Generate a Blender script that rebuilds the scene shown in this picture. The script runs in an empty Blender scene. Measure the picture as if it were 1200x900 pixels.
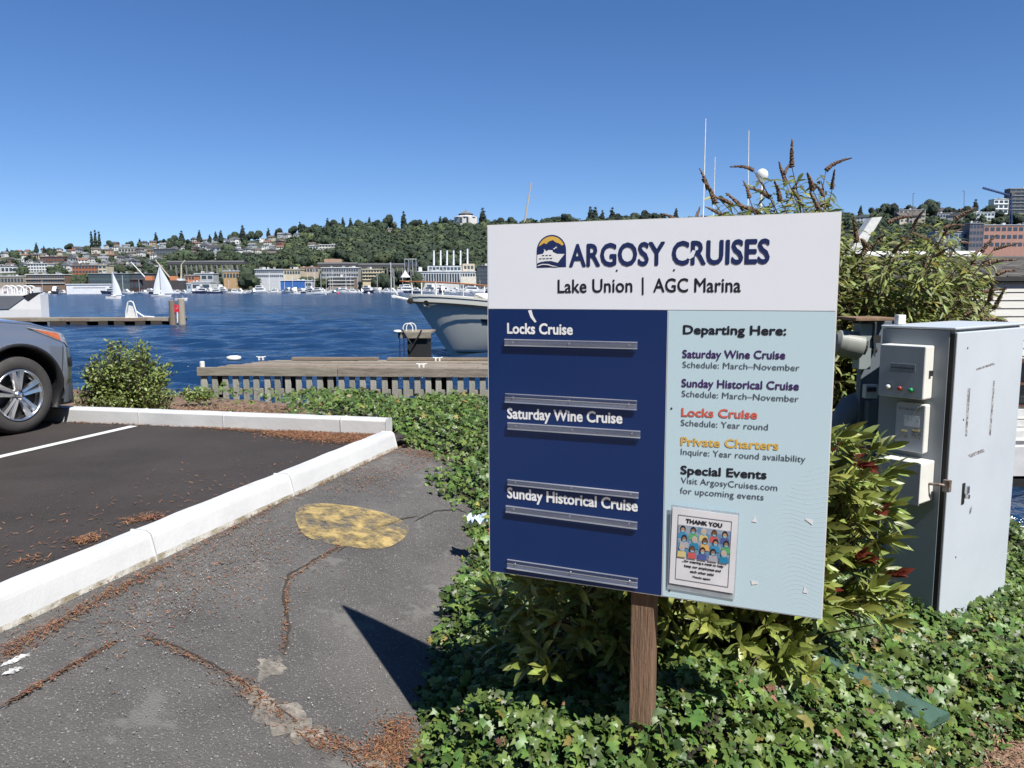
import bpy, bmesh, math, random
import numpy as np
from mathutils import Vector, Matrix, Euler, noise

# ------------------------------------------------------------------ camera, world, sun, exposure
C = bpy.context.scene.collection
SC = bpy.context.scene
R = math.radians
random.seed(11)
RNG = np.random.default_rng(7)

cam_d = bpy.data.cameras.new('camera'); cam = bpy.data.objects.new('camera', cam_d); C.objects.link(cam)
cam_d.sensor_width = 36; cam_d.lens = 901 / 1200 * 36; cam_d.clip_start = .05; cam_d.clip_end = 12000
PITCH, ROLL, EYE = 7.0, .2, 1.6
cam.matrix_world = Matrix.Translation((0, 0, EYE)) @ Matrix.Rotation(R(90 - PITCH), 4, 'X') @ Matrix.Rotation(-R(ROLL), 4, 'Z')
SC.camera = cam

SUN_AZ, SUN_EL = R(144.5), R(53)          # clockwise from +Y: behind the viewer, to the right
w = bpy.data.worlds.new('World'); SC.world = w; w.use_nodes = True
nt = w.node_tree; bg = nt.nodes['Background']
sky = nt.nodes.new('ShaderNodeTexSky'); sky.sky_type = 'NISHITA'; sky.sun_disc = False
sky.sun_elevation = SUN_EL; sky.sun_rotation = SUN_AZ
sky.altitude = 3000; sky.air_density = 1.0; sky.dust_density = 0.; sky.ozone_density = 3.0
# soft shoulder c / (1 + k c) so the horizon keeps its blue, as in the photograph's clear dry air
SKYK = .07
hsv = nt.nodes.new('ShaderNodeHueSaturation'); hsv.inputs['Saturation'].default_value = 1.2; hsv.inputs['Hue'].default_value = .507
v1 = nt.nodes.new('ShaderNodeVectorMath'); v1.operation = 'MULTIPLY_ADD'; v1.inputs[1].default_value = (SKYK * 1.9, SKYK, SKYK * .5); v1.inputs[2].default_value = (1, 1, 1)
v2 = nt.nodes.new('ShaderNodeVectorMath'); v2.operation = 'DIVIDE'
nt.links.new(sky.outputs[0], hsv.inputs['Color']); nt.links.new(hsv.outputs[0], v1.inputs[0]); nt.links.new(hsv.outputs[0], v2.inputs[0]); nt.links.new(v1.outputs[0], v2.inputs[1]); nt.links.new(v2.outputs[0], bg.inputs['Color'])
bg.inputs['Strength'].default_value = .101
sun_d = bpy.data.lights.new('sun', 'SUN'); sun_d.energy = 4.8; sun_d.angle = R(.53); sun_d.color = (1, .965, .91)
sun = bpy.data.objects.new('sun', sun_d); C.objects.link(sun)
sdir = Vector((math.sin(SUN_AZ) * math.cos(SUN_EL), math.cos(SUN_AZ) * math.cos(SUN_EL), math.sin(SUN_EL)))
sun.rotation_euler = sdir.to_track_quat('Z', 'Y').to_euler(); sun.location = sdir * 30
SC.view_settings.view_transform = 'Standard'; SC.view_settings.look = 'None'
SC.view_settings.exposure = 0.62; SC.view_settings.gamma = 1
SC.render.engine = 'CYCLES'
SC.cycles.max_bounces = 6; SC.cycles.transparent_max_bounces = 12; SC.cycles.caustics_reflective = False; SC.cycles.caustics_refractive = False

# ------------------------------------------------------------------ survey helpers (photo pixel -> place)
CM = cam.matrix_world.to_3x3(); EYEV = Vector((0, 0, EYE)); F = 901.
def ray(u, v): return (CM @ Vector(((u - 600) / F, -(v - 450) / F, -1)))
def at(u, v, Y):
    r = ray(u, v); return EYEV + r * (Y / r.y)
def gz(u, v, z=0.):
    r = ray(u, v); return EYEV + r * ((z - EYE) / r.z)
def proj(p):
    q = CM.transposed() @ (Vector(p) - EYEV); return 600 + F * q.x / -q.z, 450 - F * q.y / -q.z
WATER = -1.6
def lerp(a, b, t): return a + (b - a) * t
def smooth(a, b, x):
    t = min(1, max(0, (x - a) / (b - a))); return t * t * (3 - 2 * t)

# ------------------------------------------------------------------ materials
MATS = {}
def mat(name, col, col2=None, scale=5., rough=.6, metal=0., bump=0., bscale=None, detail=6., lo=.35, hi=.65, spec=.5,
        transl=0., island=0., coat=0., stretch=(1, 1, 1), alpha=1., mask=None, speck=None, speck_scale=80, objrand=0., wave=None, emit=None):
    if name in MATS: return MATS[name]
    m = bpy.data.materials.new(name); m.use_nodes = True; n = m.node_tree; L = n.links
    b = n.nodes['Principled BSDF']; tc = n.nodes.new('ShaderNodeTexCoord'); mp = n.nodes.new('ShaderNodeMapping')
    mp.inputs['Scale'].default_value = stretch; L.new(tc.outputs['Object'], mp.inputs['Vector'])
    def noise_n(s, d=detail, r=.6):
        t = n.nodes.new('ShaderNodeTexNoise'); t.inputs['Scale'].default_value = s; t.inputs['Detail'].default_value = d
        t.inputs['Roughness'].default_value = r; L.new(mp.outputs[0], t.inputs['Vector']); return t
    c4 = lambda c: (c[0], c[1], c[2], 1)
    col2 = col2 or tuple(x * .82 for x in col)
    t = noise_n(scale); cr = n.nodes.new('ShaderNodeValToRGB')
    cr.color_ramp.elements[0].position = lo; cr.color_ramp.elements[1].position = hi
    cr.color_ramp.elements[0].color = c4(col2); cr.color_ramp.elements[1].color = c4(col)
    L.new(t.outputs[0], cr.inputs[0]); out = cr.outputs[0]
    def mixin(fac, c, blend='MIX'):
        nonlocal out
        mx = n.nodes.new('ShaderNodeMix'); mx.data_type = 'RGBA'; mx.blend_type = blend
        if isinstance(fac, float): mx.inputs[0].default_value = fac
        else: L.new(fac, mx.inputs[0])
        L.new(out, mx.inputs[6])
        if isinstance(c, tuple): mx.inputs[7].default_value = c4(c)
        else: L.new(c, mx.inputs[7])
        out = mx.outputs[2]
    if speck:
        for i, (sc_, pos, c) in enumerate(speck):
            t2 = noise_n(sc_, 3., .7); r2 = n.nodes.new('ShaderNodeMapRange')
            r2.inputs[1].default_value = pos; r2.inputs[2].default_value = pos + .05
            L.new(t2.outputs[0], r2.inputs[0]); mixin(r2.outputs[0], c)
    if island or objrand:
        rn = None
        if island:
            g = n.nodes.new('ShaderNodeNewGeometry'); rn = g.outputs['Random Per Island']
        else:
            g = n.nodes.new('ShaderNodeObjectInfo'); rn = g.outputs['Random']
        hs = n.nodes.new('ShaderNodeHueSaturation'); amt = island or objrand
        m1 = n.nodes.new('ShaderNodeMapRange'); m1.inputs[3].default_value = 1 - amt; m1.inputs[4].default_value = 1 + amt
        L.new(rn, m1.inputs[0]); L.new(m1.outputs[0], hs.inputs['Value'])
        m2 = n.nodes.new('ShaderNodeMath'); m2.operation = 'MULTIPLY'; m2.inputs[1].default_value = 7.13
        m3 = n.nodes.new('ShaderNodeMath'); m3.operation = 'FRACT'; L.new(rn, m2.inputs[0]); L.new(m2.outputs[0], m3.inputs[0])
        m4 = n.nodes.new('ShaderNodeMapRange'); m4.inputs[3].default_value = .5 - amt * .06; m4.inputs[4].default_value = .5 + amt * .04
        L.new(m3.outputs[0], m4.inputs[0]); L.new(m4.outputs[0], hs.inputs['Hue']); L.new(out, hs.inputs['Color']); out = hs.outputs[0]
    L.new(out, b.inputs['Base Color'])
    b.inputs['Roughness'].default_value = rough; b.inputs['Metallic'].default_value = metal
    b.inputs['Specular IOR Level'].default_value = spec; b.inputs['Coat Weight'].default_value = coat; b.inputs['Coat Roughness'].default_value = .06
    b.inputs['Alpha'].default_value = alpha
    if mask:
        tm = noise_n(mask[0], 12., .72); mr = n.nodes.new('ShaderNodeMapRange'); mr.inputs[1].default_value = mask[1]; mr.inputs[2].default_value = mask[2]; L.new(tm.outputs[0], mr.inputs[0]); L.new(mr.outputs[0], b.inputs['Alpha'])
    if emit: b.inputs['Emission Color'].default_value = c4(emit[0]); b.inputs['Emission Strength'].default_value = emit[1]
    if bump:
        t3 = noise_n(bscale or scale * 4, 5.); bp = n.nodes.new('ShaderNodeBump'); bp.inputs['Strength'].default_value = min(1, bump)
        bp.inputs['Distance'].default_value = .02 if bump < 1 else .02 * bump
        L.new(t3.outputs[0], bp.inputs['Height']); L.new(bp.outputs[0], b.inputs['Normal'])
    if transl:
        o = n.nodes['Material Output']; tr = n.nodes.new('ShaderNodeBsdfTranslucent'); ms = n.nodes.new('ShaderNodeMixShader')
        ms.inputs[0].default_value = transl; L.new(out, tr.inputs[0]); L.new(b.outputs[0], ms.inputs[1]); L.new(tr.outputs[0], ms.inputs[2])
        L.new(ms.outputs[0], o.inputs[0])
    MATS[name] = m; return m

# ------------------------------------------------------------------ mesh builder
class MB:
    def __init__(s): s.v = []; s.f = []; s.m = []; s.mi = 0; s.n = 0
    def add(s, vs, fs):
        k = s.n; s.v += [tuple(p) for p in vs]; s.n += len(vs)
        for f in fs: s.f.append(tuple(i + k for i in f)); s.m.append(s.mi)
        return s
    def box(s, c, d, rz=0., M=None):
        x, y, z = d[0] / 2, d[1] / 2, d[2] / 2
        M = M or (Matrix.Translation(c) @ Matrix.Rotation(rz, 4, 'Z'))
        return s.add([M @ Vector(p) for p in ((-x, -y, -z), (x, -y, -z), (x, y, -z), (-x, y, -z), (-x, -y, z), (x, -y, z), (x, y, z), (-x, y, z))],
                     [(0, 3, 2, 1), (4, 5, 6, 7), (0, 1, 5, 4), (1, 2, 6, 5), (2, 3, 7, 6), (3, 0, 4, 7)])
    def b2(s, a, b): return s.box([(a[i] + b[i]) / 2 for i in range(3)], [abs(a[i] - b[i]) for i in range(3)])
    def beam(s, p, q, wd, ht, up=(0, 0, 1)):
        p, q = Vector(p), Vector(q); d = (q - p); L_ = d.length; d.normalize(); u = Vector(up)
        if abs(d.dot(u)) > .98: u = Vector((0, 1, 0))
        x = d.cross(u).normalized(); z = x.cross(d)
        M = Matrix(((x.x, d.x, z.x, (p.x + q.x) / 2), (x.y, d.y, z.y, (p.y + q.y) / 2), (x.z, d.z, z.z, (p.z + q.z) / 2), (0, 0, 0, 1)))
        return s.box(None, (wd, L_, ht), M=M)
    def tube(s, pts, r, seg=8, cap=True):
        pts = [Vector(p) for p in pts]; n = len(pts); rr = r if isinstance(r, (list, tuple)) else [r] * n
        vs = []; fs = []; prev = None
        for i, p in enumerate(pts):
            d = (pts[min(i + 1, n - 1)] - pts[max(i - 1, 0)])
            if d.length < 1e-9: d = Vector((0, 0, 1))
            d.normalize()
            if prev is None: a = d.orthogonal().normalized()
            else:
                a = prev - d * prev.dot(d); a = a.normalized() if a.length > 1e-6 else d.orthogonal().normalized()
            prev = a; b = d.cross(a)
            for k in range(seg):
                t = 2 * math.pi * k / seg; vs.append(p + (a * math.cos(t) + b * math.sin(t)) * rr[i])
        for i in range(n - 1):
            for k in range(seg):
                j = (k + 1) % seg; fs.append((i * seg + k, i * seg + j, (i + 1) * seg + j, (i + 1) * seg + k))
        if cap: fs.append(tuple(range(seg - 1, -1, -1))); fs.append(tuple((n - 1) * seg + k for k in range(seg)))
        return s.add(vs, fs)
    def lathe(s, c, prof, seg=16, M=None, a0=0, a1=2 * math.pi):
        full = abs(a1 - a0 - 2 * math.pi) < 1e-6; M = M or Matrix.Translation(c); vs = []; fs = []; nn = seg if full else seg + 1
        for r_, z in prof:
            for k in range(nn):
                t = a0 + (a1 - a0) * k / seg; vs.append(M @ Vector((r_ * math.cos(t), r_ * math.sin(t), z)))
        for i in range(len(prof) - 1):
            for k in range(seg):
                j = (k + 1) % nn; fs.append((i * nn + k, i * nn + j, (i + 1) * nn + j, (i + 1) * nn + k))
        return s.add(vs, fs)
    def prism(s, poly, z0, z1, M=None):       # poly in local XY, extruded in Z
        M = M or Matrix(); n = len(poly)
        vs = [M @ Vector((x, y, z0)) for x, y in poly] + [M @ Vector((x, y, z1)) for x, y in poly]
        return s.add(vs, [tuple(range(n - 1, -1, -1)), tuple(range(n, 2 * n))] + [(i, (i + 1) % n, n + (i + 1) % n, n + i) for i in range(n)])
    def grid(s, P):                            # P[i][j] points
        r_, c = len(P), len(P[0])
        return s.add([p for row in P for p in row], [(i * c + j, i * c + j + 1, (i + 1) * c + j + 1, (i + 1) * c + j) for i in range(r_ - 1) for j in range(c - 1)])
    def mesh(s, name, mats, smooth_=False):
        me = bpy.data.meshes.new(name); me.from_pydata(s.v, [], s.f)
        for m in (mats if isinstance(mats, (list, tuple)) else [mats]): me.materials.append(m)
        me.polygons.foreach_set('material_index', s.m)
        if smooth_: me.polygons.foreach_set('use_smooth', [True] * len(s.f))
        me.update(); return me
    def build(s, name, mats, parent=None, smooth_=False, bevel=0., local=False, **kw):
        me = s.mesh(name, mats, smooth_)
        if parent is not None and not local: me.transform(wmat(parent).inverted())
        return link(name, me, parent, bevel, **kw)
def wmat(o):
    M = o.matrix_basis.copy()
    while o.parent: o = o.parent; M = o.matrix_basis @ M
    return M
def link(name, me, parent=None, bevel=0., label=None, kind=None):
    o = bpy.data.objects.new(name, me); C.objects.link(o)
    if parent is not None: o.parent = parent
    if bevel:
        b = o.modifiers.new('bevel', 'BEVEL'); b.width = bevel; b.segments = 2; b.limit_method = 'ANGLE'
    if label: o['label'] = label
    if kind: o['kind'] = kind
    return o
def tag(o, label, cat=None, group=None, kind=None):
    o['label'] = label
    if cat: o['category'] = cat
    if group: o['group'] = group
    if kind: o['kind'] = kind
    return o
def thing(name, label, cat, loc=(0, 0, 0), rz=0., group=None):
    o = bpy.data.objects.new(name, None); C.objects.link(o); o.location = loc; o.rotation_euler = (0, 0, rz); o.empty_display_size = .1
    return tag(o, label, cat, group)
def struct(name, mb, m, smooth_=False, **kw):
    o = mb.build(name, m, None, smooth_, **kw); o['kind'] = 'structure'; return o
def kids(o): return [c for c in bpy.data.objects if c.parent is o]
def dup(root, loc, rz, label, scale=1., group=None):
    tree = TREES.get(root.name)
    if tree is None:
        tree = [(c, kids(c)) for c in kids(root)]; TREES[root.name] = tree
    r_ = root.copy(); C.objects.link(r_); r_.location = loc; r_.rotation_euler = (0, 0, rz)
    r_.scale = scale if isinstance(scale, tuple) else (scale,) * 3
    r_['label'] = label
    if group: r_['group'] = group
    for c, g in tree:
        d = c.copy(); C.objects.link(d); d.parent = r_
        for h in g: e = h.copy(); C.objects.link(e); e.parent = d
    return r_
TREES = {}
def scatter_mesh(name, tv, tf, M4, mats, midx=None):   # template verts (k,3), faces (tuples), M4 (n,4,4)
    tv = np.asarray(tv, float); k = len(tv); n = len(M4)
    vs = np.einsum('nij,kj->nki', M4[:, :3, :3], tv) + M4[:, None, :3, 3]
    vs = vs.reshape(-1, 3); lens = np.array([len(f) for f in tf]); flat = np.concatenate([np.array(f) for f in tf])
    loops = (flat[None, :] + (np.arange(n) * k)[:, None]).ravel(); starts = np.concatenate([[0], np.cumsum(lens)[:-1]])
    tot = flat.size; ls = (starts[None, :] + (np.arange(n) * tot)[:, None]).ravel()
    me = bpy.data.meshes.new(name); me.vertices.add(len(vs)); me.vertices.foreach_set('co', vs.ravel())
    me.loops.add(len(loops)); me.loops.foreach_set('vertex_index', loops.astype(np.int32))
    me.polygons.add(len(ls)); me.polygons.foreach_set('loop_start', ls.astype(np.int32))
    for m in (mats if isinstance(mats, (list, tuple)) else [mats]): me.materials.append(m)
    if midx is not None: me.polygons.foreach_set('material_index', np.repeat(midx, len(tf)).astype(np.int32))
    me.update(calc_edges=True); return me
def frames(pos, nrm, dirn, size):            # build (n,4,4): local x=dir (leaf length), z=normal
    nrm = nrm / np.linalg.norm(nrm, axis=1, keepdims=True)
    d = dirn - nrm * np.sum(dirn * nrm, axis=1, keepdims=True); d /= np.linalg.norm(d, axis=1, keepdims=True) + 1e-9
    y = np.cross(nrm, d); M = np.zeros((len(pos), 4, 4)); M[:, 3, 3] = 1
    sz = np.asarray(size); sz = sz.reshape(-1, 1) if sz.ndim else sz
    M[:, :3, 0] = d * sz; M[:, :3, 1] = y * sz; M[:, :3, 2] = nrm * sz; M[:, :3, 3] = pos
    return M
def inpoly(x, y, poly):
    c = False; j = len(poly) - 1
    for i in range(len(poly)):
        xi, yi = poly[i][:2]; xj, yj = poly[j][:2]
        if (yi > y) != (yj > y) and x < (xj - xi) * (y - yi) / (yj - yi + 1e-12) + xi: c = not c
        j = i
    return c
# ------------------------------------------------------------------ ground, lot, path, water, terrain
K1, K2 = Vector((-2.12, 3.02)), Vector((-1.02, 6.72))            # foot of the near kerb, path side
KD = (K2 - K1).normalized(); KN = Vector((KD.y, -KD.x))          # KN points to the right
def sdist(x, y): return (Vector((x, y)) - K1).dot(KN)
BANK = [(-60, 26), (-9, 12.6), (-4.6, 11.3), (-1.2, 9.6), (1.5, 8.8), (3.8, 7.4), (5.2, 5.6), (7.5, 3.2), (14, -1), (60, -12)]
def bankd(x, y):          # + inside (land), - over water: signed distance in y to bank line
    for (x0, y0), (x1, y1) in zip(BANK, BANK[1:]):
        if x0 <= x <= x1:
            sl = (y1 - y0) / (x1 - x0); return (lerp(y0, y1, (x - x0) / (x1 - x0)) - y) / math.sqrt(1 + sl * sl)
    return 5
LOT = .2
def gpath(x, y):
    s = sdist(x, y)
    if s <= 0: z = .2
    else:
        t = min(s, 1.75); z = .2 - .125 * t - .088 * t * t
        z += .2 * smooth(1.75, 2.7, s) - .185 * max(0, min(s - 2.7, 2.5))
        z += .10 * max(0, min(1, (y - 4.6) / 3)) * min(1, s)     # rises again towards the bank
    return z
def gland(x, y):
    z = gpath(x, y)
    if y > 4.6 and sdist(x, y) > 1.3: z -= .06 * smooth(6, 9, y)
    d = bankd(x, y)
    if d < .35: z -= 2.6 * smooth(.35, -1.6, d)
    return z
def mnoise(x, y, s, seed=0.): return noise.noise(Vector((x * s + seed, y * s - seed, seed * 1.7)))

asphalt_new = mat('lot_asphalt', (.054, .045, .041), (.036, .031, .028), 1.2, .85, bump=.5, bscale=160, speck=[(190, .62, (.16, .145, .13)), (9, .70, (.055, .045, .04))], spec=.3)
asphalt_old = mat('path_asphalt', (.140, .132, .124), (.088, .084, .080), 1.6, .9, bump=.8, bscale=110, detail=8, speck=[(120, .60, (.34, .33, .30)), (75, .66, (.03, .028, .028)), (3.1, .60, (.17, .163, .15))], spec=.25)
earth = mat('bank_earth', (.24, .155, .10), (.13, .085, .055), 6, .95, bump=.9, bscale=30, speck=[(45, .62, (.23, .15, .09))])
white_paint = mat('kerb_paint', (.60, .605, .60), (.53, .535, .53), 2.2, .6, bump=.14, bscale=18, speck=[(16, .72, (.40, .37, .32)), (3.2, .66, (.50, .49, .45)), (60, .72, (.2, .18, .16))])
line_paint = mat('line_paint', (.74, .74, .72), (.6, .6, .58), 6, .6, bump=.3, bscale=120, speck=[(60, .70, (.08, .08, .08))])

# earth ground sheet (the bank), near part; ends under water
def gsheet(name, x0, x1, y0, y1, nx, ny, fz, m, test=None):
    b = MB(); P = [[(lerp(x0, x1, i / nx), lerp(y0, y1, j / ny)) for i in range(nx + 1)] for j in range(ny + 1)]
    vs = [(x, y, fz(x, y)) for row in P for x, y in row]; fs = []
    for j in range(ny):
        for i in range(nx):
            c = P[j][i]; cx = c[0] + (x1 - x0) / nx / 2; cy = c[1] + (y1 - y0) / ny / 2
            if test is None or test(cx, cy): k = j * (nx + 1) + i; fs.append((k, k + 1, k + nx + 2, k + nx + 1))
    b.add(vs, fs); return b
# unseen near-shore hill behind the viewer, added and steepened to block low sky light
b = MB(); P = []
for i in range(73):
    a = R(-62 - 223 * i / 72); row = []
    for d_, z_ in ((29, .1), (42, 7.), (65, 22), (100, 42), (160, 60), (300, 66), (500, 30)): row.append((math.sin(a) * d_, math.cos(a) * d_, z_ * (1 + .18 * mnoise(math.sin(a) * d_, math.cos(a) * d_, .02)) * smooth(0, 8, min(i, 72 - i)) - .3))
    P.append(row)
SKY_BLOCK = b.grid(P)
struct('sky_block_hill', SKY_BLOCK, mat('sky_block_green', (.07, .085, .035), (.03, .04, .02), .12, .95, detail=9), True)['label'] = 'unseen hill behind the viewer, added to block low sky light'
struct('ground', gsheet('g', -60, 60, -30, 30, 300, 150, lambda x, y: gland(x, y) - .07 + .02 * mnoise(x, y, 1.5), None), earth, True)['label'] = 'brown earth bank beside the lake'

# lake bed and far ground are one closed hill sheet further down; water is a wave sheet
wm = bpy.data.materials.new('lake_water'); wm.use_nodes = True; n_ = wm.node_tree; b_ = n_.nodes['Principled BSDF']
b_.inputs['Base Color'].default_value = (.008, .032, .085, 1); b_.inputs['Roughness'].default_value = .13; b_.inputs['IOR'].default_value = 1.33
tc_ = n_.nodes.new('ShaderNodeTexCoord'); mp_ = n_.nodes.new('ShaderNodeMapping'); mp_.inputs['Scale'].default_value = (.6, 1, 1)
n_.links.new(tc_.outputs['Object'], mp_.inputs[0]); last = None
for s_, dist_, st_ in ((3.4, .16, 1.), (.95, .5, 1.), (.22, 1.3, .8)):
    t_ = n_.nodes.new('ShaderNodeTexNoise'); t_.inputs['Scale'].default_value = s_; t_.inputs['Detail'].default_value = 4
    n_.links.new(mp_.outputs[0], t_.inputs['Vector']); bp_ = n_.nodes.new('ShaderNodeBump'); bp_.inputs['Distance'].default_value = dist_; bp_.inputs['Strength'].default_value = st_
    n_.links.new(t_.outputs[0], bp_.inputs['Height'])
    if s_ == .95:
        tp_ = n_.nodes.new('ShaderNodeTexNoise'); tp_.inputs['Scale'].default_value = .035; tp_.inputs['Detail'].default_value = 3; mq_ = n_.nodes.new('ShaderNodeMapping'); mq_.inputs['Scale'].default_value = (.35, 1.6, 1); n_.links.new(tc_.outputs['Object'], mq_.inputs[0]); n_.links.new(mq_.outputs[0], tp_.inputs['Vector'])
        mr_ = n_.nodes.new('ShaderNodeMapRange'); mr_.inputs[1].default_value = .4; mr_.inputs[2].default_value = .6; mr_.inputs[3].default_value = .35; mr_.inputs[4].default_value = 1.; n_.links.new(tp_.outputs[0], mr_.inputs[0]); n_.links.new(mr_.outputs[0], bp_.inputs['Strength'])
    if last: n_.links.new(last.outputs[0], bp_.inputs['Normal'])
    last = bp_
n_.links.new(last.outputs[0], b_.inputs['Normal'])
# polar wave sheet
NA, NR = 420, 620
az = np.radians(np.linspace(-62, 62, NA)); rr = 4.5 * (2600 / 4.5) ** (np.linspace(0, 1, NR) ** 1.0)
A_, R_ = np.meshgrid(az, rr); X = R_ * np.sin(A_); Y = R_ * np.cos(A_); Z = np.zeros_like(X)
for k in range(46):
    wl = 10 ** RNG.uniform(-.4, .72); a = R(100) + RNG.normal(0, .55); kx, ky = math.cos(a) * 2 * math.pi / wl, math.sin(a) * 2 * math.pi / wl
    step = R_ * math.log(2600 / 4.5) / NR
    fade = np.clip(1.4 - 3.2 * step / wl, 0, 1)
    ph = kx * X + ky * Y + RNG.uniform(0, 6.28)
    Z += fade * .012 * wl ** .8 * (1 - 2 * np.abs(np.sin(ph / 2)) ** 1.3) * (1 + .5 * np.sin(X * .11 + k) * np.sin(Y * .13 + k * 2))
b = MB(); me = bpy.data.meshes.new('water'); V_ = np.stack([X, Y, Z + WATER], -1).reshape(-1, 3)
idx = np.arange(NA * NR).reshape(NR, NA); Fq = np.stack([idx[:-1, :-1], idx[:-1, 1:], idx[1:, 1:], idx[1:, :-1]], -1).reshape(-1, 4)
me.vertices.add(len(V_)); me.vertices.foreach_set('co', V_.ravel()); me.loops.add(Fq.size); me.loops.foreach_set('vertex_index', Fq.ravel().astype(np.int32))
me.polygons.add(len(Fq)); me.polygons.foreach_set('loop_start', (np.arange(len(Fq)) * 4).astype(np.int32)); me.materials.append(wm)
me.polygons.foreach_set('use_smooth', [True] * len(Fq)); me.update(calc_edges=True)
o = link('water', me); o['kind'] = 'structure'; o['label'] = 'choppy dark blue lake water'

# parking lot sheet
FK1, FK2 = gz(80, 494, LOT), gz(440, 509, LOT)                    # foot of far kerb, lot side
FD = (Vector((FK2.x, FK2.y)) - Vector((FK1.x, FK1.y))).normalized()
def lot_test(x, y):
    return sdist(x, y) < -.15 and (Vector((x, y)) - FK1.xy).dot(Vector((-FD.y, FD.x))) < .1
b = MB(); pA = K1 - KD * 14 - KN * .14; pB = K2 + KD * .05 - KN * .14; pC = FK1.xy - FD * 22 + Vector((-FD.y, FD.x)) * .08; pB2 = FK2.xy + Vector((-FD.y, FD.x)) * .08
pD = pC - KD * 24
_n = Vector((-FD.y, FD.x)); _o = FK2.xy + _n * .08 - pA; _t = (_o.dot(_n)) / KD.dot(_n); pB = pA + KD * _t
def quadgrid(b, q, nu, nv, fz):
    P = []
    for j in range(nv + 1):
        row = []
        for i in range(nu + 1):
            a_ = q[0].lerp(q[1], i / nu); c_ = q[3].lerp(q[2], i / nu); p = a_.lerp(c_, j / nv); row.append((p.x, p.y, fz(p.x, p.y)))
        P.append(row)
    b.grid(P)
quadgrid(b, (pD, pA, pB, pC), 40, 40, lambda x, y: LOT + .006 * mnoise(x, y, .5))
struct('parking_lot', b, asphalt_new, True)['label'] = 'dark asphalt of the parking lot'
# path sheet (right of the kerb)
b = MB(); ny_, ns_ = 150, 50; P = []
for j in range(ny_ + 1):
    t = -8 + j * (11.9 / ny_)
    row = []
    for i in range(ns_ + 1):
        s = -.02 + i * (2.0 / ns_); p = K1 + KD * t + KN * s
        crack = -.02 * smooth(.14, .0, abs((t + .3) - (.25 * math.sin(s * 3) - .5 * s))) - .0
        z = gpath(p.x, p.y) + .012 * mnoise(p.x, p.y, 1.3) + .004 * mnoise(p.x, p.y, 6) + crack * .5
        row.append((p.x, p.y, z))
    P.append(row)
struct('path', b.grid(P), asphalt_old, True)['label'] = 'old cracked grey asphalt path'
def gp(u, v):              # photo pixel -> point on the path surface
    r = ray(u, v); z = 0.
    for _ in range(40):
        p = EYEV + r * ((z - EYE) / r.z); z = z * .5 + gpath(p.x, p.y) * .5
    return p
# ribbons on the path: cracks, sand, needle drifts
def ribbon(pts, w0, lift, jit=.4, seg=7, b=None, fz=gpath):
    b = b or MB(); Q = []
    for i in range(len(pts) - 1):
        for k in range(seg): Q.append(Vector(pts[i]).lerp(Vector(pts[i + 1]), k / seg))
    Q.append(Vector(pts[-1])); P = []
    for i, q in enumerate(Q):
        d = (Q[min(i + 1, len(Q) - 1)] - Q[max(0, i - 1)]); nn = Vector((-d.y, d.x, 0)).normalized()
        wl = w0[min(len(w0) - 1, i * len(w0) // len(Q))] if isinstance(w0, list) else w0
        wl *= min(1, .15 + i / 3, .15 + (len(Q) - 1 - i) / 3)
        off = nn * (random.uniform(-jit, jit) * wl); a1 = q + off - nn * wl * random.uniform(.3, .7); a2 = q + off + nn * wl * random.uniform(.3, .7)
        P.append([(a.x, a.y, fz(a.x, a.y) + .012 * mnoise(a.x, a.y, 1.3) + .004 * mnoise(a.x, a.y, 6) + lift) for a in (a1, a1.lerp(a2, .5), a2)])
    return b.grid(P)
dark_fill = mat('crack_dark', (.045, .035, .028), None, 20, .95)
sand = mat('crack_sand', (.42, .38, .32), (.25, .22, .18), 30, .95, bump=.5, bscale=120, mask=(9, .36, .66))
needles_m = mat('pine_needles', (.36, .18, .085), (.20, .10, .05), 60, .9, bump=.8, bscale=150, island=.45)
for pts, wd, m_, nm in (
    ([(165, 745), (215, 760), (262, 787), (300, 812), (345, 845), (400, 875), (440, 892)], .010, dark_fill, 'crack'),
    ([(270, 795), (296, 812), (330, 845), (360, 862), (395, 878)], [.03, .09, .17, .12, .06], sand, 'sand_patch'),
    ([(400, 872), (430, 885), (455, 900)], [.03, .08, .12], sand, 'sand_patch'),
    ([(303, 800), (318, 782), (328, 770)], [.05, .11, .06], sand, 'sand_patch'),
    ([(333, 768), (340, 735), (332, 700), (338, 675), (372, 655), (400, 640)], .012, dark_fill, 'crack'),
    ([(0, 828), (50, 800), (110, 765), (140, 750)], .014, dark_fill, 'crack'),
    ([(486, 612), (510, 600), (535, 596), (548, 602)], .012, dark_fill, 'crack'),
    ([(395, 648), (430, 625), (470, 610), (490, 606)], .012, dark_fill, 'crack')):
    o = struct(nm, ribbon([gp(*p) for p in pts], wd, .005, .4 if nm == 'crack' else .12), m_); o['label'] = {'crack': 'thin dark crack in the old path', 'sand_patch': 'pale sand filling a crack of the path'}[nm]
# white paint scraps at the left edge of the path
for pts in ([(0, 782), (18, 774), (36, 766)], [(2, 792), (20, 785), (30, 781)]):
    struct('paint_scrap', ribbon([gp(*p) for p in pts], .028, .006, .25), mat('scrap_paint', (.62, .62, .6), None, 6, .7, mask=(30, .42, .55)))['label'] = 'scrap of old white paint on the path'
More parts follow.
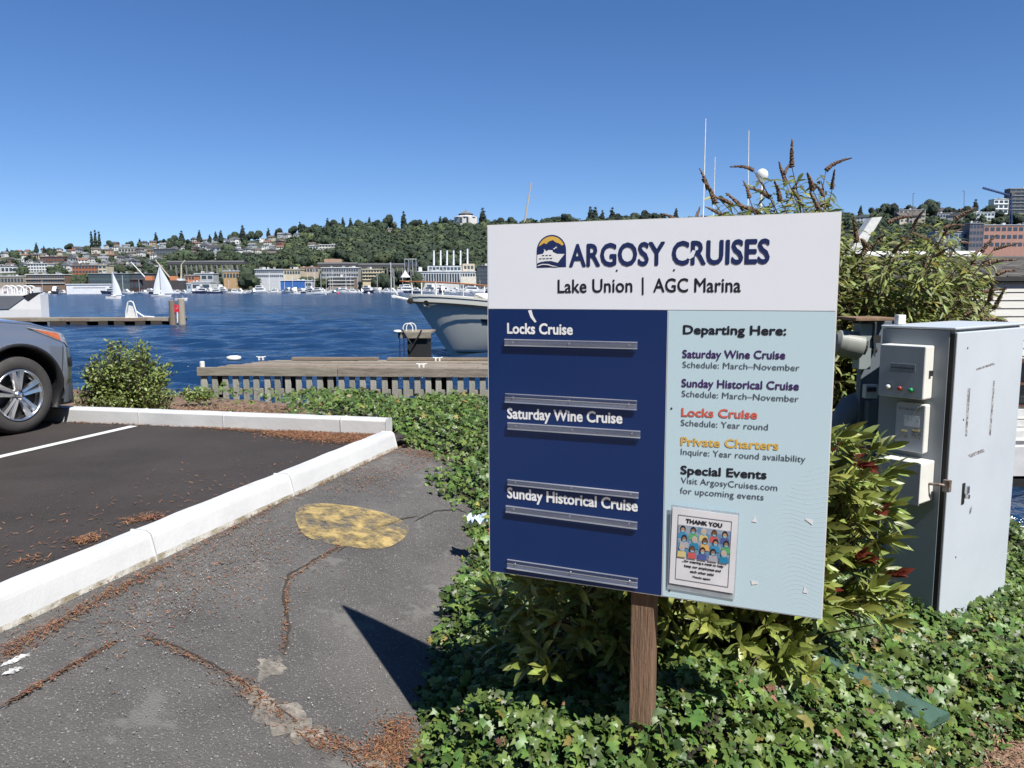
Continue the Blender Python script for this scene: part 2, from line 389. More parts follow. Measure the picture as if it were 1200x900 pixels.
# worn yellow spot
ym = mat('worn_yellow', (.44, .32, .12), (.34, .26, .12), 14, .8, bump=.4, bscale=90, lo=.3, hi=.6, detail=8, mask=(8, .40, .60))
b = MB(); c = gp(409, 618); rad = []
for k in range(40):
    t = 2 * math.pi * k / 40; rx, ry = 66, 27
    p = gp(409 + rx * math.cos(t) * (1 + .07 * math.sin(3 * t + 1)) , 618 - ry * math.sin(t) * (1 + .12 * math.sin(2 * t + 2)) + .1 * rx * math.cos(t))
    rad.append(p)
P = [[((c.lerp(q, f)).x, (c.lerp(q, f)).y, 0) for q in rad + rad[:1]] for f in (.02, .35, .7, 1)]
P = [[(x, y, gpath(x, y) + .012 * mnoise(x, y, 1.3) + .004 * mnoise(x, y, 6) + .007) for x, y, _ in row] for row in P]
struct('yellow_spot', b.grid(P), ym)['label'] = 'worn oval of yellow paint on the path'

# kerbs: painted concrete pieces with joints
kerb_base = mat('kerb_base', (.58, .56, .50), (.28, .24, .16), 9, .8, bump=.4, bscale=40, lo=.40, hi=.58, detail=9)
def kerb(p0, p1, cuts, prof, labelbase, name='kerb', base=None):
    root = thing(name, labelbase, 'kerb', (p0.x, p0.y, 0)); root['kind'] = 'structure'
    d = (p1 - p0); Lg = d.length; d.normalize(); nrm = Vector((d.y, -d.x))
    cuts = [0] + cuts + [Lg]
    for a, c_ in zip(cuts, cuts[1:]):
        b = MB(); n = max(2, int((c_ - a) / .10)); P = []
        for i in range(n + 1):
            t = lerp(a + .004, c_ - .004, i / n); p = p0 + d * t; wob = .006 * mnoise(p.x, p.y, 3.)
            P.append([(p.x + nrm.x * (s + wob), p.y + nrm.y * (s + wob), z + .005 * mnoise(p.x + s, p.y + z * 3, 4.)) for s, z in prof])
        b.grid(P); k = len(prof); N = len(P)
        if base is not None:
            for fi in range((N - 1) * (k - 1)):
                if fi % (k - 1) in base: b.m[fi] = 1
        b.f.append(tuple(range(k))); b.m.append(0); b.f.append(tuple((N - 1) * k + i for i in range(k - 1, -1, -1))); b.m.append(0)
        b.build('kerb_piece', [white_paint, kerb_base], root, False, bevel=.006)
    return root
# side kerb: s<0 lot side ... s=0 path foot
kp = [(-.17, .05), (-.165, .31), (-.15, .35), (-.06, .352), (-.036, .338), (-.028, .315), (-.006, .225), (.0, .17), (.0, -.2)]
kerb(K1 - KD * 12, K2, [2.0, 4.1, 6.2, 8.3, 9.9, 11.4, 12.9, 14.2], kp, 'long white painted kerb between parking lot and cracked path', base=(6,))
fkp = [(-.02, .0), (-.02, .335), (-.005, .35), (.12, .352), (.14, .335), (.145, .05)]
f0 = FK1.xy - FD * 10; f1 = FK2.xy + FD * .16
fkp2 = [(-s, z) for s, z in reversed(fkp)]
kerb(f0, f1 - FD * .04, [3.2, 6.0, 8.0, 10.9, 11.9, 13.2], fkp2, 'white painted kerb along the lake end of the parking lot')
# stall line
b = MB(); a1, a2 = gz(157, 499.5, LOT), gz(-2, 536, LOT); d = (a2 - a1).normalized(); nn = Vector((-d.y, d.x, 0)) * .05; a2 = a1 + d * 4.6
P = [[(q.x, q.y, LOT + .006 * mnoise(q.x, q.y, .5) + .005) for q in (a1.lerp(a2, t / 30) - nn, a1.lerp(a2, t / 30) + nn)] for t in range(31)]
struct('stall_line', b.grid(P), line_paint)['label'] = 'white parking stall line on the dark asphalt'

# brown needle litter: thin bits, uncountable
def litter(name, spots, m, lab, tmpl=None, fz=None, size=(.03, .06)):
    pos = []
    for (p, q, spread, n) in spots:
        for _ in range(n):
            t = random.random(); a = Vector(p).lerp(Vector(q), t); x = a.x + random.gauss(0, spread); y = a.y + random.gauss(0, spread)
            pos.append((x, y, (fz or gpath)(x, y) + random.uniform(.004, .016)))
    pos = np.array(pos); n = len(pos); nr = RNG.normal(0, .25, (n, 3)); nr[:, 2] = 1; dr = RNG.normal(0, 1, (n, 3)); dr[:, 2] *= .15
    tv = tmpl or [(-.5, 0, 0), (-.25, .07, .03), (.25, .07, .03), (.5, 0, 0), (.25, -.07, .02), (-.25, -.07, .02)]
    me = scatter_mesh(name, tv, [(0, 1, 5), (1, 2, 4, 5), (2, 3, 4)], frames(pos, nr, dr, RNG.uniform(size[0], size[1], n)), m)
    o = link(name, me); o['kind'] = 'stuff'; o['label'] = lab; return o
G2 = lambda u, v: gz(u, v, LOT)
lotz = lambda x, y: LOT + .006 * mnoise(x, y, .5)
litter('pine_needles', [(G2(200, 497), G2(420, 516), .05, 2600), (G2(330, 507), G2(425, 516), .13, 5200), (G2(390, 514), G2(440, 512), .10, 2500), (G2(240, 520), G2(270, 518), .05, 0), (G2(95, 636), G2(108, 631), .04, 260), (G2(150, 612), G2(185, 606), .04, 260), (G2(30, 660), G2(44, 655), .05, 60), (G2(80, 495), G2(250, 500), .04, 700),
    (G2(0, 660), G2(330, 560), .5, 500)], needles_m, 'drifts of brown pine needles on the parking lot', fz=lotz, size=(.02, .045))
litter('pine_needles', [(gp(60, 735), gp(190, 665), .022, 650), (gp(190, 665), gp(330, 590), .018, 420), (gp(330, 590), gp(470, 525), .02, 400), (gp(0, 770), gp(60, 735), .03, 350),
    (gp(470, 530), gp(540, 540), .07, 900), (gp(400, 575), gp(520, 530), .10, 900), (gp(452, 885), gp(474, 850), .04, 800), (gp(440, 900), gp(480, 885), .05, 500), (gp(0, 830), gp(135, 755), .009, 200), (gp(170, 748), gp(260, 790), .009, 130), (gp(332, 765), gp(338, 680), .008, 160), (gp(338, 680), gp(400, 640), .010, 160),
    (gp(350, 860), gp(440, 890), .03, 500), (gp(110, 740), gp(330, 620), .2, 1300), (gp(270, 795), gp(340, 850), .03, 300)], needles_m, 'brown pine needles along the kerb foot and the cracks of the path', size=(.012, .032))
litter('gravel', [(gp(150, 740), gp(330, 620), .16, 1500), (gp(100, 800), gp(420, 700), .6, 700), (gp(60, 860), gp(400, 880), .4, 400)], mat('grit', (.36, .34, .30), (.16, .15, .14), 50, .9, island=.5), 'loose pale grit on the old asphalt',
    size=(.0035, .008), tmpl=[(-.5, 0, .3), (-.2, .4, .4), (.2, .4, .5), (.5, 0, .3), (.2, -.4, .4), (-.2, -.4, .5)])
# ------------------------------------------------------------------ the sign
def hvert(p, q, h):          # world point whose vertical of height h spans the two photo pixels p (top) and q (bottom)
    r, s = ray(*p), ray(*q); k = h / (r.z / r.y - s.z / s.y)   # common Y
    return Vector((0, 0, EYE)) + r * (k / r.y), Vector((0, 0, EYE)) + s * (k / s.y)
tl, bl = hvert((571.5, 264.5), (573, 670), 1.22); tr, br = hvert((985, 247), (965, 725.5), 1.22)
sx0 = ((tl + bl) / 2); sx1 = ((tr + br) / 2); SU = Vector((sx1.x - sx0.x, sx1.y - sx0.y, 0)); SW = SU.length; SU.normalize()
SZ0 = (bl.z + br.z) / 2; SN = Vector((SU.y, -SU.x, 0)); SANG = math.atan2(SU.y, SU.x)
SO = Vector((sx0.x, sx0.y, SZ0))            # lower left front corner of the panel
def sg(u, v):                                 # photo pixel -> (x, z) on the panel
    r = ray(u, v); t = (SO - EYEV).dot(SN) / r.dot(SN); p = EYEV + r * t - SO; return p.dot(SU), p.z
def SM(x, d, z): return SO + SU * x + SN * d + Vector((0, 0, z))
SMAT = Matrix(((SU.x, 0, SN.x, SO.x), (SU.y, 0, SN.y, SO.y), (0, 1, 0, SO.z), (0, 0, 0, 1)))   # local XY = panel plane, Z = outwards
postx = sg(751, 700)[0]; pw = SO + SU * postx - SN * .06
sign = thing('sign_board', 'large white, navy and pale blue cruise timetable sign on a single wooden post', 'sign', (pw.x, pw.y, gland(pw.x, pw.y)), SANG)
m_white = mat('sign_white', (.80, .83, .90), (.78, .81, .88), 3, .32, bump=.05, bscale=3, speck=[(38, .80, (.35, .35, .36))])
m_navy = mat('sign_navy', (.0055, .026, .118), (.005, .024, .108), 3, .26, spec=.5, speck=[(22, .79, (.12, .14, .24))])
m_pale = mat('sign_pale', (.53, .69, .76), (.52, .68, .75), 3, .34, speck=[(30, .81, (.75, .8, .82))])
m_edge = mat('sign_edge', (.8, .8, .8), None, 5, .5)
m_post = mat('post_wood', (.25, .155, .10), (.15, .09, .055), 3, .8, stretch=(9, 9, .7), bump=.6, bscale=18, speck=[(7, .68, (.38, .24, .16))])
MB().box((SW / 2, 0, .61), (SW, .012, 1.22)).v
b = MB(); b.b2((0, 0, -.012), (SW, 1.22, 0)); b.v = [tuple(SMAT @ Vector(p)) for p in b.v]; b.build('panel', m_edge, sign)
def flat(name, poly, d, m, thick=.0, parent=None, **kw):   # flat print on the panel, poly in panel coords
    bm_ = bmesh.new(); vs = [bm_.verts.new((x, y, d)) for x, y in poly]; f = bm_.faces.new(vs); bmesh.ops.triangulate(bm_, faces=[f])
    f2 = [f for f in bm_.faces]
    for f in f2:
        f.normal_update()
        if f.normal.z < 0: f.normal_flip()
    me = bpy.data.meshes.new(name); bm_.to_mesh(me); bm_.free(); me.materials.append(m); me.transform(wmat(parent or sign).inverted() @ SMAT)
    return link(name, me, parent or sign, **kw)
hx, hz = sg(780, 363); navyx = sg(779.5, 500)[0]; e = .003
flat('header', [(e, hz), (SW - e, hz), (SW - e, 1.22 - e), (e, 1.22 - e)], .001, m_white, label='white header field of the sign')
flat('navy_field', [(e, e), (navyx, e), (navyx, hz - .002), (e, hz - .002)], .001, m_navy, label='navy field of the sign')
flat('pale_field', [(navyx + .003, e), (SW - e, e), (SW - e, hz - .002), (navyx + .003, hz - .002)], .001, m_pale, label='pale blue field of the sign')
b = MB(); pz0 = gland(pw.x, pw.y) - .3
b.box((pw.x, pw.y, (pz0 + SZ0 + 1.0) / 2), (.077, .077, SZ0 + 1.0 - pz0), SANG); b.build('post', m_post, sign, bevel=.004)
# lettering: bold strokes are laid as shifted copies of the glyph sheets
def embolden(me, bx, by):
    if bx <= 0: return me
    n = len(me.vertices); co = np.zeros(n * 3); me.vertices.foreach_get('co', co); co = co.reshape(-1, 3); fs = [tuple(p.vertices) for p in me.polygons]; V, Fc = [], []
    for i, (dx, dy) in enumerate(((0, 0), (1, 0), (-1, 0), (0, 1), (0, -1), (.7, .7), (-.7, .7), (.7, -.7), (-.7, -.7))):
        V.append(co + np.array((dx * bx, dy * by, i * .00002))); Fc += [tuple(k + i * n for k in f) for f in fs]
    out = bpy.data.meshes.new('lettering'); out.from_pydata(np.concatenate(V).tolist(), [], Fc); out.update(); bpy.data.meshes.remove(me); return out
def lettering(s, p0, p1, cap, m, bold=0., d=.0022, name='lettering', parent=None, M=None):
    """p0, p1: photo pixels of the baseline's ends; cap: capital height in photo pixels at p0"""
    cu = bpy.data.curves.new(name, 'FONT'); cu.body = s; cu.size = 1; cu.resolution_u = 3
    o = bpy.data.objects.new(name, cu); C.objects.link(o); bpy.context.view_layer.update()
    me = bpy.data.meshes.new_from_object(o.evaluated_get(bpy.context.evaluated_depsgraph_get())); bpy.data.objects.remove(o); bpy.data.curves.remove(cu)
    x0, z0 = sg(*p0); x1, z1 = sg(*p1); zc = sg(p0[0], p0[1] - cap)[1] - z0
    vx = [v.co.x for v in me.vertices]; a, c_ = min(vx), max(vx); caph = .729
    sx = (x1 - x0) / (c_ - a); sy = zc / caph; sh = (z1 - z0) / (x1 - x0)
    for v in me.vertices:
        x = (v.co.x - a) * sx; v.co = (x0 + x, z0 + v.co.y * sy + x * sh, d)
    me = embolden(me, bold * .9 * sx, bold * .9 * sy); me.materials.append(m); me.transform(wmat(parent or sign).inverted() @ (M or SMAT)); me.name = name
    o = link(name, me, parent or sign, label='lettering reading ' + s.replace('\n', ' ')); return o
ink_navy = mat('ink_navy', (.016, .030, .12), None, 4, .35); ink_black = mat('ink_black', (.012, .013, .025), None, 4, .4); ink_dark = mat('ink_dark', (.045, .06, .09), None, 4, .4)
ink_white = mat('ink_white', (.85, .86, .88), None, 4, .35); ink_purple = mat('ink_purple', (.055, .02, .13), None, 4, .4); ink_coral = mat('ink_coral', (.68, .14, .10), None, 4, .4)
ink_gold = mat('ink_gold', (.72, .46, .10), None, 4, .4); ink_grey = mat('ink_grey', (.07, .09, .12), None, 4, .4)
lettering('ARGOSY CRUISES', (668, 312), (901, 308), 26.5, ink_navy, .032)
lettering('Lake Union', (654, 343), (741, 342), 16, ink_black, .015)
flat('divider', [sg(752.5, 345.5), sg(754.5, 345.5), sg(754.5, 325), sg(752.5, 325)], .0022, ink_black)
lettering('AGC Marina', (766, 342), (868, 342), 16.5, ink_black, .015)
lettering('Locks Cruise', (595, 390.5), (671, 392), 12.5, ink_white, .036)
lettering('Saturday Wine Cruise', (595, 490), (729, 496), 12.5, ink_white, .036)
lettering('Sunday Historical Cruise', (595, 583), (747, 599), 12.5, ink_white, .036)
for s, p0, p1, cap, m_, bo in (('Departing Here:', (801, 391), (921, 392.5), 10.5, ink_black, .03), ('Saturday Wine Cruise', (800, 419), (920, 420.5), 9.5, ink_purple, .024),
        ('Schedule: March–November', (800, 430.5), (937, 434.5), 7.5, ink_grey, 0.), ('Sunday Historical Cruise', (799, 453), (936, 457), 9.5, ink_purple, .024),
        ('Schedule: March–November', (799, 464.5), (936, 471), 7.5, ink_grey, 0.), ('Locks Cruise', (799, 487.5), (887, 490.5), 10, ink_coral, .03),
        ('Schedule: Year round', (798, 498.5), (900, 504), 7.5, ink_grey, 0.), ('Private Charters', (798, 521.5), (912, 527), 10, ink_gold, .03),
        ('Inquire: Year round availability', (798, 532.5), (944, 541.5), 7.5, ink_grey, 0.), ('Special Events', (798, 555), (898, 561), 10, ink_black, .03),
        ('Visit ArgosyCruises.com', (798, 566), (911, 575), 7.5, ink_grey, 0.), ('for upcoming events', (797, 578), (895, 586), 7.5, ink_grey, 0.)):
    lettering(s, p0, p1, cap, m_, bo)
# logo: arch with sun, mountains, cruise ship (traced in units of the logo's own box)
LA, LB = sg(629, 314), sg(663.5, 313); LT = sg(629, 276)[1]
def lg(x, y): return (lerp(LA[0], LB[0], x), lerp(LA[1], LT, y) + (LB[1] - LA[1]) * x)
def arch(r_, x0=0., y0=0.):
    pts = [(x0, y0), (1 - x0, y0)]
    for k in range(17):
        t = math.pi * k / 16; pts.append((.5 + (.5 - x0) * math.cos(t), .52 + (.48 - x0) * math.sin(t)))
    return pts
flat('logo_ground', [lg(*p) for p in arch(0)], .0014, ink_navy, label='navy arch of the logo')
sunp = []
for k in range(17):
    t = math.pi * k / 16; sunp.append((.5 + .455 * math.cos(t), .52 + .435 * math.sin(t)))
mtn = [(.045, .66), (.16, .70), (.25, .76), (.33, .72), (.42, .80), (.55, .84), (.66, .76), (.76, .73), (.86, .66), (.955, .60)]
flat('logo_sky', [lg(*p) for p in [q for q in sunp if q[1] > .66] + [(.06, .66)] + mtn[1:-1]], .0019, ink_gold, label='golden sky of the logo')
flat('logo_ship', [lg(*p) for p in [(.02, .40), (.22, .43), (.27, .52), (.24, .58), (.30, .54), (.34, .50), (.40, .54), (.54, .53), (.56, .47), (.70, .41), (.95, .40), (.72, .14), (.5, .20), (.28, .20), (.02, .12)]], .0019, ink_white, label='white ship of the logo')
for x0 in (.08, .2, .32, .44): flat('logo_window', [lg(x0, .26), lg(x0 + .09, .265), lg(x0 + .1, .295), lg(x0 + .01, .29)], .0023, ink_navy)
for x0 in (.18, .3, .42): flat('logo_window', [lg(x0, .36), lg(x0 + .08, .362), lg(x0 + .09, .39), lg(x0 + .01, .388)], .0023, ink_navy)
flat('logo_wave', [lg(*p) for p in [(.04, .10), (.2, .14), (.38, .13), (.6, .06), (.85, .05), (.6, .10), (.4, .17), (.2, .19), (.04, .15)]], .0026, ink_navy)
flat('logo_wave', [lg(*p) for p in [(.04, .05), (.2, .09), (.38, .08), (.55, .03), (.75, .02), (.55, .06), (.4, .11), (.2, .12), (.04, .08)]], .0030, ink_white)
flat('logo_bird', [lg(*p) for p in [(.56, .57), (.62, .60), (.70, .66), (.66, .61), (.72, .60), (.64, .585), (.6, .55)]], .0023, ink_white)
# scuffs, screw heads and holes
flat('scuff', [sg(*p) for p in ((619, 364), (623, 363), (625, 370), (629, 377), (627, 378), (622, 372))], .0023, ink_white)
flat('scuff', [sg(*p) for p in ((806, 302), (812, 293), (815.5, 294), (813, 301), (808, 304))], .0030, m_white)
for u, v in ((723, 317), (790, 316.5), (787, 478.5), (784.5, 692)):
    x, z = sg(u, v); b = MB(); b.lathe((0, 0, 0), [(.0, .003), (.0026, .0025), (.0035, .001)], 8, M=SMAT @ Matrix.Translation((x, z, 0))); b.build('screw', mat('dark_steel', (.08, .08, .085), None, 5, .4, metal=.7), sign)
# printed wavy contour lines and small white marks in the pale field
wl = mat('wave_print', (.64, .78, .83), None, 4, .35); b = MB(); bx0 = sg(862, 640)[0]; bx1 = SW - e
for k in range(38):
    off = -.27 + k * .0150; P = []
    for i in range(49):
        x = lerp(navyx + .004, bx1, i / 48); q = (x - navyx) / (bx1 - navyx)
        z = off + .20 * smooth(.0, 1, q) + .016 * math.sin(q * 9 + k * .07) + .006 * math.sin(q * 23 + k * .11)
        lim = .07 + .46 * smooth(.30, 1.05, q)
        if e < z < lim: P.append([(x, z - .0011, .0012), (x, z + .0011, .0012)])
        else:
            if len(P) > 1: b.grid(P)
            P = []
    if len(P) > 1: b.grid(P)
b.v = [tuple(SMAT @ Vector(p)) for p in b.v]; o = b.build('wave_lines', wl, sign, label='fine printed wavy lines in the pale field')
for pts in (((881, 611), (887, 612), (885, 604)), ((943, 608), (952, 615), (953, 609), (945, 607)), ((880, 679), (889, 682), (888, 684), (881, 685)), ((941, 694), (947, 695), (943, 686))):
    flat('printed_mark', [sg(*p) for p in pts], .0023, ink_white)
# clear acrylic holder strips (parts of the sign, screwed on)
m_acr = mat('acrylic', (.50, .52, .60), (.40, .43, .5), 14, .12, spec=.8, alpha=.10, stretch=(1, 1, 6)); m_acr2 = mat('acrylic_lip', (.62, .64, .70), (.30, .33, .40), 9, .1, spec=.9, alpha=.55, stretch=(.3, 6, 6), detail=3)
m_acr3 = mat('acrylic_face', (.45, .48, .55), (.25, .28, .36), 9, .1, spec=.9, alpha=.16, stretch=(.3, 6, 6))
steel = mat('bright_steel', (.75, .75, .76), None, 5, .25, metal=1.)
for (u0, v0, u1, v1, hp, tall) in ((592.5, 397, 747.5, 400.5, 8, 0), (593, 460.5, 747, 469, 10.5, 1), (596, 494.5, 751, 504.5, 8, 0), (596, 561, 749, 576.5, 6.5, 0), (594, 591.5, 747.5, 611, 8, 0), (595.5, 654.5, 748, 677, 10.5, 1)):
    xa, za = sg(u0, v0); xb, zb = sg(u1, v1); h = za - sg(u0, v0 + hp)[1]; sh = (zb - za) / (xb - xa); ang = math.atan(sh); ln = math.hypot(xb - xa, zb - za)
    T = SMAT @ Matrix.Translation((xa, za, 0)) @ Matrix.Rotation(ang, 4, 'Z')
    b = MB(); b.b2((0, -h, .003), (ln, 0, .0055)); b.v = [tuple(T @ Vector(p)) for p in b.v]
    st = b.build('acrylic_strip', m_acr, sign, label='clear acrylic strip for holding a timetable card')
    b = MB(); hl = h * (.55 if tall else .9)
    b.b2((0, -h, .006), (ln, -h + .0030, .0125)); b.b2((0, -.0022, .0058), (ln, 0, .009)); b.b2((0, -h + hl, .0105), (ln, -h + hl + .0018, .0125)); b.v = [tuple(T @ Vector(p)) for p in b.v]
    b.build('lip', m_acr2, st)  # edge highlights of the clear strip, put into these paler, denser bars
    b = MB(); b.b2((.0005, -h + .0032, .0105), (ln - .0005, -h + hl - .0004, .0121)); b.v = [tuple(T @ Vector(p)) for p in b.v]; b.build('lip_face', m_acr3, st)
    for q in (.06, .5, .94):
        b = MB(); b.lathe((0, 0, 0), [(.0, .008), (.0035, .0078), (.005, .0058), (.005, .0056)], 8, M=T @ Matrix.Translation((ln * q, -h * .45, 0))); b.build('screw', steel, st, local=False)
# the poster in its plastic sleeve: a thing taped onto the sign
pq = [sg(791.5, 606 - 13), sg(859.5, 607), sg(860, 691), sg(785, 683)]
pc = SMAT @ Vector((pq[3][0], pq[3][1], .0))
poster = thing('poster', 'thank you notice with cartoon crowd in a plastic sleeve on the sign', 'notice', pc, SANG)
px0, pz0_ = sg(787, 682.5); px1, pz1 = sg(858.5, 689); ptl = sg(789, 596)
m_paper = mat('paper', (.80, .80, .83), None, 5, .5); m_sleeve = mat('plastic_sleeve', (.55, .60, .64), (.4, .45, .5), 25, .18, alpha=.5, spec=.7)
PW = px1 - px0; PHt = ptl[1] - pz0_; PM = SMAT @ Matrix.Translation((px0, pz0_ + .004, .009)) @ Matrix.Rotation(-R(1.5), 4, 'Z') @ Matrix.Rotation(R(1.2), 4, 'X')
def pflat(name, poly, d, m): 
    me_b = MB(); n = len(poly); me_b.add([PM @ Vector((x * PW, y * PHt, d)) for x, y in poly], [tuple(range(n))]); return me_b.build(name, m, poster)
b = MB(); b.b2((-.006, -.004, -.002), (PW + .004, PHt + .004, -.0006)); b.v = [tuple(PM @ Vector(p)) for p in b.v]; b.build('sheet', m_paper, poster)
b = MB(); b.b2((-.012, -.024, -.0045), (PW + .008, PHt + .012, -.0032)); b.v = [tuple(PM @ Vector(p)) for p in b.v]; b.build('sleeve', m_sleeve, poster)
b = MB()
for a_, c_ in (((.07, .06), (.93, .06)), ((.93, .06), (.93, .93)), ((.93, .93), (.07, .93)), ((.07, .93), (.07, .06))): b.tube([PM @ Vector((a_[0] * PW, a_[1] * PHt, .0003)), PM @ Vector((c_[0] * PW, c_[1] * PHt, .0003))], .0005, 4)
b.build('border', ink_dark, poster)
pflat('picture', [(.08, .37), (.92, .37), (.92, .80), (.08, .80)], .0003, mat('print_blue', (.12, .25, .40), (.30, .36, .45), 22, .5, lo=.48, hi=.52))
cols = [(.05, .30, .55), (.12, .42, .18), (.70, .58, .25), (.60, .12, .12), (.08, .12, .35), (.45, .45, .5), (.02, .25, .45), (.75, .45, .15)]
skins = [(.50, .30, .20), (.20, .10, .06), (.62, .42, .32), (.32, .18, .11)]; hairs = [(.02, .015, .015), (.10, .05, .02), (.55, .5, .42), (.02, .02, .03)]
k = 0
for row, yb in enumerate((.62, .50, .37)):
    for i in range(5):
        cx = .155 + i * .17 + (.03 if row == 1 else 0); d = .0006 + row * .0008
        if cx > .87: continue
        M_ = lambda nm, c: mat(nm + '_%d' % (hash(c) % 9999), c, None, 5, .5)
        pflat('shirt', [(cx - .075, yb), (cx + .075, yb), (cx + .065, yb + .07), (cx + .02, yb + .09), (cx - .02, yb + .09), (cx - .065, yb + .07)], d, mat('print_shirt_%d' % (k % 8), cols[k % 8], None, 5, .5))
        pflat('hair', [(cx + .048 * math.cos(t * .785), yb + .125 + .052 * math.sin(t * .785)) for t in range(8)], d + .0002, mat('print_hair_%d' % (k % 4), hairs[(k * 3) % 4], None, 5, .5))
        pflat('face', [(cx + .034 * math.cos(t * .785), yb + .112 + .036 * math.sin(t * .785)) for t in range(8)], d + .0004, mat('print_skin_%d' % (k % 4), skins[(k * 7 + row) % 4], None, 5, .5))
        pflat('mask', [(cx - .028, yb + .108), (cx + .028, yb + .108), (cx + .02, yb + .085), (cx - .02, yb + .085)], d + .0006, mat('print_mask', (.25, .55, .65), None, 5, .5)); k += 1
def ptext(s, x0, x1, y, cap, bold=0.):
    cu = bpy.data.curves.new('lettering', 'FONT'); cu.body = s; cu.size = 1; cu.resolution_u = 2
    o = bpy.data.objects.new('lettering', cu); C.objects.link(o); bpy.context.view_layer.update()
    me = bpy.data.meshes.new_from_object(o.evaluated_get(bpy.context.evaluated_depsgraph_get())); bpy.data.objects.remove(o); bpy.data.curves.remove(cu)
    vx = [v.co.x for v in me.vertices]; a, c_ = min(vx), max(vx)
    for v in me.vertices: v.co = ((x0 + (v.co.x - a) / (c_ - a) * (x1 - x0)) * PW, (y + v.co.y / .729 * cap) * PHt, .0006)
    me = embolden(me, bold * .03, bold * .03); me.materials.append(ink_black); me.transform(wmat(poster).inverted() @ PM); link('lettering', me, poster, label='lettering reading ' + s)
ptext('THANK YOU', .2, .78, .835, .055, .03); ptext('...for wearing a mask to help', .17, .84, .31, .028, .02)
ptext('keep our employees and', .21, .80, .245, .028, .02); ptext('each other safe!', .31, .69, .18, .028, .02); ptext('Thanks again!', .35, .64, .115, .02, .02)

# ------------------------------------------------------------------ utility cabinet
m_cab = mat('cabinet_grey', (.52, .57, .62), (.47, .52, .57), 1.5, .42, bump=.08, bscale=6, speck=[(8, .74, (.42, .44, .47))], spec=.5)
cA, cL, cR = at(1114, 387, 4.2), at(1030, 384, 4.47), at(1195.5, 381, 4.77)
ZT = cA.z; CU = Vector((cR.x - cA.x, cR.y - cA.y, 0)); CW = CU.length * 1.0; CU.normalize(); CV = Vector((-CU.y, CU.x, 0)); CDp = (Vector((cL.x, cL.y, 0)) - Vector((cA.x, cA.y, 0))).dot(CV)
CAO = Vector((cA.x, cA.y, -.5)); CH = ZT + .5
CMt = Matrix(((CU.x, CV.x, 0, CAO.x), (CU.y, CV.y, 0, CAO.y), (0, 0, 1, CAO.z), (0, 0, 0, 1)))   # local x along door, y along the shaded side, z up
cab = thing('utility_cabinet', 'tall pale grey electrical cabinet with a latched door standing in the ivy', 'cabinet', CAO, math.atan2(CU.y, CU.x))
def cb(b, name, m, parent=cab, **kw):
    b.v = [tuple(CMt @ Vector(p)) for p in b.v]; return b.build(name, m, parent, **kw)
b = MB(); b.b2((.022, .0, .0), (CW, CDp, CH)); cb(b, 'body', m_cab, bevel=.006)
b = MB(); b.b2((.026, -.028, .03), (CW - .004, -.004, CH - .012)); dr = cb(b, 'door', m_cab, bevel=.005)
b = MB(); b.b2((-.006, -.030, CH + .002), (CW + .006, CDp + .01, CH + .016)); cb(b, 'roof', m_cab, bevel=.005)
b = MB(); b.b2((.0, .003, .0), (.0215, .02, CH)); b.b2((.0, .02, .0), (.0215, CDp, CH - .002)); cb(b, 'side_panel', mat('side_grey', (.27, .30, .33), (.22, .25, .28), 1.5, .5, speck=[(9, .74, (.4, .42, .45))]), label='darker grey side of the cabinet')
b = MB(); b.b2((.004, -.022, .0), (.022, .0, CH - .02)); cb(b, 'door_gap', mat('rubber_black', (.015, .015, .016), None, 6, .7))
def cpt(u, v):   # photo pixel on the shaded side face -> local (y, z)
    r = ray(u, v); nn = -CU; t = (CAO - EYEV).dot(nn) / r.dot(nn); p = EYEV + r * t - CAO; return p.dot(CV), p.z
def dpt(u, v):   # on the door face -> (x, z)
    r = ray(u, v); nn = -CV; t = (CAO + CV * -.028 - EYEV).dot(nn) / r.dot(nn); p = EYEV + r * t - CAO; return p.dot(CU), p.z
lx, lz = dpt(1128, 578)
b = MB(); b.b2((lx - .012, -.036, lz - .06), (lx + .012, -.029, lz + .06)); h_ = cb(b, 'latch', mat('latch_black', (.02, .02, .02), None, 5, .4), dr)
b = MB(); b.b2((lx - .004, -.055, lz + .0), (lx + .028, -.037, lz + .045)); b.b2((lx + .005, -.060, lz - .03), (lx + .026, -.037, lz - .004)); cb(b, 'padlock', steel, dr, bevel=.003)
scr = mat('scuff_dark', (.13, .12, .13), (.42, .42, .44), 60, .7, lo=.42, hi=.55)
for pts in (((1144, 432), (1164, 425), (1166, 427), (1144, 434)), ((1134, 455), (1137, 455), (1133, 511), (1131, 511)), ((1164, 446), (1166, 446), (1161, 510), (1159, 510)), ((1134, 533), (1152, 526), (1154, 529), (1137, 536)), ((1136, 597), (1139, 592), (1138, 600), (1136, 603))):
    q = [dpt(*p) for p in pts]; b = MB(); b.add([(x, -.0290, z) for x, z in q], [(0, 1, 2, 3)]); cb(b, 'scuff_mark', scr, dr)
for u, v in ((1134, 408), (1129, 492), (1120, 653)):
    x, z = dpt(u, v); b = MB(); b.lathe((0, 0, 0), [(.0, .0012), (.006, .001), (.007, .0)], 8, M=Matrix.Translation((x, -.0282, z)) @ Matrix.Rotation(R(90), 4, 'X')); cb(b, 'door_hole', MATS['rubber_black'], dr)
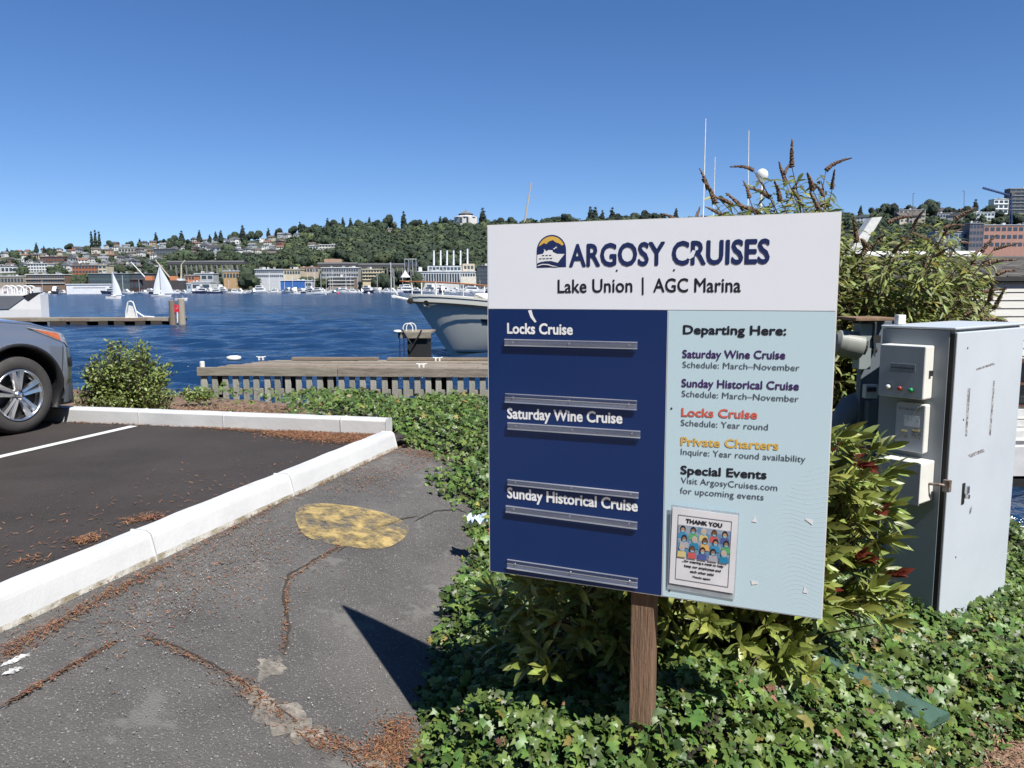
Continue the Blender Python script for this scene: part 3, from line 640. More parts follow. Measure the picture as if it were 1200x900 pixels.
# boxes on the shaded side
m_shell = mat('box_shell', (.72, .72, .67), (.64, .64, .60), 4, .5, speck=[(14, .72, (.3, .27, .22))]); m_lid = mat('box_lid', (.40, .43, .46), None, 4, .5)
def sidebox(name, lab, cat, p0, p1, depth, lid, mshell=m_shell):
    y0, z1 = cpt(*p0); y1, z0 = cpt(*p1); y0, y1 = max(y0, y1), min(y0, y1)
    org = CMt @ Vector((0, (y0 + y1) / 2, z0)); t = thing(name, lab, cat, org, math.atan2(CU.y, CU.x))
    b = MB(); b.b2((-depth, y1, z0), (-.001, y0, z1)); cb(b, 'shell', mshell, t, bevel=.008)
    if lid: b = MB(); b.b2((-depth - .008, y1 + .004, z0 + .004), (-depth - .001, y0 - .004, z1 - .004)); cb(b, 'lid', m_lid, t, bevel=.004)
    return t, y0, y1, z0, z1
# the boxes project towards the left viewer side: front faces traced at their own depth
def cptd(u, v, dpth):
    r = ray(u, v); nn = -CU; t = (CAO - CU * dpth - EYEV).dot(nn) / r.dot(nn); p = EYEV + r * t - CAO; return p.dot(CV), p.z
def frontbox(name, lab, cat, dpth, fl, fr, ft, fb, mshell=m_shell, lid=True):
    ya, zt = cptd(fl, ft, dpth); yb, zb = cptd(fr, fb, dpth)
    org = CMt @ Vector((0, (ya + yb) / 2, zb)); t = thing(name, lab, cat, org, math.atan2(CU.y, CU.x))
    b = MB(); b.b2((-dpth, yb, zb), (-.001, ya, zt)); cb(b, 'shell', mshell, t, bevel=.008)
    if lid: b = MB(); b.b2((-dpth - .006, yb + .003, zb + .003), (-dpth - .0005, ya - .003, zt - .003)); cb(b, 'lid', m_lid, t, bevel=.003)
    return t, ya, yb, zb, zt
D1 = .10
t, ya, yb, zb, zt = frontbox('control_box', 'white control box with three round pilot buttons on the cabinet side', 'control box', D1, 1032, 1082, 403, 469)
def onface(t, dpth, u, v): return cptd(u, v, dpth)
def lathe_at(b, y, z, d, prof, seg=14): b.lathe((0, 0, 0), prof, seg, M=Matrix.Translation((-d, y, z)) @ Matrix.Rotation(R(-90), 4, 'Y'))
for (u, v, c_, nm) in ((1041.5, 453, (.75, .75, .72), 'white'), (1055, 455, (.35, .03, .02), 'red'), (1068, 457, (.01, .30, .09), 'green')):
    y, z = cptd(u, v, D1 + .006); b = MB(); lathe_at(b, y, z, D1 + .006, [(.016, 0), (.016, .005), (.0125, .006)]); bt = cb(b, 'button_ring', steel, t, label='ring of the %s button' % nm)
    b = MB(); lathe_at(b, y, z, D1 + .006, [(.0125, .0), (.0125, .012), (.009, .018), (0, .019)]); cb(b, 'button', mat('button_' + nm, c_, None, 5, .25), t, label=nm + ' round button', smooth_=True)
y0, z1 = cptd(1043.5, 425, D1 + .006); y1, z0 = cptd(1072.5, 437.5, D1 + .006)
b = MB(); b.b2((-D1 - .0085, y1, z0), (-D1 - .0065, y0, z1)); npl = cb(b, 'name_plate', mat('plate_grey', (.22, .25, .28), None, 5, .4), t, bevel=.001)
b = MB()
for i in range(9):
    if i == 4: lathe_at(b, lerp(y0, y1, .5), (z0 + z1) / 2, D1 + .0086, [(.009, 0), (.009, .0004), (.006, .0004)], 12)
    else: yy = lerp(y0, y1, .1 + .1 * i); b.b2((-D1 - .0092, yy - (y0 - y1) * .035, (z0 + z1) / 2 - .004), (-D1 - .0088, yy + (y0 - y1) * .035, (z0 + z1) / 2 + .004))
cb(b, 'plate_print', mat('plate_ink', (.03, .035, .04), None, 5, .5), npl)
b = MB(); yr = yb - .001; b.b2((-.055, yr - .012, lerp(zb, zt, .44)), (-.03, yr, lerp(zb, zt, .54))); cb(b, 'clasp', MATS['dark_steel'], t)
D2 = .055
t, ya, yb, zb, zt = frontbox('breaker_box', 'small grey breaker box with worn stickers under the control box', 'electrical box', D2, 1051, 1082, 471, 532)
for (u0, v0, u1, v1, c_) in ((1054, 477, 1077, 482, (.05, .05, .05)), (1060, 486, 1077, 501, (.42, .44, .46)), (1055, 504, 1064, 514, (.06, .06, .05)), (1068, 504, 1079, 515, (.06, .06, .05)), (1056, 503, 1063, 506, (.6, .45, .05)), (1069, 503, 1078, 506, (.6, .45, .05))):
    a0, a1 = cptd(u0, v0, D2 + .006), cptd(u1, v1, D2 + .006); dd = .0072 if c_[0] < .5 else .0078
    b = MB(); b.b2((-D2 - dd, a1[0], a1[1]), (-D2 - .0062, a0[0], a0[1])); cb(b, 'sticker', mat('sticker_%d' % int(c_[0] * 100), c_, tuple(min(1, x + .25) for x in c_), 90, .5, lo=.55, hi=.6), t)
b = MB(); y, z = cptd(1079, 477, D2 + .006); lathe_at(b, y, z, D2 + .006, [(.008, 0), (.008, .02), (0, .022)]); b.tube([(-D2 - .02, y, z), (-D2 - .03, y + .03, z - .05)], .004, 6); cb(b, 'switch_lever', steel, t)
D3 = .17
t, ya, yb, zb, zt = frontbox('junction_box', 'deep grey junction box low on the side of the cabinet', 'electrical box', D3, 1031, 1076, 536, 592, lid=False)
b = MB(); b.b2((-D3 - .006, yb - .004, zb - .004), (-D3 - .0005, ya + .004, zt + .004)); cb(b, 'lid', mat('lid_dark', (.33, .35, .37), None, 4, .5), t, bevel=.002)
b = MB(); y, z = yb, lerp(zb, zt, .45); b.tube([(-.06, y, z), (-.05, y - .05, z + .005), (-.02, y - .07, z)], .008, 7); b.b2((-.03, y - .095, z - .035), (-.001, y - .06, z + .03)); cb(b, 'padlock_hasp', mat('rusty_steel', (.16, .09, .06), (.3, .28, .27), 30, .6, metal=.5), t)
# meter post left of the cabinet
mp = CMt @ Vector((.16, CDp + .14, 0)); ga = math.atan2(CU.y, CU.x)
meter = thing('meter_panel', 'dark grey meter panel with wooden cap behind the left side of the cabinet', 'meter panel', (mp.x, mp.y, -.2), ga)
m_dk = mat('panel_dark', (.13, .15, .18), (.10, .12, .14), 2, .5)
def mpt(u, v, Y): return at(u, v, Y)
def pbox(b, u0, v0, u1, v1, Y, dep): 
    p, q = at(u0, v0, Y), at(u1, v1, Y); c_ = (p + q) / 2; c_.y += dep / 2; return b.box(c_, (abs(q.x - p.x), dep, abs(p.z - q.z)))
b = MB(); p, q = at(1008, 376, 4.95), at(1034, 560, 4.95); q.z = -.2; c_ = (p + q) / 2; b.box(c_, ((q.x - p.x), .05, p.z - q.z), .15); b.build('back_panel', m_dk, meter, bevel=.004)
b = MB(); pbox(b, 1009, 379, 1020, 433, 4.84, .1); b.build('meter_box', mat('panel_green', (.27, .31, .30), None, 3, .5), meter, bevel=.004)
b = MB(); pbox(b, 1003, 372.5, 1052, 376, 4.78, .3); b.build('wooden_cap', mat('cap_wood', (.27, .17, .10), (.16, .10, .06), 4, .8, stretch=(1, 8, 8)), meter, bevel=.003)
b = MB(); pbox(b, 1053, 369, 1061.5, 380.5, 4.45, .05); b.build('sensor', m_shell, meter, bevel=.004)
b = MB(); p = at(1026.5, 377, 4.86); b.tube([p, (p.x, p.y, p.z - .22)], .008, 8); b.build('conduit', steel, meter)
b = MB(); pbox(b, 1024, 393, 1032, 402, 4.82, .05); b.build('conduit_clamp', MATS['rubber_black'], meter)
b = MB(); pbox(b, 1015, 451, 1028.5, 467, 4.80, .05); o = b.build('meter', mat('meter_face', (.50, .51, .50), None, 4, .4), meter, bevel=.003)
b = MB(); pbox(b, 1017, 454, 1027, 459, 4.785, .012); b.build('display', ink_black, o)
b = MB(); pbox(b, 1017, 470, 1026, 540, 4.86, .06); b.build('lower_conduit', m_dk, meter, bevel=.01)
# round grey fixture sticking out to the left, and pipe elbow by the bush
fx = at(1002, 405, 4.9)
bell = thing('metal_bell_housing', 'round pale grey metal housing sticking out left of the meter panel', 'housing', fx)
b = MB(); T = Matrix.Translation(fx) @ Matrix.Rotation(R(-78), 4, 'Y') @ Matrix.Rotation(0, 4, 'X'); b.lathe(None, [(0, .14), (.05, .138), (.075, .12), (.085, .08), (.088, 0), (.088, -.03), (.0, -.032)], 40, M=T)
b.build('hood', mat('hood_grey', (.24, .25, .22), (.20, .21, .19), 5, .45), bell, smooth_=False, bevel=.003)
b = MB(); b.lathe(None, [(.075, -.033), (.075, -.05), (.02, -.055), (.02, -.14)], 18, M=T); b.build('bracket', MATS['rubber_black'], bell)
pe = at(985, 515, 4.9)
duct = thing('duct_elbow', 'dark grey metal duct elbow half hidden by the red tipped bush', 'duct', (pe.x, pe.y, 0))
b = MB(); b.tube([at(980, 530, 5.0), at(985, 500, 5.0), at(998, 476, 5.0), at(1018, 470, 5.0), at(1030, 470, 5.05)], .085, 14); b.build('pipe', m_dk, duct, smooth_=True)
# green board in the ivy
gbm = mat('green_board', (.045, .105, .075), (.03, .07, .05), 6, .7, bump=.3, bscale=40, speck=[(12, .66, (.09, .12, .09))])
# crumpled litter beside the sign
b = MB(); lp = at(559, 609, 4.6); rows = []
for i in range(8):
    rows.append([(lp.x + (j - 3.5) * .017 + random.uniform(-.006, .006), lp.y + (i - 3.5) * .017, lp.z + random.uniform(-.02, .035)) for j in range(8)])
b.grid(rows); tag(b.build('crumpled_wrapper', mat('wrapper', (.62, .72, .84), (.4, .5, .66), 20, .3)), 'crumpled pale blue plastic wrapper in the ivy left of the sign', 'litter')
# ------------------------------------------------------------------ the parked car (x forward, y left, z up in its own frame)
HEAD = R(90 - 19); wc = Vector((-4.84, 7.50, 0))                  # heading; centre of the visible front wheel's outer face
cf = Vector((math.cos(HEAD), math.sin(HEAD), 0)); cl = Vector((-cf.y, cf.x, 0))
CO = wc + cl * .96; CO.z = LOT                                       # car centre line under the front axle
CT = Matrix.Translation(CO) @ Matrix.Rotation(HEAD, 4, 'Z')
car = thing('parked_car', 'grey blue sport utility car parked nose to the kerb at the left edge', 'car', CO, HEAD)
m_car = mat('car_paint', (.27, .30, .35), (.25, .28, .33), 2, .3, metal=.55, coat=1.)
m_blk = mat('black_plastic', (.018, .018, .02), (.013, .013, .015), 20, .6); m_tyre = mat('tyre_rubber', (.040, .037, .035), (.05, .047, .044), 12, .8, bump=.2, bscale=60)
m_chr = mat('alloy', (.88, .88, .90), None, 5, .24, metal=1.); m_glass = mat('dark_glass', (.02, .025, .03), None, 5, .05, spec=.9)
WR = .385
def cint(tab, x):
    for (a, p), (c_, q) in zip(tab, tab[1:]):
        if x <= c_:
            t = (x - a) / (c_ - a); t = max(0, t); return lerp(p, q, t * t * (3 - 2 * t) * .5 + t * .5)
    return tab[-1][1]
HW = [(-3.9, .80), (-3.6, .93), (-3.0, .965), (.1, .965), (.35, .962), (.55, .935), (.70, .83), (.82, .64), (.91, .36), (.95, .0)]
HZ = [(-1.2, 1.16), (-.9, 1.14), (-.3, 1.11), (.2, 1.06), (.5, .985), (.7, .90), (.84, .82), (.95, .76)]   # shoulder height
def body_pt(x, s):       # s 0..1 sill -> shoulder (side), 1..2 shoulder -> centre line (bonnet)
    hw = cint(HW, x); hz = cint(HZ, x)
    if s <= 1:
        z = lerp(.28, hz, s); bulge = .018 * math.sin(math.pi * min(1, s * 1.1)) ; tuck = .05 * smooth(.35, 0, s) + .055 * smooth(.78, 1.0, s)
        y = hw + bulge - tuck
    else:
        t = s - 1; y = (hw - .055) * (1 - t) ** 1.0; z = hz + .085 * math.sin(t * math.pi / 2) ** .6 * smooth(.97, .6, x)
        if .02 < t < .16: z += .012 * math.sin((t - .02) / .14 * math.pi)
    return y, z
def body(side):
    xs = list(np.arange(-3.9, -.75, .12)) + list(np.arange(-.75, .951, .022)); ss = list(np.linspace(0, 1, 46)) + list(np.linspace(1.03, 2, 22))
    V_, I_ = [], {}; b = MB()
    RA = WR + .12
    for i, x in enumerate(xs):
        for j, s in enumerate(ss):
            y, z = body_pt(x, s); xx = x
            if s <= 1:
                for wx in (0, -2.79):
                    dx, dz = xx - wx, z - WR; r_ = math.hypot(dx, dz)
                    if RA - .022 < r_ < RA + .012: xx, z = wx + dx / r_ * RA, WR + dz / r_ * RA
            V_.append((xx, -y * side, z)); I_[i, j] = len(V_) - 1
    fs = []
    for i in range(len(xs) - 1):
        for j in range(len(ss) - 1):
            q = [I_[i, j], I_[i + 1, j], I_[i + 1, j + 1], I_[i, j + 1]]; c_ = [sum(V_[k][a] for k in q) / 4 for a in range(3)]
            if any(math.hypot(c_[0] - wx, c_[2] - WR) < RA - .004 and ss[j] < 1 for wx in (0, -2.79)): continue
            fs.append(tuple(q) if side < 0 else tuple(reversed(q)))
    b.add(V_, fs); return b
b = body(1); b2_ = body(-1); b.add(b2_.v, b2_.f); b.v = [tuple(CT @ Vector(p)) for p in b.v]
bo = b.build('body', m_car, car, True)
def cx(b, name, m, parent=None, sm=False, **kw): b.v = [tuple(CT @ Vector(p)) for p in b.v]; return b.build(name, m, parent or car, sm, **kw)
# arch lining, trim, sill, floor
for side in (1, -1):
    for wx in (0, -2.79):
        b = MB(); P = []
        for k in range(41):
            t = R(-28) + R(236) * k / 40; row = []
            for rr_, dy in ((WR + .125, .002), (WR + .123, .014), (WR + .095, .016), (WR + .088, -.05)):
                x = wx + rr_ * math.cos(t); z = WR + rr_ * math.sin(t); 
                s = (z - .28) / (cint(HZ, x) - .28); y = body_pt(min(x, .93), max(0, min(.8, s)))[0] + dy; row.append((x, -side * y, max(z, .2)))
            P.append(row)
        b.grid(P); cx(b, 'arch_trim', m_blk, None, True)
        b = MB(); P = [[(wx + (WR + .095) * math.cos(t), -side * y, WR + (WR + .095) * math.sin(t)) for y in (.93, .6, .45)] for t in [R(-20) + R(220) * k / 24 for k in range(25)]]
        b.grid(P); b.add([(wx + (WR + .095) * math.cos(R(15 * k)), -side * .5, WR + (WR + .095) * math.sin(R(15 * k))) for k in range(24)], [tuple(range(24))]); cx(b, 'arch_lining', m_blk)
b = MB(); b.b2((-3.7, -.88, .24), (-.52, .88, .34)); b.b2((.42, -.80, .2), (.74, .80, .32)); cx(b, 'underbody', m_blk)
# front bumper lower lip, side corner
b = MB(); P = []
for k in range(25):
    x = lerp(.50, .955, (k / 24) ** .7); y, z = body_pt(min(x, .949), .12); P.append([(x + .02, -y - .012, .46), (x + .025, -y - .02, .36), (x + .015, -y - .005, .24)])
b.grid(P); P2 = [[(p[0], -p[1], p[2]) for p in row] for row in P]; b.grid(P2); cx(b, 'bumper_lip', mat('lip_grey', (.09, .10, .115), None, 8, .5), None, True)
# headlights wrap round the corner: amber reflector at the rear tip
def lampshape(x0, x1, zf0, zf1, off, name, m, side, n=16):
    b = MB(); P = []
    for k in range(n + 1):
        x = lerp(x0, x1, k / n); a = k / n; row = []
        for q in range(5):
            z = lerp(zf0(a), zf1(a), q / 4); hz = cint(HZ, x); s = min(1, (z - .28) / (hz - .28)); y = body_pt(x, s)[0]; row.append((x + off * .5, -side * (y + off + .006 * math.sin(q / 4 * math.pi)), z))
        P.append(row)
    b.grid(P); return b
for side in (1, -1):
    zt_ = lambda a: lerp(1.045, .92, a); zb_ = lambda a: lerp(1.035, .80, min(1, a * 1.15))
    hl = cx(lampshape(.16, .80, zb_, zt_, .008, 'headlight', None, side), 'headlight', mat('lamp_glass', (.45, .47, .5), None, 5, .08, metal=.3, coat=1.), None, True)
    cx(lampshape(.17, .52, lambda a: zb_(a * .55) + .004, lambda a: zt_(a * .55) - .012, .0125, 'x', None, side), 'amber_reflector', mat('amber', (.60, .16, .03), (.42, .10, .02), 30, .15, coat=1., bump=.4, bscale=80), hl, True)
    cx(lampshape(.60, .80, lambda a: .60, lambda a: .70, .008, 'fog', None, side), 'fog_lamp', m_blk, None, True)
# bonnet seam and bumper seam: thin dark grooves
def seam(f, w_=.004, off=.0025): 
    b = MB(); b.tube([f(k / 30) for k in range(31)], w_, 4); return b
cx(seam(lambda t: (lerp(-.75, .66, t), -(cint(HW, lerp(-.75, .66, t)) - .075), cint(HZ, lerp(-.75, .66, t)) + .012)), 'bonnet_seam', m_blk)
cx(seam(lambda t: (lerp(.54, .47, t), -(body_pt(.5, lerp(.9, .25, t))[0] + .001), lerp(.88, .48, t))), 'bumper_seam', m_blk)
cx(seam(lambda t: (lerp(-.62, -.66, t), -(body_pt(-.65, lerp(.98, .1, t))[0] + .001), lerp(1.1, .38, t))), 'door_seam', m_blk)
# cabin
b = MB(); cab_prof = [(-.62, 1.14), (-1.45, 1.66), (-1.75, 1.71), (-3.0, 1.70), (-3.55, 1.6), (-3.85, 1.15)]
P = []
for x, z in cab_prof:
    k_ = (z - 1.14) / .57; hw = lerp(.86, .66, min(1, k_)); P.append([(x, -hw - .0, z - .04), (x, -hw + .06, z), (x, 0, z + .03 * (k_ > .1)), (x, hw - .06, z), (x, hw, z - .04)])
b.grid(P); cx(b, 'roof', m_car, None, True)
for side in (1, -1):
    b = MB(); b.add([(-.70, -side * .88, 1.12), (-1.48, -side * .70, 1.60), (-3.5, -side * .70, 1.56), (-3.8, -side * .85, 1.12)], [(0, 1, 2, 3)]); cx(b, 'side_window', m_glass)
b = MB(); b.add([(-.55, -.80, 1.165), (-.55, .80, 1.165), (-1.40, .62, 1.675), (-1.40, -.62, 1.675)], [(0, 1, 2, 3)]); cx(b, 'windscreen', m_glass)
# wheels: tyre, rim with five split spokes
def wheel(wx, side):
    T = Matrix.Translation((wx, -side * .96, WR)) @ (Matrix.Rotation(R(90), 4, 'X') if side > 0 else Matrix.Rotation(R(-90), 4, 'X'))
    b = MB(); b.lathe(None, [(.262, -.20), (.30, -.215), (.35, -.21), (.378, -.19), (WR, -.15), (WR, -.07), (.378, -.028), (.352, -.004), (.31, .006), (.275, .0), (.258, -.01)], 48, M=T)
    ty = cx(b, 'tyre', m_tyre, None, True)
    b = MB(); b.lathe(None, [(.258, -.008), (.252, .004), (.240, -.004), (.232, -.03), (.222, -.15), (.06, -.16)], 48, M=T); rim = cx(b, 'rim', m_chr, ty, True)
    b = MB(); b.lathe(None, [(0, -.08), (.228, -.08)], 24, M=T); cx(b, 'brake_disc', mat('brake_dark', (.03, .03, .032), None, 5, .5, metal=.4), ty)
    for k in range(5):
        a = R(72 * k + 18)
        for sgn in (1, -1):
            b = MB(); Rz = T @ Matrix.Rotation(a, 4, 'Z')
            pr = [(.045, sgn * .016, .034), (.10, sgn * .024, .046), (.17, sgn * .033, .054), (.238, sgn * .046, .066)]
            P = []
            for (r_, y_, w_) in pr:
                h = lerp(-.012, -.002, (r_ - .045) / .19); P.append([Rz @ Vector((r_, y_ - w_ / 2, h - .03)), Rz @ Vector((r_, y_ - w_ * .32, h)), Rz @ Vector((r_, y_ + w_ * .32, h - .004)), Rz @ Vector((r_, y_ + w_ / 2, h - .03))])
            b.grid(P); cx(b, 'spoke', m_chr, ty, False)
    b = MB(); b.lathe(None, [(0, -.004), (.028, -.006), (.034, -.012), (.036, -.03), (.066, -.034), (.07, -.06)], 20, M=T); cx(b, 'hub_cap', m_chr, ty, True)
    for k in range(5):
        a = R(72 * k + 54); b = MB(); b.lathe(None, [(0, -.02), (.009, -.021), (.011, -.05)], 6, M=T @ Matrix.Translation((.052 * math.cos(a), .052 * math.sin(a), 0))); cx(b, 'wheel_nut', MATS['dark_steel'], ty)
for wx in (0, -2.79):
    for side in (1, -1): wheel(wx, side)
b = MB(); b.tube([(.88, -.30, .84), (.88, .30, .84)], .03, 8); cx(b, 'grille_bar', m_chr)

# ------------------------------------------------------------------ pier with slatted skirt
m_wood = [mat('pier_wood_%d' % i, c1, c2, 3, .85, stretch=st, bump=.7, bscale=22, speck=[(11, .66, c3)], objrand=.22) for i, (c1, c2, c3, st) in enumerate((
    ((.33, .295, .235), (.20, .175, .135), (.12, .075, .05), (1, 8, 8)), ((.40, .39, .33), (.27, .26, .215), (.15, .13, .1), (8, 8, 1)), ((.27, .215, .165), (.18, .14, .105), (.30, .26, .2), (1, 8, 8))))]
PA, PB = at(236, 430, 14.2), at(571, 433, 13.75); PB.z = PA.z = .17
PDv = (PB - PA); PDv.z = 0; PL0 = PDv.length; PDv.normalize(); PNv = Vector((-PDv.y, PDv.x, 0))
PLEN = PL0 + 4.5; pang = math.atan2(PDv.y, PDv.x)
def pp(x, y, z): return PA + PDv * x + PNv * y + Vector((0, 0, z - PA.z))
pier = thing('wooden_pier', 'weathered wooden pier with a slatted skirt beyond the ivy', 'pier', (PA.x, PA.y, WATER), pang)
sl_me = []
for k in range(4):
    hh = 1.2; b = MB(); b.b2((-.052, -.02, -hh), (.052, .02, 0)); b.v = [(x + random.uniform(-.003, .003), y, z) for x, y, z in b.v]; sl_me.append(b.mesh('slat', m_wood[1]))
Rp = Matrix.Rotation(0, 4, 'Z')
def plink(name, me, x, y, z, rz=0., parent=None, ml=None):
    o = bpy.data.objects.new(name, me); C.objects.link(o); o.parent = parent or pier
    o.location = wmat(o.parent).inverted() @ pp(x, y, z); o.rotation_euler = (0, 0, rz); return o
n_sl = int(PLEN / .2)
for i in range(n_sl): plink('slat', sl_me[i % 4], .06 + i * .2 + random.uniform(-.008, .008), -.03, .17 - .14, random.uniform(-.03, .03))
def lbox(name, x0, x1, y0, y1, z0, z1, m, parent=None, bevel=.006, tilt=0.):
    b = MB(); b.b2((x0, y0, z0), (x1, y1, z1)); b.v = [tuple(pp(x, y, z)) for x, y, z in b.v]; return b.build(name, m, parent or pier, bevel=bevel)
for x0, x1 in ((-.05, 2.6), (2.61, 5.4), (5.41, PLEN)): lbox('fascia_board', x0, x1, -.09, -.052, .04, .20, m_wood[0])
lbox('ledger', -.02, PLEN, .0, .10, -.32, -.2, m_wood[1])
W = 1.8; yy = -.05; i = 0
while yy < W:                      # deck boards run along the pier
    wd = .19; cut = [0, random.uniform(1.5, 3.2), random.uniform(4, 5.5), PLEN]
    x_off = .75 * max(0, yy) / W
    for a_, c_ in zip(cut, cut[1:]):
        zz = .165 + random.uniform(-.006, .012)
        lbox('deck_board', max(a_, x_off if a_ == 0 else a_), c_ - .012, yy, yy + wd - .014, zz - .05, zz, random.choice((m_wood[0], m_wood[0], m_wood[2])))
    yy += wd; i += 1
for a_, c_ in ((1.1, 2.9), (3.1, 5.2), (5.6, 8)): lbox('bull_rail', a_, c_, W - .16, W - .03, .18, .235, m_wood[2])
for x, y in ((.2, .3), (2.3, .3), (4.4, .3), (6.5, .3), (1.1, 1.5), (3.2, 1.5), (5.4, 1.5), (7.6, 1.5)):
    b = MB(); p = pp(x, y, 0); b.tube([(p.x, p.y, -3.4), (p.x, p.y, .1)], .15, 10); b.build('pile', mat('pile_dark', (.06, .05, .04), (.03, .025, .02), 6, .9, stretch=(6, 6, 1), bump=.6), pier)
m_wplastic = mat('white_plastic', (.78, .78, .76), (.6, .6, .57), 7, .5)
p = at(237, 428, 14.2); b = MB(); b.lathe((p.x, p.y, .06), [(.045, -.35), (.045, .22), (.04, .24), (0, .245)], 12); tag(b.build('white_pipe_stub', m_wplastic), 'short white pipe standing on the pier corner', 'pipe')
p = at(274, 419.5, 15.9); b = MB(); b.lathe((p.x, p.y, .165), [(0, 0), (.13, .0), (.15, .04), (.14, .075), (.08, .095), (0, .10)], 16); tag(b.build('mooring_float', m_wplastic, smooth_=True), 'flat round white float lying on the far pier corner', 'float')
def cleat(u, v, Y, lab, z=.17):
    p = at(u, v, Y); r_ = thing('mooring_cleat', lab, 'cleat', (p.x, p.y, z)); b = MB(); b.box((p.x - .04, p.y, z + .03), (.03, .04, .06)); b.box((p.x + .04, p.y, z + .03), (.03, .04, .06)); b.build('base', m_wplastic, r_)
    b = MB(); b.tube([(p.x - .10, p.y, z + .075), (p.x - .05, p.y, z + .06), (p.x + .05, p.y, z + .06), (p.x + .10, p.y, z + .075)], [.009, .014, .014, .009], 8); b.build('horn', m_wplastic, r_)
cleat(306, 419, 15.85, 'small white cleat on the far edge of the pier, near the float'); cleat(494, 431, 14.2, 'pale cleat on the pier left of the sign')
cleat(513, 421, 15.5, 'cleat on the pier edge under the yacht bow')

# ------------------------------------------------------------------ far finger pier at left
YF = 74.0; fpx0, fpx1 = at(40, 373, YF), at(206, 373, YF); zf = fpx0.z
fin = thing('floating_dock', 'long low wooden dock reaching out from the left to two pilings', 'dock', (fpx0.x, YF, WATER))
for k in range(7):
    a_, c_ = lerp(fpx0.x - 6, fpx1.x, k / 7), lerp(fpx0.x - 6, fpx1.x, (k + 1) / 7) - .03
    b = MB(); b.b2((a_, YF, zf - .30), (c_, YF + .1, zf)); b.build('side_beam', m_wood[2] if k % 2 else m_wood[0], fin)
    for j in range(6): b = MB(); b.b2((a_, YF + .12 + j * .5, zf - .06), (c_, YF + .58 + j * .5, zf - .01 + random.uniform(0, .015))); b.build('deck_board', m_wood[random.choice((0, 0, 2))], fin)
b = MB(); b.b2((fpx0.x - 6, YF + .15, zf - .38), (fpx1.x - .2, YF + 3, zf - .17)); b.build('stringer', MATS['pile_dark'], fin)
for u in (28, 68, 92, 125, 136, 168, 180): 
    p = at(u, 378, YF); b = MB(); b.b2((p.x - .75, YF - .1, WATER - .4), (p.x + .75, YF + 2.5, zf - .26)); b.build('float', MATS['pile_dark'], fin)
for u, v0, r_, lab in ((201, 352, .28, 'brown'), (212, 350, .30, 'grey')):
    p = at(u, v0, YF - .2 if u < 210 else YF); o = MB().tube([(p.x, p.y, -4), (p.x, p.y, p.z - .05), (p.x, p.y, p.z)], [r_ * 1.2, r_, r_ * .8], 10).build('piling', m_wood[2] if u < 210 else m_wood[0])
    tag(o, lab + ' timber piling at the end of the left dock' + (', left one of the pair' if u < 210 else ', right one of the pair'), 'piling')
p0_, p1_ = at(204, 357, YF - .3), at(210, 366, YF - .3); b = MB(); b.b2((p0_.x, p0_.y - .03, p1_.z), (p1_.x, p0_.y, p0_.z)); tag(b.build('red_life_ring_box', mat('red_paint', (.55, .03, .05), (.7, .6, .6), 8, .4, lo=.3, hi=.4)), 'red and white safety marker between the two pilings', 'marker')
b = MB(); q = at(208, 366, YF - .3); q2 = at(208, 378, YF - .3); b.tube([q, q2], .07, 6); tag(b.build('white_rope', m_wplastic), 'white rope hanging below the red marker', 'rope')
p = at(154, 372, YF + .4); wt = thing('dock_ladder', 'white hooped swim ladder standing on the left dock', 'ladder', (p.x, p.y, zf))
zt = at(154, 353, YF).z
b = MB()
for s in (-1, 1): b.tube([(p.x + s * .55, p.y, zf - .1), (p.x + s * .48, p.y, zf + .6), (p.x + s * .25, p.y, zt - .1), (p.x, p.y, zt)], .075, 6)
b.build('hoop', m_wplastic, wt)
b = MB(); b.prism([(-.45, 0), (.45, 0), (.2, 1.1), (-.15, 1.2)], -.05, .05, M=Matrix.Translation((p.x - .02, p.y, zf)) @ Matrix.Rotation(R(90), 4, 'X')); b.build('board', m_wplastic, wt)
b = MB(); b.tube([(p.x + .5, p.y, zf + .6), (p.x + 1.2, p.y, zf + .12), (p.x + 2.2, p.y, zf + .06)], .08, 6); b.build('ramp_tube', m_wplastic, wt)

# small dock end under the yacht bow
YD = 32.; p0, p1 = at(466, 389, YD), at(505, 395, YD)
dk = thing('dock_end', 'short wooden dock end with white hoops below the yacht bow', 'dock', (p0.x, YD, WATER))
for k in range(6): b = MB(); b.b2((p0.x + .05, YD + k * .35, p0.z - .08), (p1.x, YD + .33 + k * .35, p0.z - .01 + random.uniform(0, .01))); b.build('deck_board', m_wood[k % 2 * 2], dk)
b = MB(); b.b2((p0.x + .02, YD - .06, p0.z - .26), (p1.x, YD - .005, p0.z - .02)); b.build('fascia_board', m_wood[0], dk)
b = MB(); q = at(477, 398, YD); q2 = at(500, 398, YD); b.b2((q.x, YD + .1, -3), (q2.x, YD + 1.8, p0.z - .2)); b.build('float_block', mat('float_black', (.012, .012, .013), None, 4, .7), dk)
ld = MB()
for u in (468.5, 473.5): q = at(u, 400, YD - .1); ld.tube([(q.x, YD - .1, -2.2), (q.x, YD - .1, p0.z)], .03, 6)
for i in range(4): z = -1.5 + i * .28; ld.beam((at(468.5, 400, YD - .1).x, YD - .1, z), (at(473.5, 400, YD - .1).x, YD - .1, z), .03, .03)
ld.build('ladder', mat('blue_steel', (.02, .04, .11), None, 4, .4), dk)
for dx in (0, .35): 
    q = at(478, 389, YD + .3 + dx); b = MB(); b.tube([(q.x - .20 + dx * .4, q.y, p0.z)] + [(q.x + dx * .4 - .20 * math.cos(R(t)), q.y, p0.z + .14 + .20 * math.sin(R(t))) for t in range(0, 181, 15)] + [(q.x + .20 + dx * .4, q.y, p0.z)], .022, 6); b.build('hoop', m_wplastic, dk)
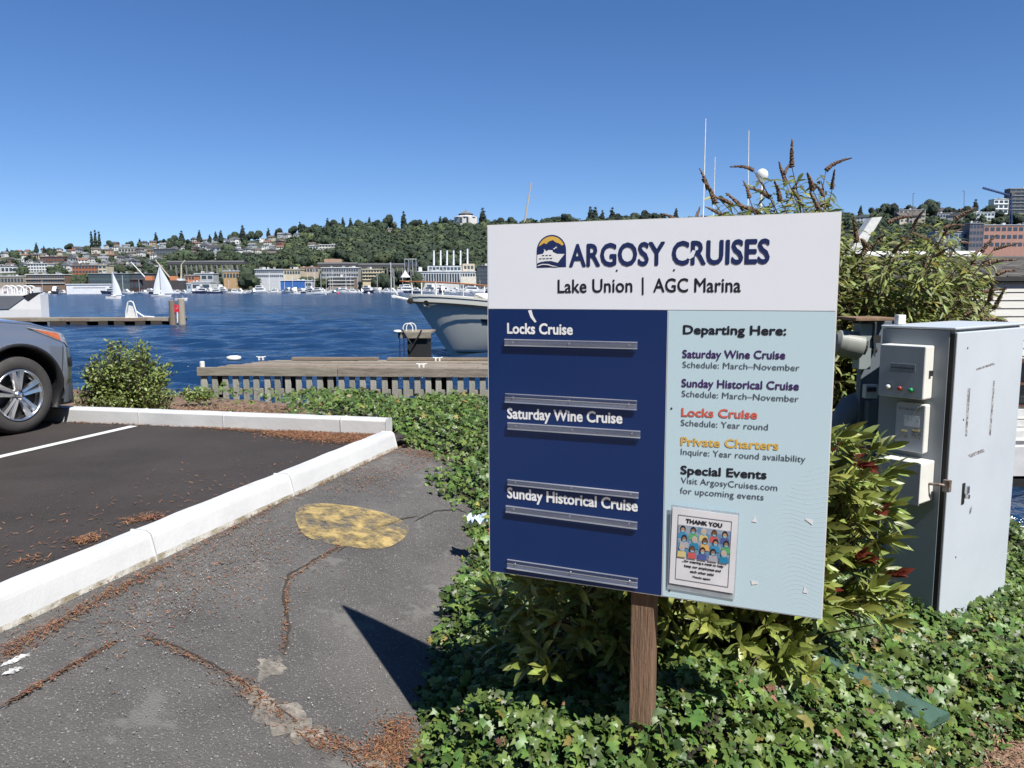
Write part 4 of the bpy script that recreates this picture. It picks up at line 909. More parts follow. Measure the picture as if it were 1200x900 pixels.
q = at(463.5, 387, YD); b = MB(); b.lathe((q.x + .1, YD - .15, p0.z - .03), [(0, 0), (.16, .02), (.18, .07), (.12, .12), (0, .13)], 14); tag(b.build('white_fender', m_wplastic, smooth_=True), 'white cushion fender on the corner of the dock end', 'fender')
b = MB(); q = at(480, 389, YD - .08)
for j, (a_, c_) in enumerate(((0, 0), (.3, -.35), (.55, 0))): pass
b.tube([(q.x - .3, YD - .1, p0.z + .1), (q.x - .1, YD - .12, p0.z - .25), (q.x + .12, YD - .12, p0.z - .55), (q.x + .35, YD - .12, p0.z - .2), (q.x + .5, YD - .1, p0.z + .08)], .035, 6); tag(b.build('mooring_rope', m_blk), 'dark rope looped over the edge of the dock end', 'rope')

# ------------------------------------------------------------------ the big yacht, bow to the left
YY = 36.; bowp = at(469, 347.5, YY); SHX = bowp.x; ds = 24.0; yz_deck = bowp.z
yacht = thing('motor_yacht', 'large grey green yacht lying bow left behind the sign', 'yacht', (SHX + 10, YY, WATER))
m_hull = mat('yacht_hull', (.62, .63, .57), (.58, .59, .53), .6, .6, spec=.2); m_ywhite = mat('yacht_white', (.78, .76, .68), (.72, .70, .62), 2, .4); m_teak = mat('teak', (.42, .17, .07), (.30, .11, .045), 4, .45, stretch=(1, 6, 6)); m_stripe = mat('rub_dark', (.02, .02, .018), None, 5, .5)
def sheer(t): return yz_deck - .72 * smooth(0, .45, t) - .0 * t      # deck height along the hull
def halfb(t): return 2.75 * min(1, (t / .42)) ** .62 * (1 - .18 * smooth(.7, 1, t))
def hullpt(t, k):           # t along 0..1, k 0 keel/waterline .. 1 sheer
    zt = sheer(t) - .25; zb = WATER - .35; z = lerp(zb, zt, k); stem = 1.95 * (1 - k) ** 1.0 * (1 - t) ** 3; hb = halfb(t) * (k ** (.20 * (1 - t) + .06)) if k > 0 else halfb(t) * .35 * smooth(0, .5, t)
    return t * ds + stem, hb, z
ts = [0, .004, .012, .025, .045, .07, .1, .14, .19, .25, .32, .4, .5, .6, .7, .8, .9, 1]; ks = [0, .1, .2, .3, .4, .5, .6, .7, .8, .9, 1]
for nm, k0, k1, m_, extra in (('hull', 0, 1, m_hull, 0),):
    b = MB()
    for s in (-1, 1):
        P = []
        for t in ts:
            row = []
            for k in ks: x, y, z = hullpt(t, k); row.append((SHX + x + .25, YY + 3 + s * y, z))
            P.append(row)
        b.grid(P if s > 0 else [list(reversed(r_)) for r_ in P])
    b.build(nm, m_hull, yacht, True)
def sband(z0, z1, off, m, name, top=False):
    b = MB()
    for s in (-1, 1):
        b.grid([[(SHX + t * ds - off * (1 - t), YY + 3 + s * (halfb(t) + off), sheer(t) + z) for z in (z0, (z0 + z1) / 2, z1)] for t in ts])
    if top: b.grid([[(SHX + t * ds, YY + 3 - halfb(t), sheer(t) + z1), (SHX + t * ds, YY + 3 + halfb(t), sheer(t) + z1)] for t in ts])
    return b.build(name, m, yacht, True)
sband(-.36, -.27, .07, m_stripe, 'rub_strake'); sband(-.27, .0, .03, m_hull, 'bulwark', False); sband(.0, .09, .06, m_ywhite, 'cap_rail', True)
b = MB(); b.b2((SHX + 3.35, YY + 1.9, yz_deck - .5), (SHX + 22, YY + 4.4, yz_deck + .12)); b.build('trunk_cabin', m_ywhite, yacht, bevel=.1)
b = MB(); b.b2((SHX + 6.5, YY + 1.2, yz_deck - .5), (SHX + 22, YY + 5, yz_deck + 1.9)); b.b2((SHX + 9, YY + 1.4, yz_deck + 1.9), (SHX + 19, YY + 4.8, yz_deck + 2.9)); b.build('deckhouse', m_ywhite, yacht, bevel=.1)
for i in range(9): b = MB(); b.b2((SHX + 7.2 + i * 1.5, YY + 1.18, yz_deck + .8), (SHX + 8.4 + i * 1.5, YY + 1.21, yz_deck + 1.5)); b.build('window', m_glass, yacht)
def rail_h(t): return sheer(t) + .09 + lerp(.62, .66, t)
b = MB(); b.tube([(SHX - .45, YY + 3, yz_deck + .75)] + [(SHX + t * ds + .0, YY + 3 - halfb(t) + .06, rail_h(t)) for t in ts if t < .8], .04, 6); b.tube([(SHX - .45, YY + 3, yz_deck + .75)] + [(SHX + t * ds, YY + 3 + halfb(t) - .06, rail_h(t)) for t in ts if t < .8], .04, 6); b.build('handrail', m_teak, yacht, True)
for i, u in enumerate((478, 488, 508.5, 513, 542, 565)):
    p = at(u, 350, YY + 1.2); t = max(.002, (p.x - SHX) / ds); s = -1 if i % 2 == 0 else 1
    b = MB(); b.tube([(SHX + t * ds, YY + 3 + s * (halfb(t) - .06), sheer(t) + .08), (SHX + t * ds, YY + 3 + s * (halfb(t) - .06), rail_h(t))], .045 if i == 2 else .028, 6); b.build('stanchion', m_wplastic, yacht)
# anchor on the bow roller
b = MB(); ax, ay = SHX - .1, YY + 2.9; b.tube([(ax + .4, ay, yz_deck - .25), (ax - .55, ay, yz_deck - .05), ], .07, 6); b.prism([(-.0, 0), (-.18, .06), (-.32, .01), (-.25, -.10), (-.05, -.12)], -.06, .06, M=Matrix.Translation((ax - .45, ay, yz_deck + .02)) @ Matrix.Rotation(R(90), 4, 'X')); b.prism([(0, 0), (-.08, .04), (-.22, .30), (-.14, .30)], -.05, .05, M=Matrix.Translation((ax - .4, ay, yz_deck + .02)) @ Matrix.Rotation(R(90), 4, 'X')); b.build('anchor', m_wplastic, yacht)
b = MB(); b.lathe((0, 0, 0), [(0, -.14), (.15, -.12), (.15, .12), (0, .14)], 14, M=Matrix.Translation((SHX + .12, YY + 2.7, yz_deck - .25)) @ Matrix.Rotation(R(90), 4, 'X')); b.build('bow_roller', m_stripe, yacht)
def hull_at(u, v):       # point on the near topside under a photo pixel
    p = at(u, v, YY + 1.5); t = max(.0, (p.x - SHX) / ds); return p, t
p, t = hull_at(497, 356); b = MB(); yq = YY + 3 - halfb(t) - .05; b.lathe((0, 0, 0), [(.0, .0), (.10, .0), (.15, .03), (.15, -.02)], 14, M=Matrix.Translation((p.x, yq - .02, p.z)) @ Matrix.Rotation(R(90), 4, 'X')); b.build('hawse_ring', m_stripe, yacht)
tq = .155; x, y, z = hullpt(tq, .72); b = MB(); nrmx = 0
P = [[(SHX + hullpt(t_, k)[0] + .25, YY + 3 - hullpt(t_, k)[1] - .015, hullpt(t_, k)[2]) for k in (.66, .70, .745)] for t_ in (.128, .14, .155, .168)]
b.grid(P); b.build('hull_port', m_glass, yacht)
b = MB(); 
for s in (-1,): b.grid([[(SHX + hullpt(t, k)[0] + .25, YY + 3 + s * (hullpt(t, k)[1] + .012), hullpt(t, k)[2]) for k in (.13, .155)] for t in ts[3:]])
b.build('waterline_stripe', mat('boot_green', (.03, .07, .05), None, 5, .5), yacht)
for u, v, r_ in ((827, 139, .028), (838, 184, .02), (877.5, 153, .024)):
    q = at(u, v, YY + 3); b = MB(); b.tube([(q.x + (.12 if u == 877.5 else 0), q.y, yz_deck + 2.5), (q.x, q.y, q.z)], [r_ * 1.3, r_ * .8], 6); b.build('whip_antenna', m_wplastic, yacht)
q = at(893, 205, YY + 3); b = MB(); b.lathe((q.x, q.y, q.z), [(0, -.34), (.15, -.3), (.27, -.16), (.30, 0), (.26, .16), (.14, .27), (0, .31)], 18); b.build('radar_dome', m_wplastic, yacht, True)
b = MB(); b.tube([(q.x, q.y, yz_deck + 2.8), (q.x, q.y, q.z - .3)], .06, 8); b.build('dome_mast', m_ywhite, yacht)
# white raked arch of another boat, seen through the bush
q0, q1, q2_, q3 = at(988, 305, 30), at(1003, 305, 30), at(1034, 254, 30), at(1022, 255, 30)
sb = thing('moored_cruiser', 'white moored cruiser with a raked arch half hidden behind the flowering bush', 'boat', ((q0.x + q1.x) / 2, 31, WATER))
b = MB(); b.add([q0, q1, q2_, q3] + [p + Vector((0, .5, 0)) for p in (q0, q1, q2_, q3)], [(0, 1, 2, 3), (7, 6, 5, 4), (0, 4, 5, 1), (1, 5, 6, 2), (2, 6, 7, 3), (3, 7, 4, 0)]); b.build('raked_arch', m_wplastic, sb)
b = MB(); P = []
for t in (0, .1, .3, .6, 1): hw = 1.5 * min(1, t * 3) ** .6 + .02; P.append([(q0.x - 3 + t * 11, 31 + hw * a_, z) for a_, z in ((-.7, WATER - .2), (-1, -.6), (-1.05, .35), (1.05, .35), (1, -.6), (.7, WATER - .2))])
b.grid(P); b.build('hull', m_wplastic, sb)
qa, qb = at(1020, 308, 30), at(1075, 300, 30); b = MB(); b.b2((q0.x - 1, 30.2, .3), (q0.x + 5.5, 32, qb.z + .2)); b.build('cabin', m_wplastic, sb, bevel=.1)
b = MB(); b.b2((q0.x - .5, 30.17, 1.4), (q0.x + 5, 30.19, 2.1)); b.build('cabin_window', m_glass, sb)

# ------------------------------------------------------------------ floating house with white siding and dark shingle roof on the right
HY = 14.0; e0 = at(1090, 331, HY); ez = e0.z; hx0 = at(1092, 331, HY).x; hx1 = hx0 + 9
house = thing('floating_house', 'single storey floating house with white lap siding and dark shingle roof at the right edge', 'house', ((hx0 + hx1) / 2, HY + 2, WATER))
m_sid = mat('siding_white', (.66, .65, .60), (.60, .59, .55), 3, .6, stretch=(.5, 6, 6), bump=.1); m_shg = mat('shingle', (.16, .152, .14), (.10, .096, .09), 7, .95, bump=.5, bscale=60, objrand=.34, spec=.1)
zb = at(1190, 425, HY).z - .1; nb = 9; bh = .145; z = ez - .03
bme = None; i = 0
while z > -1.2:
    b = MB(); b.prism([(HY, z - bh), (HY - .022, z - bh), (HY - .003, z + .005), (HY, z + .005)], hx0, hx1, M=Matrix(((0, 0, 1, 0), (1, 0, 0, 0), (0, 1, 0, 0), (0, 0, 0, 1)))); b.build('siding_board', m_sid, house)
    b = MB(); b.prism([(0, z - bh), (-.022, z - bh), (-.003, z + .005), (0, z + .005)], HY, HY + 5.5, M=Matrix(((-1, 0, 0, hx0), (0, 0, 1, 0), (0, 1, 0, 0), (0, 0, 0, 1))) if False else Matrix(((1, 0, 0, hx0), (0, 0, 1, 0), (0, 1, 0, 0), (0, 0, 0, 1)))); b.build('siding_board', m_sid, house)
    z -= bh; i += 1
b = MB(); b.b2((hx0 + .01, HY + .005, -1.25), (hx1, HY + 5.5, ez)); b.build('wall', m_sid, house)
b = MB(); b.b2((hx0 - 1.9, HY - .10, ez + .02), (hx1 + .3, HY - .05, ez + .09)); b.b2((hx0 - 1.9, HY - .05, ez + .01), (hx1 + .3, HY, ez + .03)); b.build('gutter', mat('gutter_dark', (.035, .035, .035), None, 5, .6), house)
rt = at(1100, 300, HY + 3.0); rz = rt.z; ry0, ry1 = HY - .08, HY + 3.; sl = math.atan2(rz - ez - .09, ry1 - ry0); SLn = math.hypot(rz - ez - .09, ry1 - ry0)
rx0 = hx0 - 1.9
b = MB(); b.add([(rx0, ry0, ez + .085), (hx1 + .3, ry0, ez + .085), (hx1 + .3, ry1, rz - .005), (rx0, ry1, rz - .005), (hx1 + .3, ry1 + 3.3, ez), (rx0, ry1 + 3.3, ez)], [(0, 1, 2, 3), (3, 2, 4, 5)]); rf = b.build('roof', m_shg, house)
sm = []
for k in range(3):
    b = MB(); wdt = (.295, .285, .305)[k]; b.prism([(0, 0), (wdt, 0), (wdt, .26), (0, .26)], .0, .022); sm.append(b.mesh('shingle', m_shg))
cnt = 0; nrow = int(SLn / .19)
for j in range(nrow + 1):
    x = rx0 + (j % 2) * .16
    while x < min(hx1, rx0 + 6.2) and cnt < 298:
        k = random.randrange(3); o = bpy.data.objects.new('shingle', sm[k]); C.objects.link(o); o.parent = rf
        pw_ = Vector((x, ry0 + math.cos(sl) * j * .19, ez + .088 + math.sin(sl) * j * .19 + .004 * (1)))
        o.location = wmat(rf).inverted() @ pw_; o.rotation_euler = (sl - .06, 0, random.uniform(-.01, .01)); x += .322; cnt += 1
# lower part: brown windows/rails and white deck
m_brn = mat('brown_frame', (.14, .06, .035), (.09, .04, .025), 6, .6)
wx0, wx1 = at(1184, 430, HY - .3).x, at(1184, 430, HY).x + 4
b = MB(); b.b2((wx0, HY - .06, at(0, 481, HY).z + .02), (wx1, HY - .03, at(0, 424, HY).z)); wn = b.build('window', m_brn, house)
zt_, zb_ = at(0, 424, HY).z, at(0, 481, HY).z
for c_ in range(6):
    for r_ in range(2):
        x = wx0 + .08 + c_ * .62; b = MB(); z0 = lerp(zb_, zt_, .08 + r_ * .46); b.b2((x, HY - .075, z0), (x + .5, HY - .062, z0 + (zt_ - zb_) * .38)); b.build('pane', m_glass, wn)
for v0, v1 in ((484, 492), (497, 503), (509, 517)):
    b = MB(); b.b2((wx0 - .25, HY - .9, at(0, v1, HY - .9).z), (wx1, HY - .84, at(0, v0, HY - .9).z)); b.build('deck_rail', m_wplastic, house)
b = MB(); b.b2((wx0 - .3, HY - 1.0, at(0, 562, HY - 1).z), (wx1, HY - .06, at(0, 528, HY - 1).z)); b.build('deck', mat('deck_pale', (.62, .62, .62), (.5, .5, .5), 3, .6), house)
b = MB(); b.b2((hx0 - .4, HY - 1, -2.1), (hx1, HY + 5.6, at(0, 566, HY - 1).z)); b.build('float_base', MATS['float_black'], house)
# ------------------------------------------------------------------ planting
m_ivy = mat('ivy_leaf', (.135, .210, .045), (.050, .095, .024), 9, .42, island=.55, transl=.2, spec=.42)
m_phot = mat('photinia_leaf', (.27, .31, .075), (.13, .18, .04), 9, .40, transl=.2, objrand=.4, spec=.5)
m_phot_i = mat('photinia_leaf_mass', (.27, .31, .075), (.13, .18, .04), 9, .40, transl=.2, island=.45, spec=.5)
m_red = mat('photinia_red', (.24, .045, .03), (.14, .03, .02), 9, .35, transl=.3)
m_bud = mat('buddleia_leaf', (.28, .32, .10), (.14, .185, .05), 9, .5, island=.5, transl=.38)
m_bud_y = mat('buddleia_yellow', (.30, .27, .05), (.20, .16, .04), 9, .5, island=.3, transl=.3)
m_shrub = mat('shrub_leaf', (.20, .26, .065), (.10, .14, .035), 9, .45, island=.45, transl=.25)
m_stem = mat('stem', (.12, .085, .05), (.07, .05, .03), 12, .8); m_spike = mat('spike', (.23, .15, .10), (.11, .07, .055), 40, .9, bump=.8, bscale=120)
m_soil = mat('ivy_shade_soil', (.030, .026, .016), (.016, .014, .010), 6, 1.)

ivy_edge = [gp(*p) for p in ((452, 501), (474, 506), (482, 521), (512, 536), (520, 548), (500, 562), (508, 580), (535, 592), (546, 612), (556, 640), (548, 668), (524, 690), (516, 712), (512, 740), (508, 775), (500, 802), (488, 818), (494, 838), (500, 860), (486, 884), (474, 904))]
far_edge = [gz(u, v, .30) for u, v in ((150, 466), (215, 470), (262, 478), (330, 484), (400, 490), (440, 497))]
low_r = [gp(*p) for p in ((560, 1000), (700, 1000), (900, 985), (1040, 950), (1118, 905), (1148, 886), (1180, 872), (1215, 860))]
POLY = [(p.x, p.y) for p in far_edge + ivy_edge] + [(p.x, p.y) for p in low_r] + [(4.2, 2.4), (6.5, 3.0), (6.6, 3.9), (5.3, 5.3), (3.9, 7.1), (1.6, 8.9), (-1.1, 9.7), (-2.6, 10.1), (-4.6, 10.9)]
PA_ = np.array(POLY); PB_ = np.roll(PA_, -1, 0)
def edge_dist(x, y):
    p = np.array((x, y)); d = PB_ - PA_; t = np.clip(np.sum((p - PA_) * d, 1) / np.sum(d * d, 1), 0, 1)
    return float(np.min(np.linalg.norm(PA_ + d * t[:, None] - p, axis=1)))
def ivyh(x, y, ed=None):
    ed = edge_dist(x, y) if ed is None else ed
    near = smooth(4.0, 3.0, y)
    th = lerp(.15, .27, near) * smooth(0, .35, ed) + .02
    th -= .09 * math.exp(-((x - 2.7) ** 2 + (y - 4.0) ** 2) / .7)
    th += .06 * math.exp(-((x - .43) ** 2 + (y - 2.4) ** 2) / .12)
    return gland(x, y) + th * (.8 + .5 * mnoise(x, y, 1.9, 3.)) + .03 * mnoise(x, y, 6., 5.)
def onivy(u, v, dz=0.):
    r = ray(u, v); t = .5
    while t < 14:
        p = EYEV + r * (t / r.y)
        if p.z <= ivyh(p.x, p.y) + dz: return p
        t += .02
    return p
BQ = [onivy(955, 764, .035), onivy(990, 774, .035), onivy(1113, 835, .035), onivy(1089, 847, .035)]; BPOLY = [(p.x, p.y) for p in BQ]
b = MB(); b.add([p for p in BQ] + [p - Vector((0, 0, .035)) for p in BQ], [(0, 1, 2, 3), (7, 6, 5, 4), (0, 4, 5, 1), (1, 5, 6, 2), (2, 6, 7, 3), (3, 7, 4, 0)])
tag(b.build('green_board', gbm, bevel=.004), 'faded green board lying half buried in the ivy in front of the cabinet', 'board')
ivy_t = [(.38, 0, .02)] + [(0, 0, 0), (-.16, .27, -.05), (.10, .50, -.12), (.30, .24, 0), (.60, .36, -.09), (.66, .13, 0), (1, 0, -.12), (.66, -.13, 0), (.60, -.36, -.09), (.30, -.24, 0), (.10, -.50, -.12), (-.16, -.27, -.05)]
ivy_f = [(0, i, i + 1) for i in range(1, 12)] + [(0, 12, 1)]
pos, nr, dr, sz = [], [], [], []
tries = 0
while len(pos) < 58000 and tries < 360000:
    tries += 1
    if random.random() < .5: x, y = random.uniform(-.9, 4.4), 1.2 + 4.0 * random.random() ** 1.1
    else: x, y = random.uniform(-5, 6.5), random.uniform(4.6, 10.9)
    if not inpoly(x, y, POLY): continue
    ed = edge_dist(x, y); z = ivyh(x, y, ed); u_, v_ = proj((x, y, z))
    if not (-60 < u_ < 1300 and 300 < v_ < 1010) : continue
    if inpoly(x, y, BPOLY) and random.random() < .80: continue
    # a bare sandy patch on the left of the strip stays thin
    if y > 7 and random.random() < smooth(-1.9, -2.9, x + .25 * (y - 9)) * .95: continue
    dep = random.random() ** 1.6 * .09; spill = 0 if ed > .12 else random.uniform(-.05, .02)
    pos.append((x + random.uniform(-.02, .02) + spill, y, z - dep + random.uniform(0, .025))); n_ = (random.gauss(0, .55) + .12, random.gauss(0, .55) - .30, random.uniform(.55, 1.1)); nr.append(n_)
    a = random.uniform(0, 6.28); dr.append((math.cos(a), math.sin(a) - .3, -.35)); sz.append((random.uniform(.022, .052) if random.random() < .86 else random.uniform(.052, .078)) * (1. if y < 5 else 1.05))
me = scatter_mesh('ivy', ivy_t, ivy_f, frames(np.array(pos), np.array(nr), np.array(dr), np.array(sz)), m_ivy)
tag(link('ivy', me), 'thick green ivy ground cover spreading along the bank', kind='stuff')
print('ivy leaves', len(pos))
# a few yellowed leaves
sel = RNG.choice(len(pos), 700, replace=False); P_ = np.array(pos)[sel] + [0, 0, .02]
tag(link('yellow_ivy_leaves', scatter_mesh('yellow_ivy_leaves', ivy_t, ivy_f, frames(P_, np.array(nr)[sel], np.array(dr)[sel], np.array(sz)[sel]), mat('ivy_yellow', (.30, .28, .06), (.22, .15, .05), 20, .5, island=.3, transl=.2))), 'pale yellowing leaves scattered in the ivy', kind='stuff')
sel = RNG.choice(len(pos), 420, replace=False); P_ = np.array(pos)[sel] + [0, 0, .015]
tag(link('dead_ivy_leaves', scatter_mesh('dead_ivy_leaves', ivy_t, ivy_f, frames(P_, np.array(nr)[sel] + RNG.normal(0, .5, (420, 3)), np.array(dr)[sel], np.array(sz)[sel] * .9), mat('ivy_dead', (.24, .13, .065), (.13, .07, .035), 20, .7, island=.4))), 'brown dead leaves scattered in the ivy', kind='stuff')
# soil sheet close under the ivy, shade of the leaf gaps put into its colour
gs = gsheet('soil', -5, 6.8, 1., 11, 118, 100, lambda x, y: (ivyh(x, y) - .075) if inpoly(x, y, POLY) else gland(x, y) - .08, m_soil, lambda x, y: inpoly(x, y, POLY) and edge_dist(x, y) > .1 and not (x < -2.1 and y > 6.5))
struct('soil', gs, m_soil, True)['label'] = 'soil under the ivy, gap shade put into its dark colour'
# thin ivy vines and dry stalks poking out
b = MB()
for _ in range(150):
    x, y = random.uniform(-.3, 4), random.uniform(1.8, 5.5)
    if not inpoly(x, y, POLY): continue
    z = ivyh(x, y); a = random.uniform(0, 6.28); L_ = random.uniform(.1, .3)
    b.tube([(x, y, z - .05), (x + math.cos(a) * L_ * .5, y + math.sin(a) * L_ * .5, z + .03), (x + math.cos(a) * L_, y + math.sin(a) * L_, z + random.uniform(-.02, .05))], [.0022, .002, .001], 4)
tag(b.build('ivy_vines', m_stem), 'thin bare vines among the ivy leaves', kind='stuff')

# generic lance leaf
def lance(nw, fold=.12, droop=.18): 
    v = [(0, 0, 0)]; prof = [(.2, .7), (.5, 1.), (.8, .62)]
    for x, k in prof: z = -droop * x * x; v += [(x, nw * k, z + fold * nw * k * 2), (x, 0, z), (x, -nw * k, z + fold * nw * k * 2)]
    v.append((1, 0, -droop)); f = [(0, 2, 1), (0, 3, 2)]
    for i in range(2): a = 1 + 3 * i; f += [(a, a + 1, a + 4, a + 3), (a + 1, a + 2, a + 5, a + 4)]
    f += [(7, 8, 10), (8, 9, 10)]; return v, f
# --- photinia behind the sign
ph = thing('photinia_bush', 'glossy leaved bush with red shoot tips growing behind and below the sign', 'bush', (1.05, 3.35, gland(1.05, 3.35)))
pv, pf = lance(.135); lme = []
for m_ in (m_phot, m_red):
    me = bpy.data.meshes.new('leaf'); me.from_pydata(pv, [], pf); me.materials.append(m_); me.update(); lme.append(me)
phl = []; b = MB()
PI_ = wmat(ph).inverted()
for k in range(640):
    for _ in range(50):
        x = random.uniform(-.12, 1.55); y = random.uniform(2.85, 4.1); q = random.random()
        if k < 170:
            x = random.uniform(.0, 1.2); y = random.uniform(2.75, 3.1) + .0 * x; z = random.uniform(.14, .62); cx_, cy_ = .9, 3.4; break
        if random.random() < .34: x = random.uniform(1.1, 1.56); y = random.uniform(2.85, 3.4)
        top = lerp(.62, 1.06, smooth(-.1, 1.3, x)) - .25 * smooth(1.3, 1.8, x) 
        z = lerp(.02, top, q); cx_, cy_ = .85, 3.4; d_ = ((x - cx_) / 1.02) ** 2 + ((y - cy_) / .62) ** 2
        if d_ < 1.0 and d_ + z / 1.6 > .35 and (x < 1.0 or z > .28): break
    base = Vector((lerp(cx_, x, .35), lerp(cy_, y, .35), gland(cx_, cy_) - .05)); tip = Vector((x, y, z))
    if k % 2 == 0: b.tube([base, base.lerp(tip, .55) + Vector((0, 0, .08)), tip], [.006, .004, .002], 5)
    ax = Vector(((x - cx_) * .9 + random.gauss(0, .2), (y - cy_) * .9 - .15 + random.gauss(0, .2), .55 + random.gauss(0, .2))).normalized()
    red = (random.random() < .17) and z > .3
    nl = random.randint(7, 11)
    for i in range(nl):
        a = i * 2.4 + random.uniform(-.3, .3); e1 = ax.orthogonal().normalized(); e2 = ax.cross(e1); tilt = lerp(.25, 1.25, i / nl) if not red else lerp(.15, .6, i / nl)
        dv = ax * math.cos(tilt) + (e1 * math.cos(a) + e2 * math.sin(a)) * math.sin(tilt) + Vector((0, 0, -.12)); nv = ax * math.sin(tilt) - (e1 * math.cos(a) + e2 * math.sin(a)) * math.cos(tilt)
        if nv.z < 0: nv = -nv
        phl.append((tip - ax * (.05 * (1 - i / nl)) * 0 + ax * (-.006 * i), nv, dv.normalized(), random.uniform(.075, .12) * (.7 if red else 1), 1 if red and i > 1 else (1 if red else 0)))
b.build('branch', m_stem, ph)
def vis(p):
    u_, v_ = proj(p)
    if not (0 < u_ < 1200 and 0 < v_ < 900): return False
    top = lerp(265, 247, (u_ - 571) / 414); bot = lerp(670, 725, (u_ - 573) / 392)
    return not (571 < u_ < 975 and top < v_ < bot)
phl.sort(key=lambda l: (0 if vis(l[0]) else 1, l[0].y + random.uniform(0, .25)))
Mx = frames(np.array([l[0] for l in phl]), np.array([l[1] for l in phl]), np.array([l[2] for l in phl]), np.array([l[3] for l in phl]))
for i in range(290):
    o = bpy.data.objects.new('leaf', lme[phl[i][4]]); C.objects.link(o); o.parent = ph; o.matrix_basis = PI_ @ Matrix(Mx[i].tolist())
rest = scatter_mesh('leaves', pv, pf, Mx[290:], [m_phot_i, m_red], np.array([l[4] for l in phl[290:]])); rest.transform(PI_); link('leaves', rest, ph, kind='stuff')

# --- butterfly bush behind, with dry flower spikes
BX, BY = 2.75, 6.3
bu = thing('butterfly_bush', 'tall arching bush with brown dried flower spikes behind the sign and cabinet', 'bush', (BX, BY, gland(BX, BY)))
env = [(770, 300), (800, 268), (830, 222), (850, 240), (880, 222), (905, 215), (925, 205), (945, 222), (975, 210), (995, 270), (1010, 285), (1050, 268), (1090, 255), (1125, 262), (1150, 300), (1175, 340), (1185, 400)]
def envv(u):
    for (a, p), (c_, q) in zip(env, env[1:]):
        if u <= c_: return lerp(p, q, max(0, (u - a) / (c_ - a)))
    return 400
tips = []
for u, v in ((796, 262), (830, 222), (838, 238), (858, 240), (883, 200), (878, 232), (872, 246), (919, 204), (928, 196), (921, 216), (968, 200), (952, 222), (975, 222), (903, 232), (938, 240), (890, 250), (845, 252), (815, 258), (960, 246),
        (1004, 284), (1014, 288), (1040, 262), (1070, 268), (1118, 258), (1105, 268), (1090, 282), (1125, 284), (1150, 296), (1165, 292), (1140, 300), (1155, 310), (1135, 325), (1168, 322), (1148, 345), (1160, 352), (1165, 362), (1150, 376), (1130, 370), (1110, 350),
        (1000, 345), (1020, 320), (990, 372), (1010, 395), (1060, 350)): tips.append((u, v, random.uniform(5.5, 6.9), 1))
for _ in range(155):
    u = random.uniform(800, 1160); vt = envv(u); v = vt + 12 + random.random() ** 1.1 * (330 - vt + 60); tips.append((u, v, random.uniform(5.4, 7.2), 0))
bst = MB(); bl_pos, bl_n, bl_d, bl_s, bl_m = [], [], [], [], []
spk = []
for s in range(4):
    L_ = .19; prof = []; b = MB(); pts = []; rr_ = []
    for k in range(22):
        t = k / 21; pts.append((L_ * t, 0, -.09 * (1, .3, .7, .1)[s] * t * t)); rr_.append(.0145 * (1 - t) ** .6 * (1 + .28 * (k % 2)) + .002)
    b.tube(pts, rr_, 9); b.v = [(x + random.uniform(-.003, .003), y + random.uniform(-.004, .004), z + random.uniform(-.004, .004)) for x, y, z in b.v]; spk.append(b.mesh('flower_spike', m_spike))
BI = wmat(bu).inverted(); nspk = 0
def addleaf(p, d, s):
    bl_pos.append(p); bl_d.append(d); n_ = Vector((random.gauss(0, .5) + .15, random.gauss(0, .5) - .3, 1)); bl_n.append(n_); bl_s.append(s); bl_m.append(1 if random.random() < .10 else 0)
